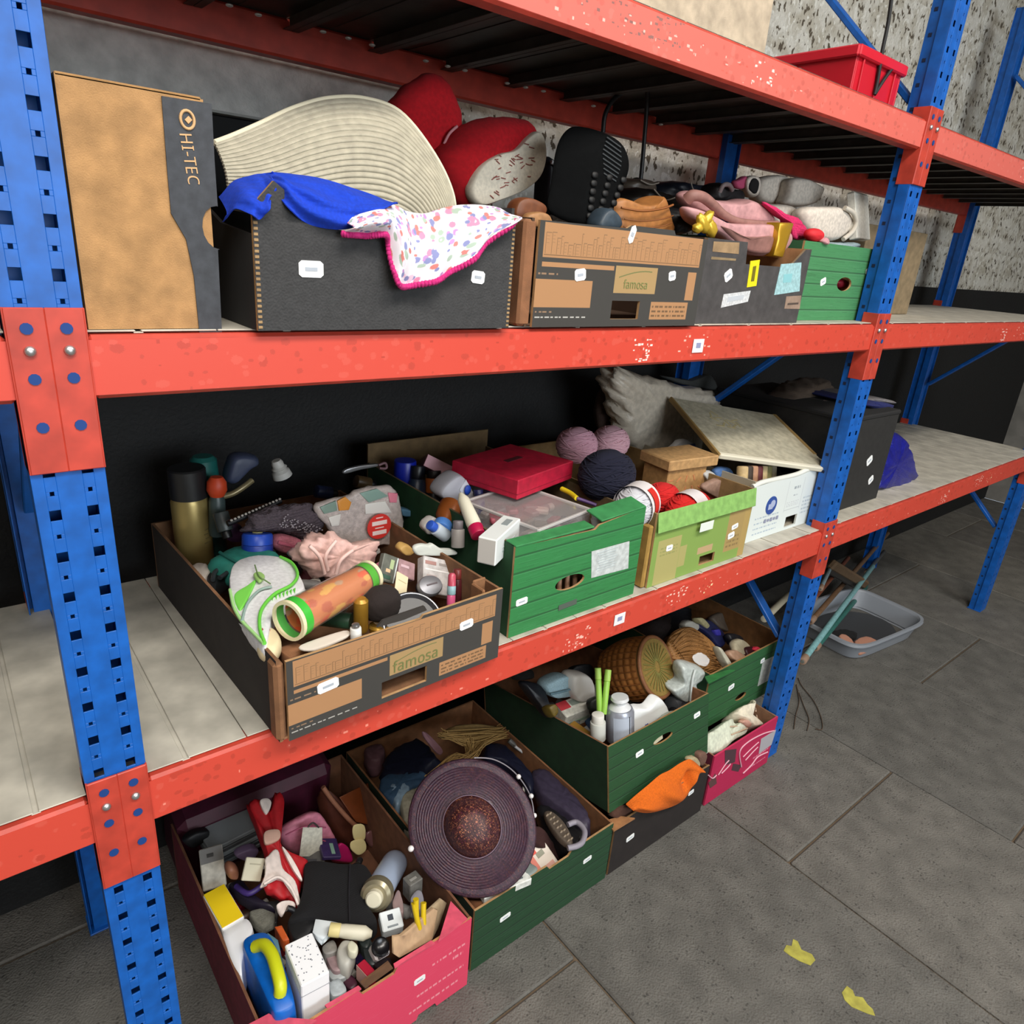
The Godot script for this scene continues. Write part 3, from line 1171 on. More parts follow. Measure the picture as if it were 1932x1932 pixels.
	sheet(s, 90, 26, func(u: float, v: float) -> Vector3:
		var p: Vector3 = along(hem, u).lerp(along(top, u), v)
		p.z += sin(v * PI) * 0.022 * (1.0 - 0.9 * exp(-pow((u - 0.5) / 0.05, 2))) + 0.005 * sin(v * 19.0 + u * 14.0) * sin(PI * u) + 0.003 * sin(u * 40.0 + v * 7.0)
		return p - bb.origin)
	var m := obj("blue_cloth", s, blue, self, bb)
	tag(m, "royal blue cloth draped over the rim of the black box below the sun hat", "cloth")
	# white flowered cloth with a bobbled hem
	var ft := [V(0.410,1.520,0.016), V(0.441,1.539,0.012), V(0.476,1.547,0.000), V(0.510,1.541,-0.010), V(0.545,1.541,-0.020), V(0.602,1.556,-0.030), V(0.662,1.560,-0.030), V(0.685,1.551,-0.010)]
	var fh := [V(0.405,1.509,0.020), V(0.436,1.509,0.022), V(0.463,1.508,0.024), V(0.475,1.455,0.026), V(0.518,1.457,0.028), V(0.568,1.476,0.027), V(0.614,1.507,0.024), V(0.665,1.543,0.018)]
	var fb := base_of(fh)
	var ff := func(u: float, v: float) -> Vector3:
		var p: Vector3 = along(fh, u).lerp(along(ft, u), v)
		p.z += 0.004 + sin(v * PI) * 0.022 + 0.006 * sin(u * 34.0 + v * 2.0) * (1.0 - v * 0.5)
		return p - fb.origin
	var fc := T("floral_cloth", "white flowered cloth with a pink bobble hem hanging over the front of the black box", "cloth", fb)
	s = S()
	sheet(s, 110, 20, ff)
	var fm := StandardMaterial3D.new()
	fm.albedo_texture = tex["floral"]
	fm.roughness = 0.9
	fm.uv1_scale = Vector3(3.0, 1.0, 1.0)
	obj("cloth", s, fm, fc)
	s = S()
	for k in 84:
		var q: Vector3 = ff.call(k / 83.0, 0.0)
		blob(s, at(q + Vector3(0, -0.002, 0.001)), Vector3(0.0036, 0.0042, 0.0036), 2.0, 0.25, 6.0, k, 8, 6)
	var bob := obj("bobble_hem", s, cloth("d42a7e"), fc)
	bob.set_meta("kind", "stuff")

	# red slippers
	var red := mt("cf1422", 1.0, 0, "mottle", 16.0, "fine_n", 0.8)
	t = P("slipper", "dark red plush slipper boot standing upright behind the sun hat, sole hidden", "slipper", [V(0.688,1.735,-0.300), V(0.713,1.757,-0.300), V(0.749,1.776,-0.300), V(0.778,1.767,-0.300), V(0.800,1.743,-0.300), V(0.813,1.704,-0.300), V(0.805,1.656,-0.300), V(0.789,1.585,-0.300), V(0.719,1.578,-0.300), V(0.685,1.649,-0.300), V(0.670,1.706,-0.300)], Vector3(0, 0, -0.09), red, 0.5, 0.05, 48, "red slippers")
	add_tube(t, "seam_piping", [V(0.777,1.695,-0.292), V(0.759,1.681,-0.288), V(0.750,1.664,-0.290)], 0.0025, mt("c8858a", 0.8), 10)
	t = P("slipper", "bright red plush slipper with its cream sole turned to the front", "slipper", [V(0.731,1.637,-0.240), V(0.754,1.662,-0.240), V(0.793,1.693,-0.240), V(0.844,1.713,-0.240), V(0.903,1.721,-0.240), V(0.938,1.714,-0.240), V(0.951,1.664,-0.240), V(0.937,1.622,-0.240), V(0.892,1.591,-0.240), V(0.821,1.562,-0.240), V(0.780,1.559,-0.240), V(0.746,1.598,-0.240)], Vector3(0.0, 0.012, -0.10), red, 0.42, 0.04, 48, "red slippers", "upper")
	var sole := [V(0.774,1.582,-0.228), V(0.772,1.604,-0.228), V(0.791,1.634,-0.228), V(0.828,1.656,-0.228), V(0.862,1.667,-0.228), V(0.890,1.691,-0.228), V(0.914,1.704,-0.228), V(0.930,1.694,-0.228), V(0.937,1.662,-0.228), V(0.925,1.629,-0.228), V(0.887,1.602,-0.228), V(0.834,1.581,-0.228), V(0.794,1.569,-0.228)]
	add_puff(t, "sole", sole, Vector3(0, 0, -0.03), mt("f4ead6", 0.9, 0, "grain", 4.0), 0.08, 0.0, 48)
	s = S()
	var rr := RandomNumberGenerator.new()
	rr.seed = 8
	for k in 34:
		var c2 := mid(sole) + Vector3(rr.randf_range(-0.045, 0.045), rr.randf_range(-0.032, 0.032) , 0.0018)
		c2.y += (c2.x - mid(sole).x) * 0.45
		bx(s, at(c2 - t.position, 0, 0, rr.randf_range(-30, 40)), Vector3(rr.randf_range(0.006, 0.014), 0.0016, 0.0012), 0.0004)
	obj("sole_stitching", s, mt("9c5a52", 0.9), t)

	# black slide sandal on end, tread to the front
	var rub := mt("0c0d0e", 0.85, 0, "mottle", 12.0, "fine_n", 0.3)
	rub.metallic_specular = 0.2
	var tread := [V(0.916,1.551,-0.100), V(0.917,1.598,-0.100), V(0.921,1.647,-0.100), V(0.932,1.677,-0.100), V(0.954,1.695,-0.100), V(0.986,1.695,-0.100), V(1.012,1.679,-0.100), V(1.022,1.653,-0.100), V(1.011,1.620,-0.100), V(0.995,1.588,-0.100), V(0.982,1.556,-0.100)]
	t = P("slide_sandal", "black rubber slide sandal stood on its toe with the tread facing out", "sandal", tread, Vector3(-0.055, 0.012, -0.035), rub, 0.10, 0.0, 44, "", "sole")
	s = S()
	for k in 9:
		var a: Vector3 = V(0.931,1.663,-0.099)
		var b: Vector3 = V(1.010,1.651,-0.099)
		var c2 := a.lerp(b, 0.5) + Vector3(0, 0.030 - k * 0.0068, 0)
		bx(s, at(c2 - t.position, 0, 0, -16), Vector3(0.052 - absf(k - 3.5) * 0.004, 0.0026, 0.003), 0.0006)
	obj("heel_tread", s, mt("33373a", 0.6), t)
	for k in 18:
		var f1 := (k % 3) / 2.0
		var f2 := int(k / 3) / 5.0
		var l: Vector3 = (V(0.931,1.567,-0.099) as Vector3).lerp(V(0.933,1.632,-0.099), f2)
		var r2: Vector3 = (V(0.976,1.567,-0.099) as Vector3).lerp(V(1.005,1.632,-0.099), f2)
		s = S()
		blob(s, at(l.lerp(r2, f1) - t.position), Vector3(0.0075, 0.0055, 0.0035), 3.0, 0, 1, 1, 8, 6)
		obj("tread_lug", s, mt("0a0a0b", 0.6), t)

	# dark printed box with shoes
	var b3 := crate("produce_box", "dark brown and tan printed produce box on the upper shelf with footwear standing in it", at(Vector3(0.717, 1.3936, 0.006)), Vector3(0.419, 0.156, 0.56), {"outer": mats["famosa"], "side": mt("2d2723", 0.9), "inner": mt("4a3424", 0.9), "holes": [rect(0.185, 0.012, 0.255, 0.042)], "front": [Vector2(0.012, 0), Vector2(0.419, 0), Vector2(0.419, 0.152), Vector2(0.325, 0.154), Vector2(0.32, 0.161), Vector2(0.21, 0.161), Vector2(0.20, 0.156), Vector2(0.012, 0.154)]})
	s = S()
	span(s, Vector3(-0.014, 0.001, -0.045), Vector3(0.011, 0.154, -0.004), 0.004)
	obj("corner_fold", s, card("8f6040"), b3)
	words("famosa", 0.014, mt("7b7f4b", 0.8), b3, at(Vector3(0.238, 0.069, 0.0006)), "Droid Sans")
	ptag(b3, V(0.821,1.474,0.006), 0.024, 0.018, 8)
	ptag(b3, V(1.048,1.480,0.006), 0.019, 0.016, 10)
	ptag(b3, V(0.930,1.541,0.010), 0.013, 0.030, -18)
	t = P("shoe", "tan brown quilted leather slip-on shoe in the printed box, right of the black sandal", "shoe", [V(1.017,1.585,-0.120), V(1.031,1.607,-0.120), V(1.091,1.601,-0.120), V(1.136,1.607,-0.120), V(1.160,1.621,-0.120), V(1.185,1.595,-0.120), V(1.202,1.547,-0.120), V(1.053,1.533,-0.120)], Vector3(-0.01, 0.0, -0.06), mt("b5773f", 0.5, 0, "mottle", 8.0), 0.25, 0.03, 40, "", "upper")
	s = S()
	tube(s, curve(w(t, [V(1.018,1.588,-0.108), V(1.070,1.587,-0.103), V(1.128,1.596,-0.105), V(1.166,1.606,-0.112)]), 12), 0.0022, 6)
	obj("collar_piping", s, mt("8a5227", 0.5), t)
	for k in 3:
		s = S()
		var dy := Vector3(0, -0.012 - k * 0.013, 0)
		tube(s, curve(w(t, [V(1.035,1.582,-0.112) + dy, V(1.077,1.582,-0.104) + dy, V(1.133,1.590,-0.105) + dy, V(1.171,1.599,-0.112) + dy]), 12), 0.0012, 6)
		obj("quilt_seam", s, mt("7d4a22", 0.6), t)
	t = P("wallet", "brown leather wallet standing at the left end of the printed footwear box", "wallet", [V(0.770,1.550,-0.100), V(0.771,1.574,-0.100), V(0.794,1.584,-0.100), V(0.829,1.577,-0.100), V(0.834,1.564,-0.100), V(0.810,1.547,-0.100)], Vector3(0, 0, -0.03), mt("7a4526", 0.5, 0, "mottle", 9.0), 0.12, 0.02, 30)
	P("coin_purse", "small tan rounded purse in front of the brown wallet", "purse", [V(0.751,1.550,-0.050), V(0.758,1.558,-0.050), V(0.782,1.562,-0.050), V(0.801,1.557,-0.050), V(0.804,1.542,-0.050), V(0.755,1.538,-0.050)], Vector3(0, 0, -0.02), mt("b07f52", 0.55, 0, "mottle", 9.0), 0.25, 0.02, 30)
	P("shoe", "blue grey strapped shoe tip beside the foot of the black sandal", "shoe", [V(0.922,1.548,-0.060), V(0.927,1.570,-0.060), V(0.945,1.582,-0.060), V(0.969,1.573,-0.060), V(0.980,1.557,-0.060), V(0.964,1.547,-0.060)], Vector3(0, 0, -0.04), mt("3a4854", 0.5, 0, "mottle", 9.0), 0.25, 0.03, 30)
	for q in [["black leather shoe lying behind the tan quilted shoe", [V(1.214,1.618,-0.260), V(1.267,1.647,-0.260), V(1.349,1.644,-0.260), V(1.402,1.622,-0.260), V(1.352,1.595,-0.260), V(1.228,1.588,-0.260)], "1c1916"], ["dark navy shoe at the back right of the printed footwear box", [V(1.442,1.669,-0.360), V(1.514,1.688,-0.360), V(1.601,1.685,-0.360), V(1.637,1.654,-0.360), V(1.530,1.626,-0.360), V(1.449,1.637,-0.360)], "171b26"], ["grey brown shoe with a light lace behind the black sandal", [V(1.276,1.654,-0.330), V(1.299,1.669,-0.330), V(1.362,1.674,-0.330), V(1.385,1.654,-0.330), V(1.343,1.633,-0.330), V(1.289,1.633,-0.330)], "5b4f44"], ["black sandal strap heap beside the pink shoes", [V(1.208,1.591,-0.140), V(1.226,1.606,-0.140), V(1.270,1.604,-0.140), V(1.298,1.578,-0.140), V(1.265,1.555,-0.140), V(1.223,1.553,-0.140)], "101114"]]:
		t = P("shoe", q[0], "shoe", q[1], Vector3(-0.02, 0.0, -0.09), mt(q[2], 0.45, 0, "mottle", 9.0), 0.35, 0.12, 36, "", "upper")
		add_tube(t, "lace", [q[1][1] + Vector3(0, -0.002, 0.006), mid(q[1]) + Vector3(0, 0.008, 0.012), q[1][2] + Vector3(0, -0.006, 0.006)], 0.0016, mt("8d8377", 0.8), 10)
	# hoop handle of a bag, standing out of the box
	t = T("bag_hoop", "tall thin black hoop handle rising behind the sandal to the deck above", "handle", base_of([V(1.384,1.642,-0.400)]))
	add_tube(t, "hoop", [V(1.241,1.758,-0.400), V(1.242,1.794,-0.400), V(1.266,1.829,-0.400), V(1.313,1.854,-0.400), V(1.361,1.864,-0.400), V(1.372,1.831,-0.400), V(1.378,1.766,-0.400), V(1.383,1.688,-0.400), V(1.382,1.642,-0.400)], 0.0052, mt("141314", 0.5), 60)
	s = S()
	puff(s, w(t, [V(1.326,1.612,-0.385), V(1.336,1.655,-0.385), V(1.368,1.681,-0.385), V(1.402,1.665,-0.385), V(1.416,1.619,-0.385)]), Vector3(0, 0, -0.03), 0.3, 0.05, 24)
	obj("handle_root", s, mt("1a1715", 0.6), t)
	t = P("trainer", "white shoe edge peeping out between the red slipper and the black sandal", "shoe", [V(1.006,1.644,-0.300), V(1.007,1.676,-0.300), V(1.030,1.672,-0.300), V(1.043,1.639,-0.300), V(1.041,1.580,-0.300), V(1.014,1.577,-0.300)], Vector3(0, 0, -0.05), mt("1b1b20", 0.6), 0.3, 0.05, 30, "", "upper")
	add_tube(t, "white_edge", [V(1.003,1.667,-0.294), V(1.016,1.662,-0.292), V(1.029,1.642,-0.294)], 0.004, mt("c9c9c9", 0.7), 10)

	# charcoal box with the pink shoes
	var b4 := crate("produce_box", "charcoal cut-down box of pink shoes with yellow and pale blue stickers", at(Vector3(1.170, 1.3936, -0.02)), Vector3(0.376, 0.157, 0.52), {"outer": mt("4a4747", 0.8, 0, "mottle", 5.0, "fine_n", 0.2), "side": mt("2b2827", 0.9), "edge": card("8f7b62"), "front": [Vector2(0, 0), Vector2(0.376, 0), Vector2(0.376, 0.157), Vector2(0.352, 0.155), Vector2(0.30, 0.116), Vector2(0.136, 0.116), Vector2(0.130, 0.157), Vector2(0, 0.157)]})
	poly(b4, "tan_print", [V(1.188,1.545,-0.020), V(1.271,1.548,-0.020), V(1.275,1.527,-0.020), V(1.189,1.527,-0.020)], card("a88a66"), 0.001, 0.0006)
	poly(b4, "tan_print", [V(1.189,1.518,-0.020), V(1.269,1.518,-0.020), V(1.269,1.514,-0.020), V(1.189,1.513,-0.020)], card("96805f"), 0.001, 0.0006)
	poly(b4, "tan_print", [V(1.481,1.450,-0.020), V(1.542,1.453,-0.020), V(1.547,1.424,-0.020), V(1.483,1.424,-0.020)], card("a08876"), 0.001, 0.0006)
	poly(b4, "lettered_line", [V(1.492,1.436,-0.020), V(1.536,1.438,-0.020), V(1.536,1.434,-0.020), V(1.492,1.432,-0.020)], mt("4c4038"), 0.001, 0.0010)
	poly(b4, "yellow_sticker", [V(1.320,1.516,-0.020), V(1.352,1.520,-0.020), V(1.357,1.469,-0.020), V(1.324,1.465,-0.020)], mt("e8d41c", 0.5), 0.001, 0.0008)
	poly(b4, "sticker_print", [V(1.332,1.506,-0.020), V(1.343,1.508,-0.020), V(1.345,1.478,-0.020), V(1.334,1.477,-0.020)], mt("6d6410", 0.6), 0.001, 0.0012)
	poly(b4, "blue_note", [V(1.434,1.515,-0.020), V(1.513,1.522,-0.020), V(1.530,1.462,-0.020), V(1.431,1.452,-0.020)], mt("a9d3d8", 0.7, 0, "mottle", 14.0), 0.001, 0.0008)
	poly(b4, "note_print", [V(1.452,1.495,-0.020), V(1.485,1.498,-0.020), V(1.487,1.480,-0.020), V(1.455,1.478,-0.020)], mt("83bcc2", 0.7), 0.001, 0.0012)
	poly(b4, "white_sticker", [V(1.249,1.450,-0.020), V(1.340,1.459,-0.020), V(1.337,1.437,-0.020), V(1.247,1.424,-0.020)], mt("dfe1e3", 0.6, 0, "mottle", 20.0), 0.001, 0.0008)
	poly(b4, "sticker_print", [V(1.265,1.445,-0.020), V(1.320,1.451,-0.020), V(1.318,1.442,-0.020), V(1.263,1.435,-0.020)], mt("b9bec4", 0.6), 0.001, 0.0012)
	ptag(b4, V(1.253,1.486,-0.020), 0.025, 0.020, 32)
	var pink := mt("d9a3a4", 0.55, 0, "mottle", 6.0, "fine_n", 0.15)
	var dusk := mt("a3746b", 0.6, 0, "mottle", 6.0)
	var gold := mt("c79a2c", 0.35, 0.5)
	t = P("pink_shoe", "pink slip-on shoe lying on top, its dusky brown opening towards the left", "shoe", [V(1.215,1.621,-0.120), V(1.225,1.631,-0.120), V(1.253,1.636,-0.120), V(1.284,1.631,-0.120), V(1.336,1.626,-0.120), V(1.416,1.631,-0.120), V(1.455,1.639,-0.120), V(1.502,1.632,-0.120), V(1.556,1.613,-0.120), V(1.552,1.599,-0.120), V(1.472,1.593,-0.120), V(1.387,1.591,-0.120), V(1.306,1.596,-0.120), V(1.236,1.605,-0.120)], Vector3(0.03, 0.01, -0.07), pink, 0.25, 0.02, 60, "pink shoes", "upper")
	add_tube(t, "opening_edge", [V(1.197,1.618,-0.105), V(1.201,1.626,-0.095), V(1.227,1.625,-0.090), V(1.263,1.614,-0.090), V(1.304,1.600,-0.092), V(1.354,1.592,-0.092), V(1.433,1.593,-0.095), V(1.527,1.600,-0.105)], 0.012, dusk, 40, 0.5)
	t = P("pink_shoe", "pink slip-on shoe with a gold bow and a gold heel band", "shoe", [V(1.161,1.603,-0.070), V(1.192,1.603,-0.070), V(1.238,1.591,-0.070), V(1.316,1.586,-0.070), V(1.481,1.595,-0.070), V(1.550,1.584,-0.070), V(1.567,1.566,-0.070), V(1.532,1.535,-0.070), V(1.443,1.528,-0.070), V(1.352,1.535,-0.070), V(1.286,1.559,-0.070), V(1.215,1.573,-0.070), V(1.176,1.584,-0.070)], Vector3(0.03, 0.0, -0.06), pink, 0.25, 0.02, 60, "pink shoes", "upper")
	add_puff(t, "opening", [V(1.269,1.577,-0.062), V(1.332,1.564,-0.060), V(1.397,1.565,-0.060), V(1.460,1.569,-0.062), V(1.469,1.537,-0.066), V(1.384,1.534,-0.066), V(1.320,1.555,-0.066)], Vector3(0, 0, -0.012), dusk, 0.3, 0.0, 36)
	add_puff(t, "gold_heel_band", [V(1.457,1.598,-0.055), V(1.512,1.602,-0.055), V(1.505,1.567,-0.055), V(1.495,1.528,-0.055), V(1.456,1.530,-0.055), V(1.459,1.564,-0.055)], Vector3(0.01, 0, -0.05), gold, 0.08, 0.0, 0)
	s = S()
	for q in [V(1.179,1.575,-0.045), V(1.205,1.569,-0.045)]:
		blob(s, at(q - t.position, 0, 0, -40), Vector3(0.022, 0.013, 0.010), 2.0, 0.25, 3.0, 4, 16, 10)
	blob(s, at(V(1.189,1.584,-0.045) - t.position, 0, 0, 50), Vector3(0.020, 0.009, 0.010), 2.0, 0.25, 3.0, 5, 16, 10)
	blob(s, at(V(1.166,1.566,-0.045) - t.position), Vector3(0.012, 0.009, 0.009), 2.0, 0.25, 3.0, 6, 16, 10)
	obj("gold_bow", s, mt("d6b23c", 0.35, 0.4), t)
	t = P("fabric_flower", "crumpled magenta fabric flower tucked behind the gold heel band", "flower", [V(1.474,1.633,-0.100), V(1.506,1.632,-0.100), V(1.547,1.622,-0.100), V(1.596,1.619,-0.100), V(1.637,1.606,-0.100), V(1.667,1.583,-0.100), V(1.627,1.568,-0.100), V(1.594,1.578,-0.100), V(1.578,1.604,-0.100), V(1.522,1.616,-0.100)], Vector3(0, 0.005, -0.03), cloth("dd2a68"), 0.3, 0.25, 48)
	# grey slippers
	var felt := mt("ebe0d2", 1.0, 0, "mottle", 12.0, "fine_n", 0.5)
	for q in [["grey fleece slipper toe at the top of the heap, left of two", [V(1.739,1.675,-0.300), V(1.730,1.709,-0.300), V(1.755,1.725,-0.300), V(1.825,1.738,-0.300), V(1.871,1.734,-0.300), V(1.874,1.699,-0.300), V(1.865,1.665,-0.300), V(1.778,1.663,-0.300)]], ["grey fleece slipper toe at the top of the heap, right of two", [V(1.793,1.691,-0.250), V(1.801,1.724,-0.250), V(1.875,1.733,-0.250), V(1.955,1.724,-0.250), V(1.972,1.715,-0.250), V(1.951,1.682,-0.250), V(1.876,1.664,-0.250), V(1.793,1.662,-0.250)]], ["grey slipper end between the magenta flower and the front slipper", [V(1.604,1.643,-0.180), V(1.654,1.652,-0.180), V(1.715,1.653,-0.180), V(1.765,1.637,-0.180), V(1.789,1.612,-0.180), V(1.781,1.585,-0.180), V(1.698,1.580,-0.180), V(1.630,1.613,-0.180)]], ["pale grey slipper lying sole out above the green box", [V(1.662,1.629,-0.120), V(1.684,1.648,-0.120), V(1.760,1.656,-0.120), V(1.836,1.662,-0.120), V(1.894,1.652,-0.120), V(1.920,1.632,-0.120), V(1.911,1.607,-0.120), V(1.863,1.585,-0.120), V(1.776,1.576,-0.120), V(1.698,1.592,-0.120)]]]:
		t = P("grey_slipper", q[0], "slipper", q[1], Vector3(0.03, 0, -0.07), felt, 0.3, 0.02, 44, "grey slippers", "upper")
		if "sole out" in q[0]:
			add_tube(t, "sole_rim", [V(1.833,1.659,-0.118), V(1.870,1.650,-0.112), V(1.895,1.630,-0.112), V(1.888,1.608,-0.112), V(1.855,1.587,-0.115)], 0.006, mt("c9c2b4", 1.0), 24)
	t = P("grey_slipper", "grey slipper with a pink lining seen into its black opening, beside the blue post", "slipper", [V(1.609,1.681,-0.260), V(1.606,1.703,-0.260), V(1.627,1.714,-0.260), V(1.661,1.714,-0.260), V(1.677,1.695,-0.260), V(1.671,1.671,-0.260), V(1.633,1.668,-0.260)], Vector3(0.05, 0, -0.06), felt, 0.3, 0.02, 40, "grey slippers", "upper")
	add_puff(t, "opening", [V(1.620,1.682,-0.255), V(1.623,1.701,-0.255), V(1.638,1.707,-0.255), V(1.654,1.700,-0.255), V(1.656,1.683,-0.255), V(1.648,1.673,-0.255)], Vector3(0, 0, -0.01), mt("0c0b0c", 0.9), 0.2, 0, 30)
	add_puff(t, "lining", [V(1.582,1.693,-0.270), V(1.602,1.702,-0.270), V(1.624,1.710,-0.270), V(1.623,1.684,-0.270), V(1.596,1.680,-0.270)], Vector3(0, 0, -0.02), mt("b5486c", 0.9), 0.3, 0, 24)
	t = P("black_shoe", "black rounded shoe heap below the slipper opening, behind the pink shoes", "shoe", [V(1.419,1.640,-0.200), V(1.423,1.668,-0.200), V(1.451,1.676,-0.200), V(1.488,1.668,-0.200), V(1.524,1.667,-0.200), V(1.536,1.644,-0.200), V(1.467,1.635,-0.200)], Vector3(0, 0, -0.06), mt("121114", 0.5), 0.3, 0.1, 36, "", "upper")
	add_tube(t, "top_line", [V(1.412,1.653,-0.190), V(1.415,1.667,-0.185), V(1.435,1.670,-0.185), V(1.457,1.662,-0.190)], 0.005, mt("6d6263", 0.6), 16)
	P("pom_pom_ball", "bright red ball ornament resting on the rim between two boxes", "ball", [V(1.613,1.581,-0.060), V(1.617,1.595,-0.060), V(1.648,1.599,-0.060), V(1.673,1.590,-0.060), V(1.670,1.575,-0.060), V(1.636,1.570,-0.060)], Vector3(0, 0, -0.035), mt("d3222c", 0.7), 0.8, 0.02, 30)
	P("tissue", "crumpled pink tissue beside the red ball", "tissue", [V(1.652,1.572,-0.055), V(1.667,1.582,-0.055), V(1.684,1.574,-0.055), V(1.680,1.566,-0.055)], Vector3(0, 0, -0.02), cloth("dba0a6"), 0.4, 0.2, 20)

	# green box at the end of the shelf
	var gw := print_green_box("3f8150", 31)
	var b5 := crate("produce_box", "green wood-print produce box with a round hand hole on the upper shelf", at(Vector3(1.585, 1.3936, -0.062)), Vector3(0.385, 0.176, 0.46), {"outer": gw, "side": mt("2c5c39", 0.85), "holes": [oval(V(1.809,1.481,-0.062).x - 1.585, V(1.809,1.481,-0.062).y - 1.3936, 0.036, 0.0165)]})
	ptag(b5, V(1.702,1.484,-0.062), 0.024, 0.016, 20)
	ptag(b5, V(1.918,1.518,-0.062), 0.026, 0.014, 20)
	P("red_ball", "dark red ball seen through the hand hole of the green box", "ball", [V(1.816,1.482,-0.085), V(1.828,1.493,-0.085), V(1.862,1.495,-0.085), V(1.891,1.487,-0.085), V(1.887,1.470,-0.085), V(1.847,1.466,-0.085)], Vector3(0.01, 0, -0.06), mt("8f1a2c", 0.5), 0.6, 0, 30)
	t = carton("notepad", "blank off-white pad leaning on the blue post behind the green box", "notepad", fr(V(1.896,1.593,-0.100), V(2.065,1.597,-0.130), V(1.954,1.696,-0.140)), Vector3(0.115, 0.112, 0.02), mt("dedbd0", 0.8, 0, "grain", 3.0))
	s = S()
	span(s, Vector3(0.002, 0.1125, -0.018), Vector3(0.113, 0.115, -0.002), 0.0005)
	obj("glued_edge", s, mt("8d8b82"), t)
	P("cloth_bundle", "pale blue and pink cloth bundle peeping over the rim of the green box", "cloth", [V(1.803,1.569,-0.100), V(1.821,1.578,-0.100), V(1.873,1.579,-0.100), V(1.913,1.583,-0.100), V(1.949,1.574,-0.100), V(1.917,1.564,-0.100), V(1.825,1.559,-0.100)], Vector3(0, 0, -0.06), cloth("a3b7bd"), 0.4, 0.2, 36)

	# on the deck above
	t = carton("cardboard_box", "plain pale cardboard box standing on the deck above the shelf", "box", at(Vector3(0.835, 1.8592, -0.06)), Vector3(0.468, 0.36, 0.4), card("c9b79f"))
	s = S()
	span(s, Vector3(0.003, 0.31, -0.0005), Vector3(0.467, 0.3115, 0.001), 0.0003)
	obj("flap_line", s, mt("8f7d66"), t)
	patch("sticker", t, mt("d9d9d6", 0.7), 0.16, 0.14, 0.03, 0.012)
	make_red_crate()

func make_sun_hat():
	var outer := [V(0.617,1.525,-0.050), V(0.622,1.573,-0.070), V(0.608,1.623,-0.100), V(0.571,1.671,-0.130), V(0.526,1.683,-0.150), V(0.476,1.676,-0.160), V(0.427,1.657,-0.160), V(0.376,1.630,-0.150), V(0.335,1.610,-0.130), V(0.305,1.597,-0.110)]
	var inner := [V(0.543,1.518,-0.040), V(0.540,1.528,-0.045), V(0.526,1.537,-0.050), V(0.503,1.541,-0.060), V(0.482,1.541,-0.065), V(0.454,1.539,-0.070), V(0.417,1.532,-0.070), V(0.379,1.525,-0.065), V(0.337,1.521,-0.060), V(0.297,1.524,-0.055)]
	var t := T("sun_hat", "wide cream straw sun hat with stitched ridges, stood on edge in the black box", "hat", base_of(inner))
	var s := S()
	var n := 19.0
	sheet(s, 90, 190, func(u: float, v: float) -> Vector3:
		var p: Vector3 = along(inner, 1.0 - u).lerp(along(outer, 1.0 - u), v)
		p.z += sin(v * PI) * 0.02 + 0.0038 * pow(absf(sin(v * n * PI)), 0.45)
		return p - t.position, 0.003)
	obj("brim", s, mt("bdb6a2", 0.9, 0, "mottle", 8.0, "fine_n", 0.25), t)
	s = S()
	var rim := []
	for k in 60:
		rim.append(along(outer, k / 59.0) - t.position)
	tube(s, rim, 0.0036, 8)
	obj("brim_edge", s, mt("d3ccb4", 0.9), t)
	s = S()
	blob(s, at(V(0.463,1.506,-0.140) - t.position), Vector3(0.085, 0.07, 0.055), 2.3, 0.02, 2.0, 3, 28, 18)
	obj("hat_crown", s, mt("cfc8b0", 0.9), t)

func make_red_crate():
	var c0: Vector3 = V(1.638,1.963,-0.060)
	var t := T("plastic_crate", "red plastic stacking crate on the deck above, right of the cardboard box", "crate", at(Vector3(c0.x, 1.8592, -0.06)))
	var z := Vector3(0.225, c0.y - 1.8592, 0.32)
	var red := mt("c2182a", 0.35)
	for q in [[Vector3(0.012, 0, -0.012), Vector3(z.x - 0.012, z.y, -0.006)], [Vector3(0.012, 0, -z.z + 0.006), Vector3(z.x - 0.012, z.y, -z.z + 0.012)], [Vector3(0.006, 0, -z.z + 0.006), Vector3(0.012, z.y, -0.006)], [Vector3(z.x - 0.012, 0, -z.z + 0.006), Vector3(z.x - 0.006, z.y, -0.006)]]:
		var s := S()
		span(s, q[0], q[1], 0.0015)
		obj("wall_panel", s, red, t)
	var r := S()
	for q in [[Vector3(0, z.y - 0.022, -0.008), Vector3(z.x, z.y, 0.004)], [Vector3(0, z.y - 0.022, -z.z - 0.004), Vector3(z.x, z.y, -z.z + 0.008)], [Vector3(-0.004, z.y - 0.022, -z.z), Vector3(0.008, z.y, 0.0)], [Vector3(z.x - 0.008, z.y - 0.022, -z.z), Vector3(z.x + 0.004, z.y, 0.0)]]:
		span(r, q[0], q[1], 0.003)
	obj("rolled_rim", r, mt("cf2233", 0.3), t)
	for k in 3:
		var s := S()
		span(s, Vector3(0.03 + k * 0.075, 0.004, -0.008), Vector3(0.036 + k * 0.075, z.y - 0.02, -0.001), 0.001)
		obj("rib", s, red, t)
	var b := S()
	span(b, Vector3(0.012, 0.001, -z.z + 0.012), Vector3(z.x - 0.012, 0.006, -0.012), 0.001)
	obj("base_panel", b, red, t)
	s_label_card(t, z)
	# a dark cable that hangs from above in front of the crate
	var c := T("hanging_cable", "thin black cable hanging down in front of the red plastic crate", "cable", at(V(1.735,1.888,-0.060)))
	add_tube(c, "cable", [V(1.715,2.086,-0.060), V(1.730,2.022,-0.060), V(1.733,1.964,-0.060), V(1.741,1.915,-0.060), V(1.742,1.886,-0.060)], 0.004, mt("151516", 0.6), 20)
	add_tube(c, "cable_branch", [V(1.805,1.958,-0.060), V(1.769,1.920,-0.060), V(1.742,1.886,-0.060)], 0.004, mt("151516", 0.6), 14)

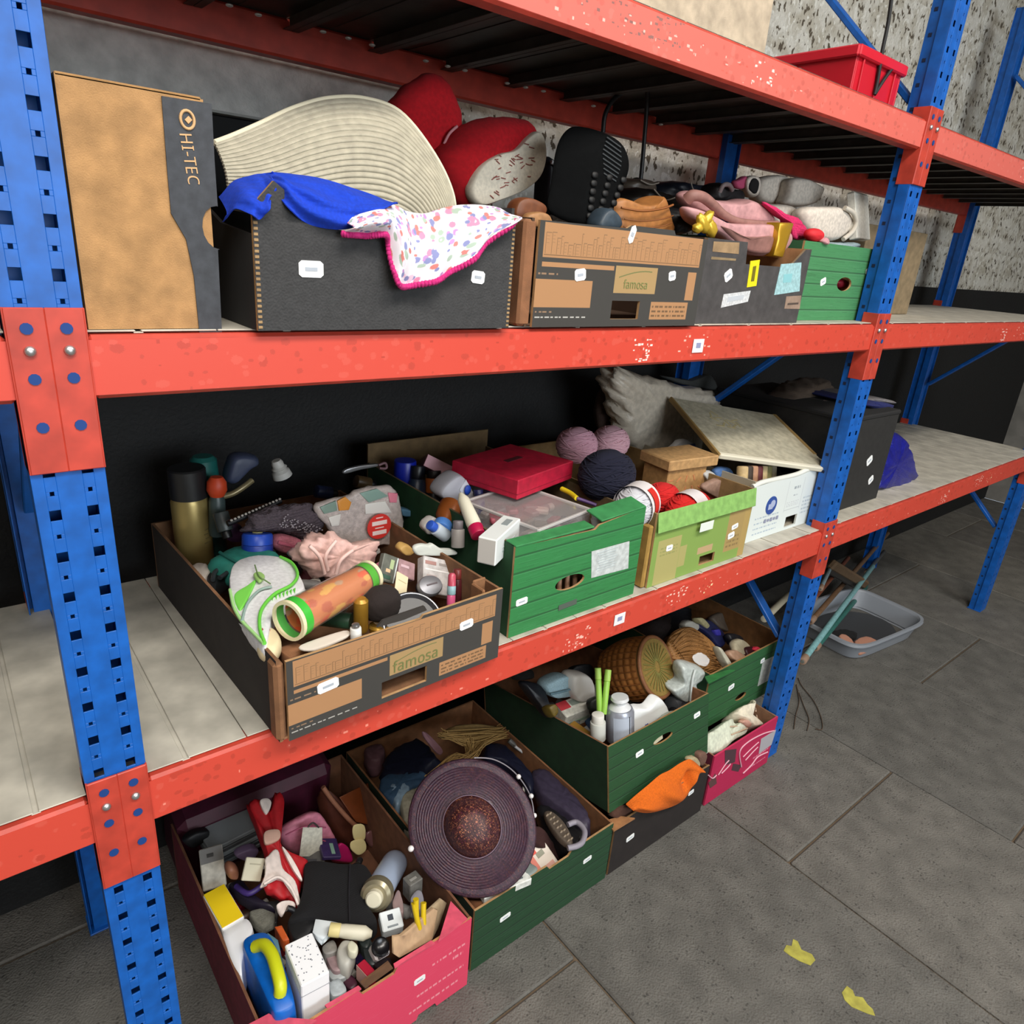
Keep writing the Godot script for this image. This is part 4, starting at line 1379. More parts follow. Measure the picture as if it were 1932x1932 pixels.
func s_label_card(t: Node3D, z: Vector3):
	var s := S()
	span(s, Vector3(0.004, z.y * 0.25, -z.z * 0.78), Vector3(0.0055, z.y * 0.72, -z.z * 0.42), 0.0004)
	obj("label_card", s, mt("cfccc2", 0.7, 0, "grain", 8.0), t)


# ---------- the middle shelf
func make_middle_shelf():
	middle_cosmetics_box()
	middle_green_box()
	middle_yarn_box()
	middle_white_box()

func middle_cosmetics_box():
	var o := Vector3(0.296, 0.8156, 0.035)
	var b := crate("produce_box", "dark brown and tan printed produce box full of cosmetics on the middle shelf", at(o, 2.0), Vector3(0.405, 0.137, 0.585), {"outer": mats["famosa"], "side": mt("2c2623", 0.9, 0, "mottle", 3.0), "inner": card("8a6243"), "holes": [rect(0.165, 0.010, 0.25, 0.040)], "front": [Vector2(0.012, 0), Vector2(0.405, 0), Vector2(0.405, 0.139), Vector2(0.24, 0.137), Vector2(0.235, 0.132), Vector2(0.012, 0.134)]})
	var s := S()
	span(s, Vector3(-0.004, 0.001, -0.030), Vector3(0.011, 0.133, -0.003), 0.005)
	obj("corner_fold", s, card("8a6040"), b)
	s = S()
	span(s, Vector3(0.365, 0.02, -0.04), Vector3(0.371, 0.143, -0.006), 0.002)
	span(s, Vector3(0.371, 0.06, -0.045), Vector3(0.399, 0.145, -0.040), 0.002)
	obj("corner_fold", s, card("9a6c48"), b)
	var fl := [V(0.456,0.953,0.028), V(0.466,0.962,0.028), V(0.542,0.964,0.028), V(0.547,0.955,0.028), V(0.503,0.951,0.028)]
	poly(b, "inner_flap", fl, mt("34302d", 0.9), 0.004, -0.007)
	words("famosa", 0.020, mt("6f7443", 0.8), b, at(Vector3(0.228, 0.060, 0.0006)))
	ptag(b, V(0.370,0.887,0.035), 0.034, 0.018, 4)
	ptag(b, V(0.624,0.908,0.035), 0.028, 0.016, 4)

	var t := can("spray_can", "gold spray can with a black cap standing in the dark back left corner", "can", Vector3(0.336, 0.868, -0.49), Vector3(0.334, 1.1, -0.49), [
		["body", mt("a8935a", 0.35, 0.45), [[0, 0], [0.030, 0], [0.034, 0.006], [0.034, 0.142], [0.031, 0.150], [0, 0.151]]],
		["cap", mt("1b1b1d", 0.45), [[0.0, 0.150], [0.0335, 0.150], [0.0335, 0.205], [0.031, 0.208], [0, 0.208]]]])
	s = S()
	for k in 4:
		bx(s, at(Vector3(0.018, 0.062 + k * 0.009, 0.0288), 32), Vector3(0.016 - (k % 2) * 0.006, 0.0022, 0.0012), 0.0003)
	obj("printed_lines", s, mt("6d5f38", 0.6), t)
	can("spray_can", "dark green spray can half hidden behind the gold one", "can", Vector3(0.378, 0.84, -0.53), Vector3(0.376, 1.1, -0.53), [
		["body", mt("123a36", 0.4), cyl(0.030, 0, 0.19)], ["cap", mt("1c5f5a", 0.35), [[0, 0.19], [0.027, 0.19], [0.025, 0.235], [0.018, 0.242], [0, 0.242]]]])
	can("squeeze_bottle", "small bottle with an orange-red cap beside the gold spray can", "bottle", V(0.372,0.942,-0.460), V(0.378,1.047,-0.460), [
		["body", mt("3c4a4a", 0.4), [[0, 0], [0.014, 0], [0.016, 0.01], [0.015, 0.07], [0.010, 0.085], [0, 0.086]]], ["cap", mt("c8431f", 0.5), [[0, 0.080], [0.013, 0.080], [0.0185, 0.092], [0.0175, 0.108], [0.011, 0.118], [0, 0.119]]]])
	t = P("hair_dryer", "dark blue grey hair dryer with a gold band lying at the dark back", "hair dryer", [V(0.404,1.039,-0.480), V(0.411,1.066,-0.480), V(0.422,1.086,-0.480), V(0.445,1.088,-0.480), V(0.468,1.079,-0.480), V(0.471,1.066,-0.480), V(0.455,1.058,-0.480), V(0.434,1.040,-0.480), V(0.418,1.029,-0.480)], Vector3(0.0, 0, -0.045), mt("3b435c", 0.5), 0.3, 0.02, 40)
	add_tube(t, "gold_band", [V(0.389,1.013,-0.475), V(0.409,1.018,-0.470), V(0.430,1.028,-0.470), V(0.450,1.038,-0.475)], 0.006, mt("8f8260", 0.35, 0.4), 20)
	can("nozzle", "ribbed white nozzle lying at the dark back of the cosmetics box", "nozzle", V(0.509,1.064,-0.500), V(0.527,1.012,-0.500), [
		["body", mt("c6c4bf", 0.5), [[0, 0], [0.009, 0], [0.012, 0.006], [0.012, 0.014], [0.016, 0.018], [0.012, 0.021], [0.018, 0.026], [0.020, 0.038], [0, 0.040]]]])
	t = T("comb", "long black comb with a row of pale teeth, laid across the back", "comb", base_of([V(0.370,1.000,-0.370)]))
	add_tube(t, "spine", [V(0.365,0.999,-0.370), V(0.420,1.009,-0.380), V(0.473,1.019,-0.390)], 0.0055, mt("131214", 0.4), 16)
	s = S()
	for k in 15:
		var p: Vector3 = (V(0.371,1.007,-0.364) as Vector3).lerp(V(0.469,1.025,-0.384), k / 14.0)
		blob(s, at(p - t.position), Vector3(0.0028, 0.0024, 0.0024), 2.0, 0, 1, 1, 8, 6)
	var tee := obj("comb_teeth", s, mt("a7a199", 0.5), t)
	tee.set_meta("kind", "stuff")
	t = P("hair_net", "crumpled purple grey hair net bunched in front of the comb", "net", [V(0.392,0.995,-0.340), V(0.409,1.015,-0.340), V(0.437,1.027,-0.340), V(0.474,1.029,-0.340), V(0.511,1.024,-0.340), V(0.538,0.999,-0.340), V(0.537,0.960,-0.340), V(0.519,0.947,-0.340), V(0.478,0.962,-0.340), V(0.444,0.981,-0.340), V(0.416,0.984,-0.340)], Vector3(0, -0.02, -0.05), mt("5f535b", 0.9, 0, "mottle", 20.0, "weave_n", 1.5), 0.35, 0.28, 60)
	s = S()
	var rr := RandomNumberGenerator.new()
	rr.seed = 3
	for k in 90:
		var q: Vector3 = (V(0.448,0.996,-0.334) as Vector3).lerp(V(0.526,0.952,-0.334), rr.randf()) + Vector3(rr.randf_range(-0.01, 0.01), rr.randf_range(-0.004, 0.022), rr.randf_range(0.0, 0.006))
		blob(s, at(q - t.position), Vector3(0.0018, 0.0014, 0.0014), 2.0, 0, 1, 1, 6, 4)
	var bd := obj("sequin_beads", s, mt("a39aa0", 0.4), t)
	bd.set_meta("kind", "stuff")
	t = P("face_cloth", "folded pink face cloth behind the blush tulle pouch", "cloth", [V(0.435,0.960,-0.330), V(0.445,0.974,-0.330), V(0.468,0.969,-0.330), V(0.493,0.952,-0.330), V(0.486,0.927,-0.330), V(0.457,0.933,-0.330), V(0.440,0.947,-0.330)], Vector3(0, -0.01, -0.04), cloth("d97f90"), 0.3, 0.08, 40)
	add_tube(t, "fold", [V(0.437,0.967,-0.318), V(0.456,0.959,-0.312), V(0.480,0.944,-0.316)], 0.004, cloth("b85c72"), 14)
	can("cream_jar", "royal blue screw-top jar behind the white and green bag", "jar", V(0.405,0.934,-0.340), V(0.411,0.974,-0.350), [
		["body", mt("1b3ea2", 0.4), cyl(0.028, 0, 0.026, 0.003)], ["cap", mt("2450c4", 0.35), [[0, 0.026], [0.0275, 0.026], [0.0275, 0.042], [0.025, 0.046], [0, 0.047]]], ["sticker", mt("d3cf8a", 0.6), [[0, 0.0472], [0.009, 0.0472], [0.009, 0.0482], [0, 0.0482]]]])
	t = P("toiletry_bag", "teal toiletry bag wedged beside the blue jar", "bag", [V(0.318,0.955,-0.340), V(0.340,0.955,-0.356), V(0.371,0.955,-0.374), V(0.390,0.955,-0.374), V(0.426,0.955,-0.344), V(0.438,0.955,-0.291), V(0.414,0.955,-0.266), V(0.352,0.955,-0.288), V(0.328,0.955,-0.306)], Vector3(0, -0.05, 0.0), mt("2f9082", 0.7, 0, "mottle", 8.0), 0.3, 0.06, 40)
	add_tube(t, "crease", [V(0.341,0.957,-0.346), V(0.346,0.957,-0.319), V(0.353,0.957,-0.291)], 0.003, mt("1d6a60", 0.8), 10)
	P("cotton_pad", "crumpled white cotton pad at the left wall of the cosmetics box", "cotton", [V(0.289,0.935,-0.358), V(0.307,0.935,-0.381), V(0.319,0.935,-0.371), V(0.323,0.935,-0.343), V(0.304,0.935,-0.304), V(0.292,0.935,-0.290), V(0.289,0.935,-0.318)], Vector3(0, -0.03, 0), mt("c9beb4", 0.95), 0.3, 0.2, 30)
	t = P("strap_coil", "coiled black strap between the cotton pad and the green bag", "strap", [V(0.314,0.930,-0.337), V(0.334,0.930,-0.353), V(0.355,0.930,-0.337), V(0.340,0.930,-0.308), V(0.315,0.930,-0.283), V(0.298,0.930,-0.247), V(0.297,0.930,-0.281)], Vector3(0, -0.03, 0), mt("15171a", 0.6), 0.3, 0.1, 36)
	add_tube(t, "coil", [V(0.309,0.936,-0.286), V(0.322,0.938,-0.313), V(0.340,0.938,-0.317), V(0.338,0.938,-0.300), V(0.320,0.938,-0.284)], 0.004, mt("2d3236", 0.45), 20)
	P("purple_packet", "dark purple packet behind the blue jar", "packet", [V(0.378,0.974,-0.420), V(0.407,0.967,-0.420), V(0.407,0.936,-0.420), V(0.378,0.944,-0.420)], Vector3(0, 0, -0.02), mt("3a1c3a", 0.5), 0.1, 0.05, 20)
	P("black_case", "black oblong case lying under the gold spray can", "case", [V(0.309,0.900,-0.512), V(0.337,0.900,-0.529), V(0.348,0.900,-0.501), V(0.330,0.900,-0.464), V(0.311,0.900,-0.464)], Vector3(0, -0.03, 0), mt("121316", 0.35), 0.2, 0, 30)

	# white and lime vanity bag
	var wht := mt("f0f0f3", 0.5, 0, "grain", 3.0)
	var lime := mt("6fd04a", 0.5)
	var out := [V(0.288,0.962,-0.182), V(0.310,0.962,-0.243), V(0.336,0.962,-0.286), V(0.372,0.962,-0.299), V(0.404,0.962,-0.290), V(0.423,0.962,-0.265), V(0.428,0.962,-0.219), V(0.417,0.962,-0.160), V(0.403,0.962,-0.131), V(0.364,0.962,-0.118), V(0.326,0.962,-0.085), V(0.302,0.962,-0.045), V(0.278,0.962,-0.006), V(0.273,0.962,-0.028), V(0.273,0.962,-0.069), V(0.275,0.962,-0.123)]
	t = P("vanity_bag", "white vanity bag with lime green piping along the left wall of the box", "bag", out, Vector3(0, -0.030, 0.0), wht, 0.05, 0.02, 60)
	var up := Vector3(0, 0.003, 0)
	add_tube(t, "lime_piping", [V(0.276,0.964,-0.004), V(0.286,0.966,-0.047), V(0.309,0.966,-0.094), V(0.346,0.967,-0.129), V(0.386,0.967,-0.146), V(0.413,0.967,-0.176), V(0.425,0.966,-0.225), V(0.419,0.963,-0.264)], 0.003, lime, 40)
	add_tube(t, "lime_piping", [V(0.275,0.963,-0.006), V(0.273,0.962,-0.050), V(0.271,0.962,-0.084), V(0.275,0.963,-0.128), V(0.290,0.963,-0.186)], 0.0028, mt("a9dc8e", 0.5), 24)
	add_tube(t, "lime_piping", [V(0.270,0.964,-0.080), V(0.296,0.966,-0.123), V(0.330,0.967,-0.154), V(0.354,0.967,-0.156)], 0.0022, mt("8fa8a0", 0.5), 20)
	add_puff(t, "lime_panel", [V(0.291,0.964,-0.168), V(0.322,0.966,-0.185), V(0.342,0.967,-0.196), V(0.315,0.967,-0.155), V(0.285,0.966,-0.116), V(0.279,0.965,-0.121)], Vector3(0, -0.006, 0), mt("7ed957", 0.55), 0.2, 0, 30)
	add_puff(t, "zip_pull", [V(0.341,0.972,-0.206), V(0.354,0.972,-0.211), V(0.357,0.972,-0.192), V(0.340,0.972,-0.177)], Vector3(0, -0.006, 0), mt("93b96c", 0.5), 0.2, 0, 20)
	add_tube(t, "zip_cord", [V(0.358,0.970,-0.240), V(0.345,0.974,-0.190), V(0.350,0.972,-0.172), V(0.355,0.969,-0.163)], 0.0013, mt("6f8a58", 0.5), 12)
	for k in 7:
		add_puff(t, "leaf_print", [(V(0.341,0.964,-0.128) as Vector3).lerp(V(0.385,0.965,-0.136), k / 6.0), (V(0.348,0.964,-0.135) as Vector3).lerp(V(0.391,0.965,-0.139), k / 6.0), (V(0.339,0.964,-0.118) as Vector3).lerp(V(0.383,0.965,-0.124), k / 6.0)], Vector3(0, -0.003, 0), lime, 0.1, 0, 0)

	t.scale = Vector3(0.88, 1, 1)
	t.position.x += 0.010
	# clear tube with an orange print and green bands
	var A: Vector3 = V(0.338,0.975,-0.027)
	var B: Vector3 = V(0.508,0.975,-0.099)
	var ln := A.distance_to(B)
	var im := speck(Color("c8733c"), [Color("b5532e"), Color("d9a04a"), Color("8f9a4a"), Color("d8552a"), Color("b99070")], 256, 128, 60, 16.0, 6)
	var pm := printed(im, 0.5)
	pm.clearcoat_enabled = true
	can("plastic_tube", "clear plastic tube with orange print and green bands lying behind the front panel", "tube", A, B, [
		["printed_sleeve", pm, [[0.0285, 0.022], [0.024, ln - 0.020]]],
		["clear_wall", glassy("f2f0e6", 0.06), [[0.0305, 0.0], [0.026, ln]]],
		["green_band", mt("3fb13a", 0.35), [[0.0308, 0.006], [0.0308, 0.020], [0.0300, 0.020]]],
		["green_band", mt("55a53c", 0.35), [[0.0270, ln - 0.024], [0.0266, ln - 0.008], [0.026, ln - 0.008]]],
		["rim", mt("e6dcb4", 0.45), [[0.026, -0.001], [0.0315, -0.001], [0.0315, 0.005], [0.030, 0.006]]],
		["rim", mt("e6dcb4", 0.45), [[0.026, ln - 0.006], [0.0275, ln - 0.006], [0.0275, ln + 0.001], [0.024, ln + 0.001], [0, ln + 0.001]]]])
	t = P("powder_puff", "cream sponge puff with a red tip in the front left corner", "puff", [V(0.291,0.955,-0.031), V(0.305,0.955,-0.059), V(0.321,0.955,-0.069), V(0.329,0.955,-0.050), V(0.324,0.955,-0.021), V(0.307,0.955,-0.000), V(0.293,0.955,-0.009)], Vector3(0, -0.03, 0), mt("dccba3", 0.9), 0.35, 0.04, 36)
	add_puff(t, "red_tip", [V(0.297,0.962,-0.040), V(0.309,0.962,-0.057), V(0.319,0.962,-0.056), V(0.316,0.962,-0.044), V(0.303,0.962,-0.036)], Vector3(0, -0.012, 0), mt("b3334a", 0.8), 0.3, 0, 24)

	t = P("gift_pouch", "crumpled blush pink tulle pouch gathered in the middle of the box", "pouch", [V(0.443,0.987,-0.230), V(0.469,1.004,-0.230), V(0.510,1.002,-0.230), V(0.549,0.974,-0.230), V(0.598,0.967,-0.230), V(0.593,0.930,-0.230), V(0.586,0.904,-0.230), V(0.535,0.896,-0.230), V(0.483,0.916,-0.230), V(0.453,0.953,-0.230)], Vector3(0.0, -0.02, -0.06), mt("f2c6bc", 0.6, 0, "mottle", 10.0), 0.3, 0.3, 70)
	for q in [[V(0.454,0.996,-0.217), V(0.470,0.973,-0.212), V(0.481,0.936,-0.217)], [V(0.503,0.996,-0.215), V(0.481,0.974,-0.210), V(0.486,0.942,-0.215)], [V(0.536,0.969,-0.217), V(0.510,0.957,-0.212), V(0.503,0.930,-0.217)]]:
		add_tube(t, "gather", q, 0.0035, mt("eac3ba", 0.6), 14)
	# clear packet with a round red sticker
	t = P("clear_packet", "crumpled clear plastic packet with bright patches and a round red sticker", "packet", [V(0.522,1.013,-0.340), V(0.591,1.024,-0.340), V(0.609,1.031,-0.340), V(0.656,1.034,-0.340), V(0.702,1.016,-0.340), V(0.722,0.914,-0.340), V(0.709,0.892,-0.340), V(0.634,0.910,-0.340), V(0.576,0.924,-0.340), V(0.548,0.964,-0.340)], Vector3(0, 0, -0.02), mt("d2c4be", 0.25, 0, "mottle", 10.0, "soft_n", 0.6), 0.10, 0.05, 60)
	for q in [["d9913c", [V(0.565,1.020,-0.337), V(0.582,1.026,-0.337), V(0.595,1.012,-0.337), V(0.589,0.997,-0.337), V(0.568,0.999,-0.337)]], ["7f988c", [V(0.529,1.013,-0.337), V(0.562,1.021,-0.337), V(0.565,1.000,-0.337), V(0.537,0.998,-0.337)]], ["86a398", [V(0.613,1.028,-0.337), V(0.651,1.032,-0.337), V(0.677,1.012,-0.337), V(0.633,1.005,-0.337)]], ["dc7f92", [V(0.677,1.019,-0.337), V(0.699,1.014,-0.337), V(0.697,0.994,-0.337), V(0.681,0.997,-0.337)]], ["e2dfd8", [V(0.625,1.003,-0.337), V(0.670,1.002,-0.337), V(0.686,0.974,-0.337), V(0.625,0.982,-0.337)]], ["e0ba3a", [V(0.696,0.931,-0.337), V(0.716,0.933,-0.337), V(0.718,0.912,-0.337), V(0.703,0.911,-0.337)]], ["d96a55", [V(0.695,0.911,-0.337), V(0.715,0.911,-0.337), V(0.707,0.896,-0.337), V(0.693,0.900,-0.337)]], ["dfdbd4", [V(0.546,0.989,-0.337), V(0.572,0.992,-0.337), V(0.568,0.968,-0.337), V(0.552,0.969,-0.337)]]]:
		add_puff(t, "bright_patch", q[1], Vector3(0, 0, -0.004), mt(q[0], 0.4), 0.05, 0, 0)
	var sc: Vector3 = V(0.653,0.952,-0.331)
	s = S()
	lathe(s, [[0, 0], [0.0270, 0], [0.0275, 0.0008], [0.0270, 0.0016], [0, 0.0016]], 32, at(sc - t.position, 0, 90))
	var st := obj("round_sticker", s, mt("d8342c", 0.5), t)
	s = S()
	for q in [[0.008, 0.034, 0.009], [-0.013, 0.032, 0.009]]:
		bx(s, at(sc - t.position + Vector3(0, q[0], 0.0018)), Vector3(q[1], q[2], 0.0008), 0.0002)
	for q in [[0.0195, 0.016], [-0.0025, 0.020]]:
		bx(s, at(sc - t.position + Vector3(0, q[0], 0.0018)), Vector3(q[1], 0.0022, 0.0008), 0.0002)
	obj("sticker_words", s, mt("f0d9d4", 0.6), st)

	# brush, mirror, compact and small packets at the front
	var bc: Vector3 = V(0.506,0.944,-0.055)
	t = T("powder_brush", "round dark brown powder brush with a gold handle, bristles upwards", "brush", at(bc - Vector3(0.012, 0.085, 0.0)))
	s = S()
	blob(s, at(Vector3(0.012, 0.085, 0)), Vector3(0.033, 0.031, 0.026), 2.2, 0.05, 4.0, 3, 32, 22)
	obj("bristles", s, mt("2a211f", 1.0, 0, "grain", 10.0, "fine_n", 1.0), t)
	s = S()
	lathe(s, [[0, 0], [0.008, 0], [0.010, 0.02], [0.013, 0.05], [0.018, 0.064], [0.016, 0.068], [0, 0.068]], 20, ax(Vector3(-0.002, -0.02, 0.006), Vector3(0.012, 0.085, 0)))
	obj("gold_handle", s, mt("b58a33", 0.35, 0.5), t)
	t = T("gold_compact", "gold capped bottle standing beside the powder brush", "bottle", base_of([V(0.466,0.907,-0.050)]))
	s = S()
	lathe(s, [[0, 0], [0.010, 0], [0.012, 0.004], [0.012, 0.055], [0.008, 0.060], [0, 0.061]], 20)
	obj("body", s, mt("a67d2c", 0.35, 0.4), t)
	var mp: Vector3 = V(0.553,0.902,-0.035)
	t = T("round_mirror", "round black framed hand mirror standing up behind the front rim", "mirror", ax(mp, mp + Vector3(-0.15, 0.72, 0.7)))
	s = S()
	lathe(s, [[0.043, 0.004], [0.048, 0.008], [0.054, 0.006], [0.056, 0.0], [0.054, -0.006], [0.048, -0.007], [0, -0.007]], 44)
	obj("frame", s, mt("3a3a3e", 0.25), t)
	s = S()
	var rg := []
	for k in 44:
		rg.append(Vector3(cos(TAU * k / 44) * 0.0505, 0.0082, sin(TAU * k / 44) * 0.0505))
	tube(s, rg, 0.0022, 6, true)
	obj("silver_line", s, mt("9a9a9e", 0.25, 0.7), t)
	s = S()
	lathe(s, [[0, 0.0045], [0.0435, 0.0045], [0.044, 0.003]], 40)
	obj("glass", s, mt("1b1b1e", 0.35), t)
	var cp: Vector3 = V(0.619,0.933,-0.085)
	t = T("compact", "oval silver powder compact lying in front of the white carton", "compact", ax(cp, cp + Vector3(0, 0.75, 0.65)))
	s = S()
	lathe(s, [[0, -0.006], [0.022, -0.006], [0.0245, -0.003], [0.0245, 0.002], [0.022, 0.006], [0.014, 0.0085], [0, 0.009]], 36, Transform3D.IDENTITY, Vector2(1.0, 0.8))
	obj("lid", s, mt("8d8d92", 0.45, 0.6), t)
	s = S()
	lathe(s, [[0, -0.012], [0.022, -0.012], [0.024, -0.010], [0.024, -0.0065], [0, -0.0065]], 36, Transform3D.IDENTITY, Vector2(1.0, 0.8))
	obj("base", s, mt("17171a", 0.3), t)
	s = S()
	bx(s, at(Vector3(0.001, 0.0092, 0.0)), Vector3(0.022, 0.001, 0.003), 0.0004)
	obj("engraved_line", s, mt("5a5054", 0.4), t)
	t = cart3("carton", "white printed cosmetics carton leaning at the right wall of the box", "carton", V(0.622,0.910,-0.110), V(0.702,0.879,-0.100), V(0.649,0.960,-0.150), 0.022, mt("d9d4d2", 0.6, 0, "mottle", 8.0))
	for q in [[0.04, 0.78, 0.32, 0.88, "a87f78"], [0.4, 0.80, 0.9, 0.87, "9a938f"], [0.04, 0.62, 0.94, 0.66, "efecea"], [0.08, 0.45, 0.34, 0.5, "b9a9a6"], [0.04, 0.3, 0.5, 0.34, "c9c3c0"]]:
		mark(t, 0, q[0], q[1], q[2], q[3], mt(q[4], 0.6))
	t = P("paper_slip", "white folded paper sticking up behind the white printed carton", "paper", [V(0.631,0.974,-0.160), V(0.646,0.978,-0.160), V(0.665,0.973,-0.160), V(0.675,0.973,-0.160), V(0.695,0.958,-0.160), V(0.726,0.949,-0.160), V(0.727,0.938,-0.160), V(0.656,0.953,-0.160), V(0.637,0.959,-0.160)], Vector3(0, 0, -0.012), mt("c9ccc4", 0.7), 0.15, 0.1, 36)
	can("lip_gloss", "pink and pale blue lip gloss tube standing by the right wall", "lip gloss", V(0.628,0.914,-0.030), V(0.638,0.970,-0.045), [
		["tube", mt("cf5c86", 0.3), cyl(0.0075, 0, 0.022)], ["label_band", mt("8fb0b8", 0.35), cyl(0.0076, 0.022, 0.038)], ["cap", mt("b4475a", 0.3), [[0, 0.038], [0.0072, 0.038], [0.0068, 0.056], [0.004, 0.060], [0, 0.0605]]]])
	can("lipstick", "dark red lipstick standing behind the lip gloss", "lipstick", V(0.663,0.904,-0.060), V(0.667,0.955,-0.070), [["case", mt("4a1a1e", 0.35), cyl(0.008, 0, 0.04)], ["cap", mt("6d2a26", 0.4), cyl(0.0075, 0.04, 0.058)]])
	t = cart3("packet", "grey green blister packet standing beside the pink pouch", "packet", V(0.537,0.952,-0.120), V(0.566,0.935,-0.120), V(0.550,0.995,-0.140), 0.012, mt("6d6f66", 0.4, 0, "mottle", 10.0))
	for q in [[0.5, 0.5, 0.75, 0.85, "a9b88c"], [0.3, 0.35, 0.6, 0.48, "d6b48f"], [0.1, 0.1, 0.7, 0.25, "3f5a4c"], [0.9, 0.02, 0.98, 0.98, "c9d2d0"]]:
		mark(t, 0, q[0], q[1], q[2], q[3], mt(q[4], 0.4))
	t = cart3("carton", "small dusty pink carton behind the cream card", "carton", V(0.582,0.944,-0.130), V(0.616,0.925,-0.130), V(0.595,0.967,-0.150), 0.03, mt("b58f92", 0.6, 0, "mottle", 8.0))
	mark(t, 0, 0.1, 0.55, 0.6, 0.7, mt("c9aab0", 0.6))
	t = cart3("card", "plain cream card standing in front of the dusty pink carton", "card", V(0.549,0.941,-0.085), V(0.572,0.923,-0.085), V(0.572,0.962,-0.110), 0.004, mt("ded0ac", 0.75))
	mark(t, 0, 0.15, 0.6, 0.85, 0.64, mt("c4b48f", 0.7))
	t = P("tan_wrapper", "torn tan wrapper between the clear packet and the white carton", "wrapper", [V(0.625,0.955,-0.200), V(0.634,0.965,-0.200), V(0.650,0.958,-0.200), V(0.658,0.942,-0.200), V(0.642,0.940,-0.200)], Vector3(0, 0, -0.02), mt("c19a58", 0.6), 0.2, 0.15, 24)
	can("lighter", "small white cylinder lighter standing behind the front panel", "lighter", V(0.427,0.932,0.010), V(0.426,0.964,0.010), [["body", mt("dcdcd8", 0.4), cyl(0.0085, -0.02, 0.024)], ["top", mt("8c8c8c", 0.3, 0.7), cyl(0.006, 0.024, 0.030)]])
	P("paper_strip", "white paper strip lying along the inside of the front panel", "paper", [V(0.344,0.945,-0.003), V(0.416,0.945,-0.008), V(0.413,0.945,0.009), V(0.357,0.945,0.017)], Vector3(0, -0.004, 0), mt("d8cfc4", 0.8), 0.05, 0.02, 20)
	P("kraft_scrap", "brown cardboard scrap in the front left corner", "cardboard", [V(0.321,0.930,-0.036), V(0.352,0.930,-0.037), V(0.360,0.930,-0.012), V(0.328,0.930,-0.001)], Vector3(0, -0.02, 0), card("9a6a48"), 0.05, 0.02, 0)
	for q in [["small dark cosmetics bottle lying at the back right of the box", V(0.593,0.984,-0.500), V(0.651,0.967,-0.500), "1e2a4e"], ["small brown bottle lying at the back behind the packet", V(0.687,0.993,-0.500), V(0.732,0.978,-0.500), "4d3a22"], ["dark bottle lying in front of the hair dryer", V(0.369,1.003,-0.420), V(0.372,0.963,-0.400), "3a4040"]]:
		can("cosmetics_bottle", q[0], "bottle", q[1], q[2], [["body", mt(q[3], 0.4), cyl(0.014, 0, 0.036)], ["cap", mt("0f1012", 0.4), cyl(0.009, 0.036, 0.05)]])
	heap("of the cosmetics box", Vector3(0.35, 0.885, -0.44), Vector3(0.64, 0.915, -0.08), [["black", "1d1d20"], ["grey", "6d6a68"], ["white", "c9c5bf"], ["pink", "b87080"], ["brown", "5d4232"], ["navy", "20264a"], ["green", "3d6a50"]], 61)
	t = P("silver_scissors", "silver scissors lying on the dark heap between the boxes", "scissors", [V(0.635,1.032,-0.450), V(0.638,1.041,-0.450), V(0.673,1.045,-0.450), V(0.716,1.043,-0.450), V(0.716,1.038,-0.450), V(0.673,1.036,-0.450)], Vector3(0, 0, -0.008), mt("9a9a9c", 0.3, 0.7), 0.1, 0, 24)
	add_tube(t, "finger_loop", [V(0.715,1.041,-0.448), V(0.731,1.044,-0.448), V(0.734,1.032,-0.448), V(0.717,1.034,-0.448)], 0.003, mt("7a5a60", 0.4), 14)

# small things showing between the larger ones; every one its own colour and kind
func heap(where: String, lo: Vector3, hi: Vector3, cols: Array, sd: int):
	var r := RandomNumberGenerator.new()
	r.seed = sd
	var kinds := ["bottle", "carton", "tube", "packet"]
	for i in cols.size() * 4:
		var kind: String = kinds[i % 4]
		var c: Array = cols[i / 4]
		var p := Vector3(r.randf_range(lo.x, hi.x), r.randf_range(lo.y, hi.y), r.randf_range(lo.z, hi.z))
		var lab := "small %s %s lying low in the heap %s" % [c[0], kind, where]
		var xf := at(p, r.randf() * 360, r.randf_range(-25, 25), 90 if kind == "bottle" or kind == "tube" else 0)
		var m := mt(c[1], 0.45, 0, "mottle", 9.0)
		if kind == "bottle":
			turned("small_bottle", lab, kind, xf, [["body", m, [[0, -0.03], [0.013, -0.03], [0.014, -0.026], [0.014, 0.018], [0.008, 0.026], [0, 0.026]]], ["cap", mt("d0ccc4" if i % 3 else "1c1c20", 0.4), cyl(0.008, 0.026, 0.042)]], "", 16)
		elif kind == "tube":
			turned("small_tube", lab, kind, xf, [["body", m, [[0, -0.03], [0.009, -0.03], [0.010, 0.02], [0.003, 0.048], [0, 0.048]]], ["cap", mt("b9b4aa", 0.4), cyl(0.0095, -0.045, -0.03)]], "", 16)
		else:
			var z := Vector3(0.055, 0.022, 0.035) if kind == "carton" else Vector3(0.06, 0.010, 0.045)
			var t := carton("small_" + kind, lab, kind, xf, z, m)
			t.set_meta("size", z)
			mark(t, 1, 0.15, 0.3, 0.7, 0.5, mt(["d8d4cc", "3a3a40", "b06a5a", "7a9a8a"][i / 4 % 4], 0.5))

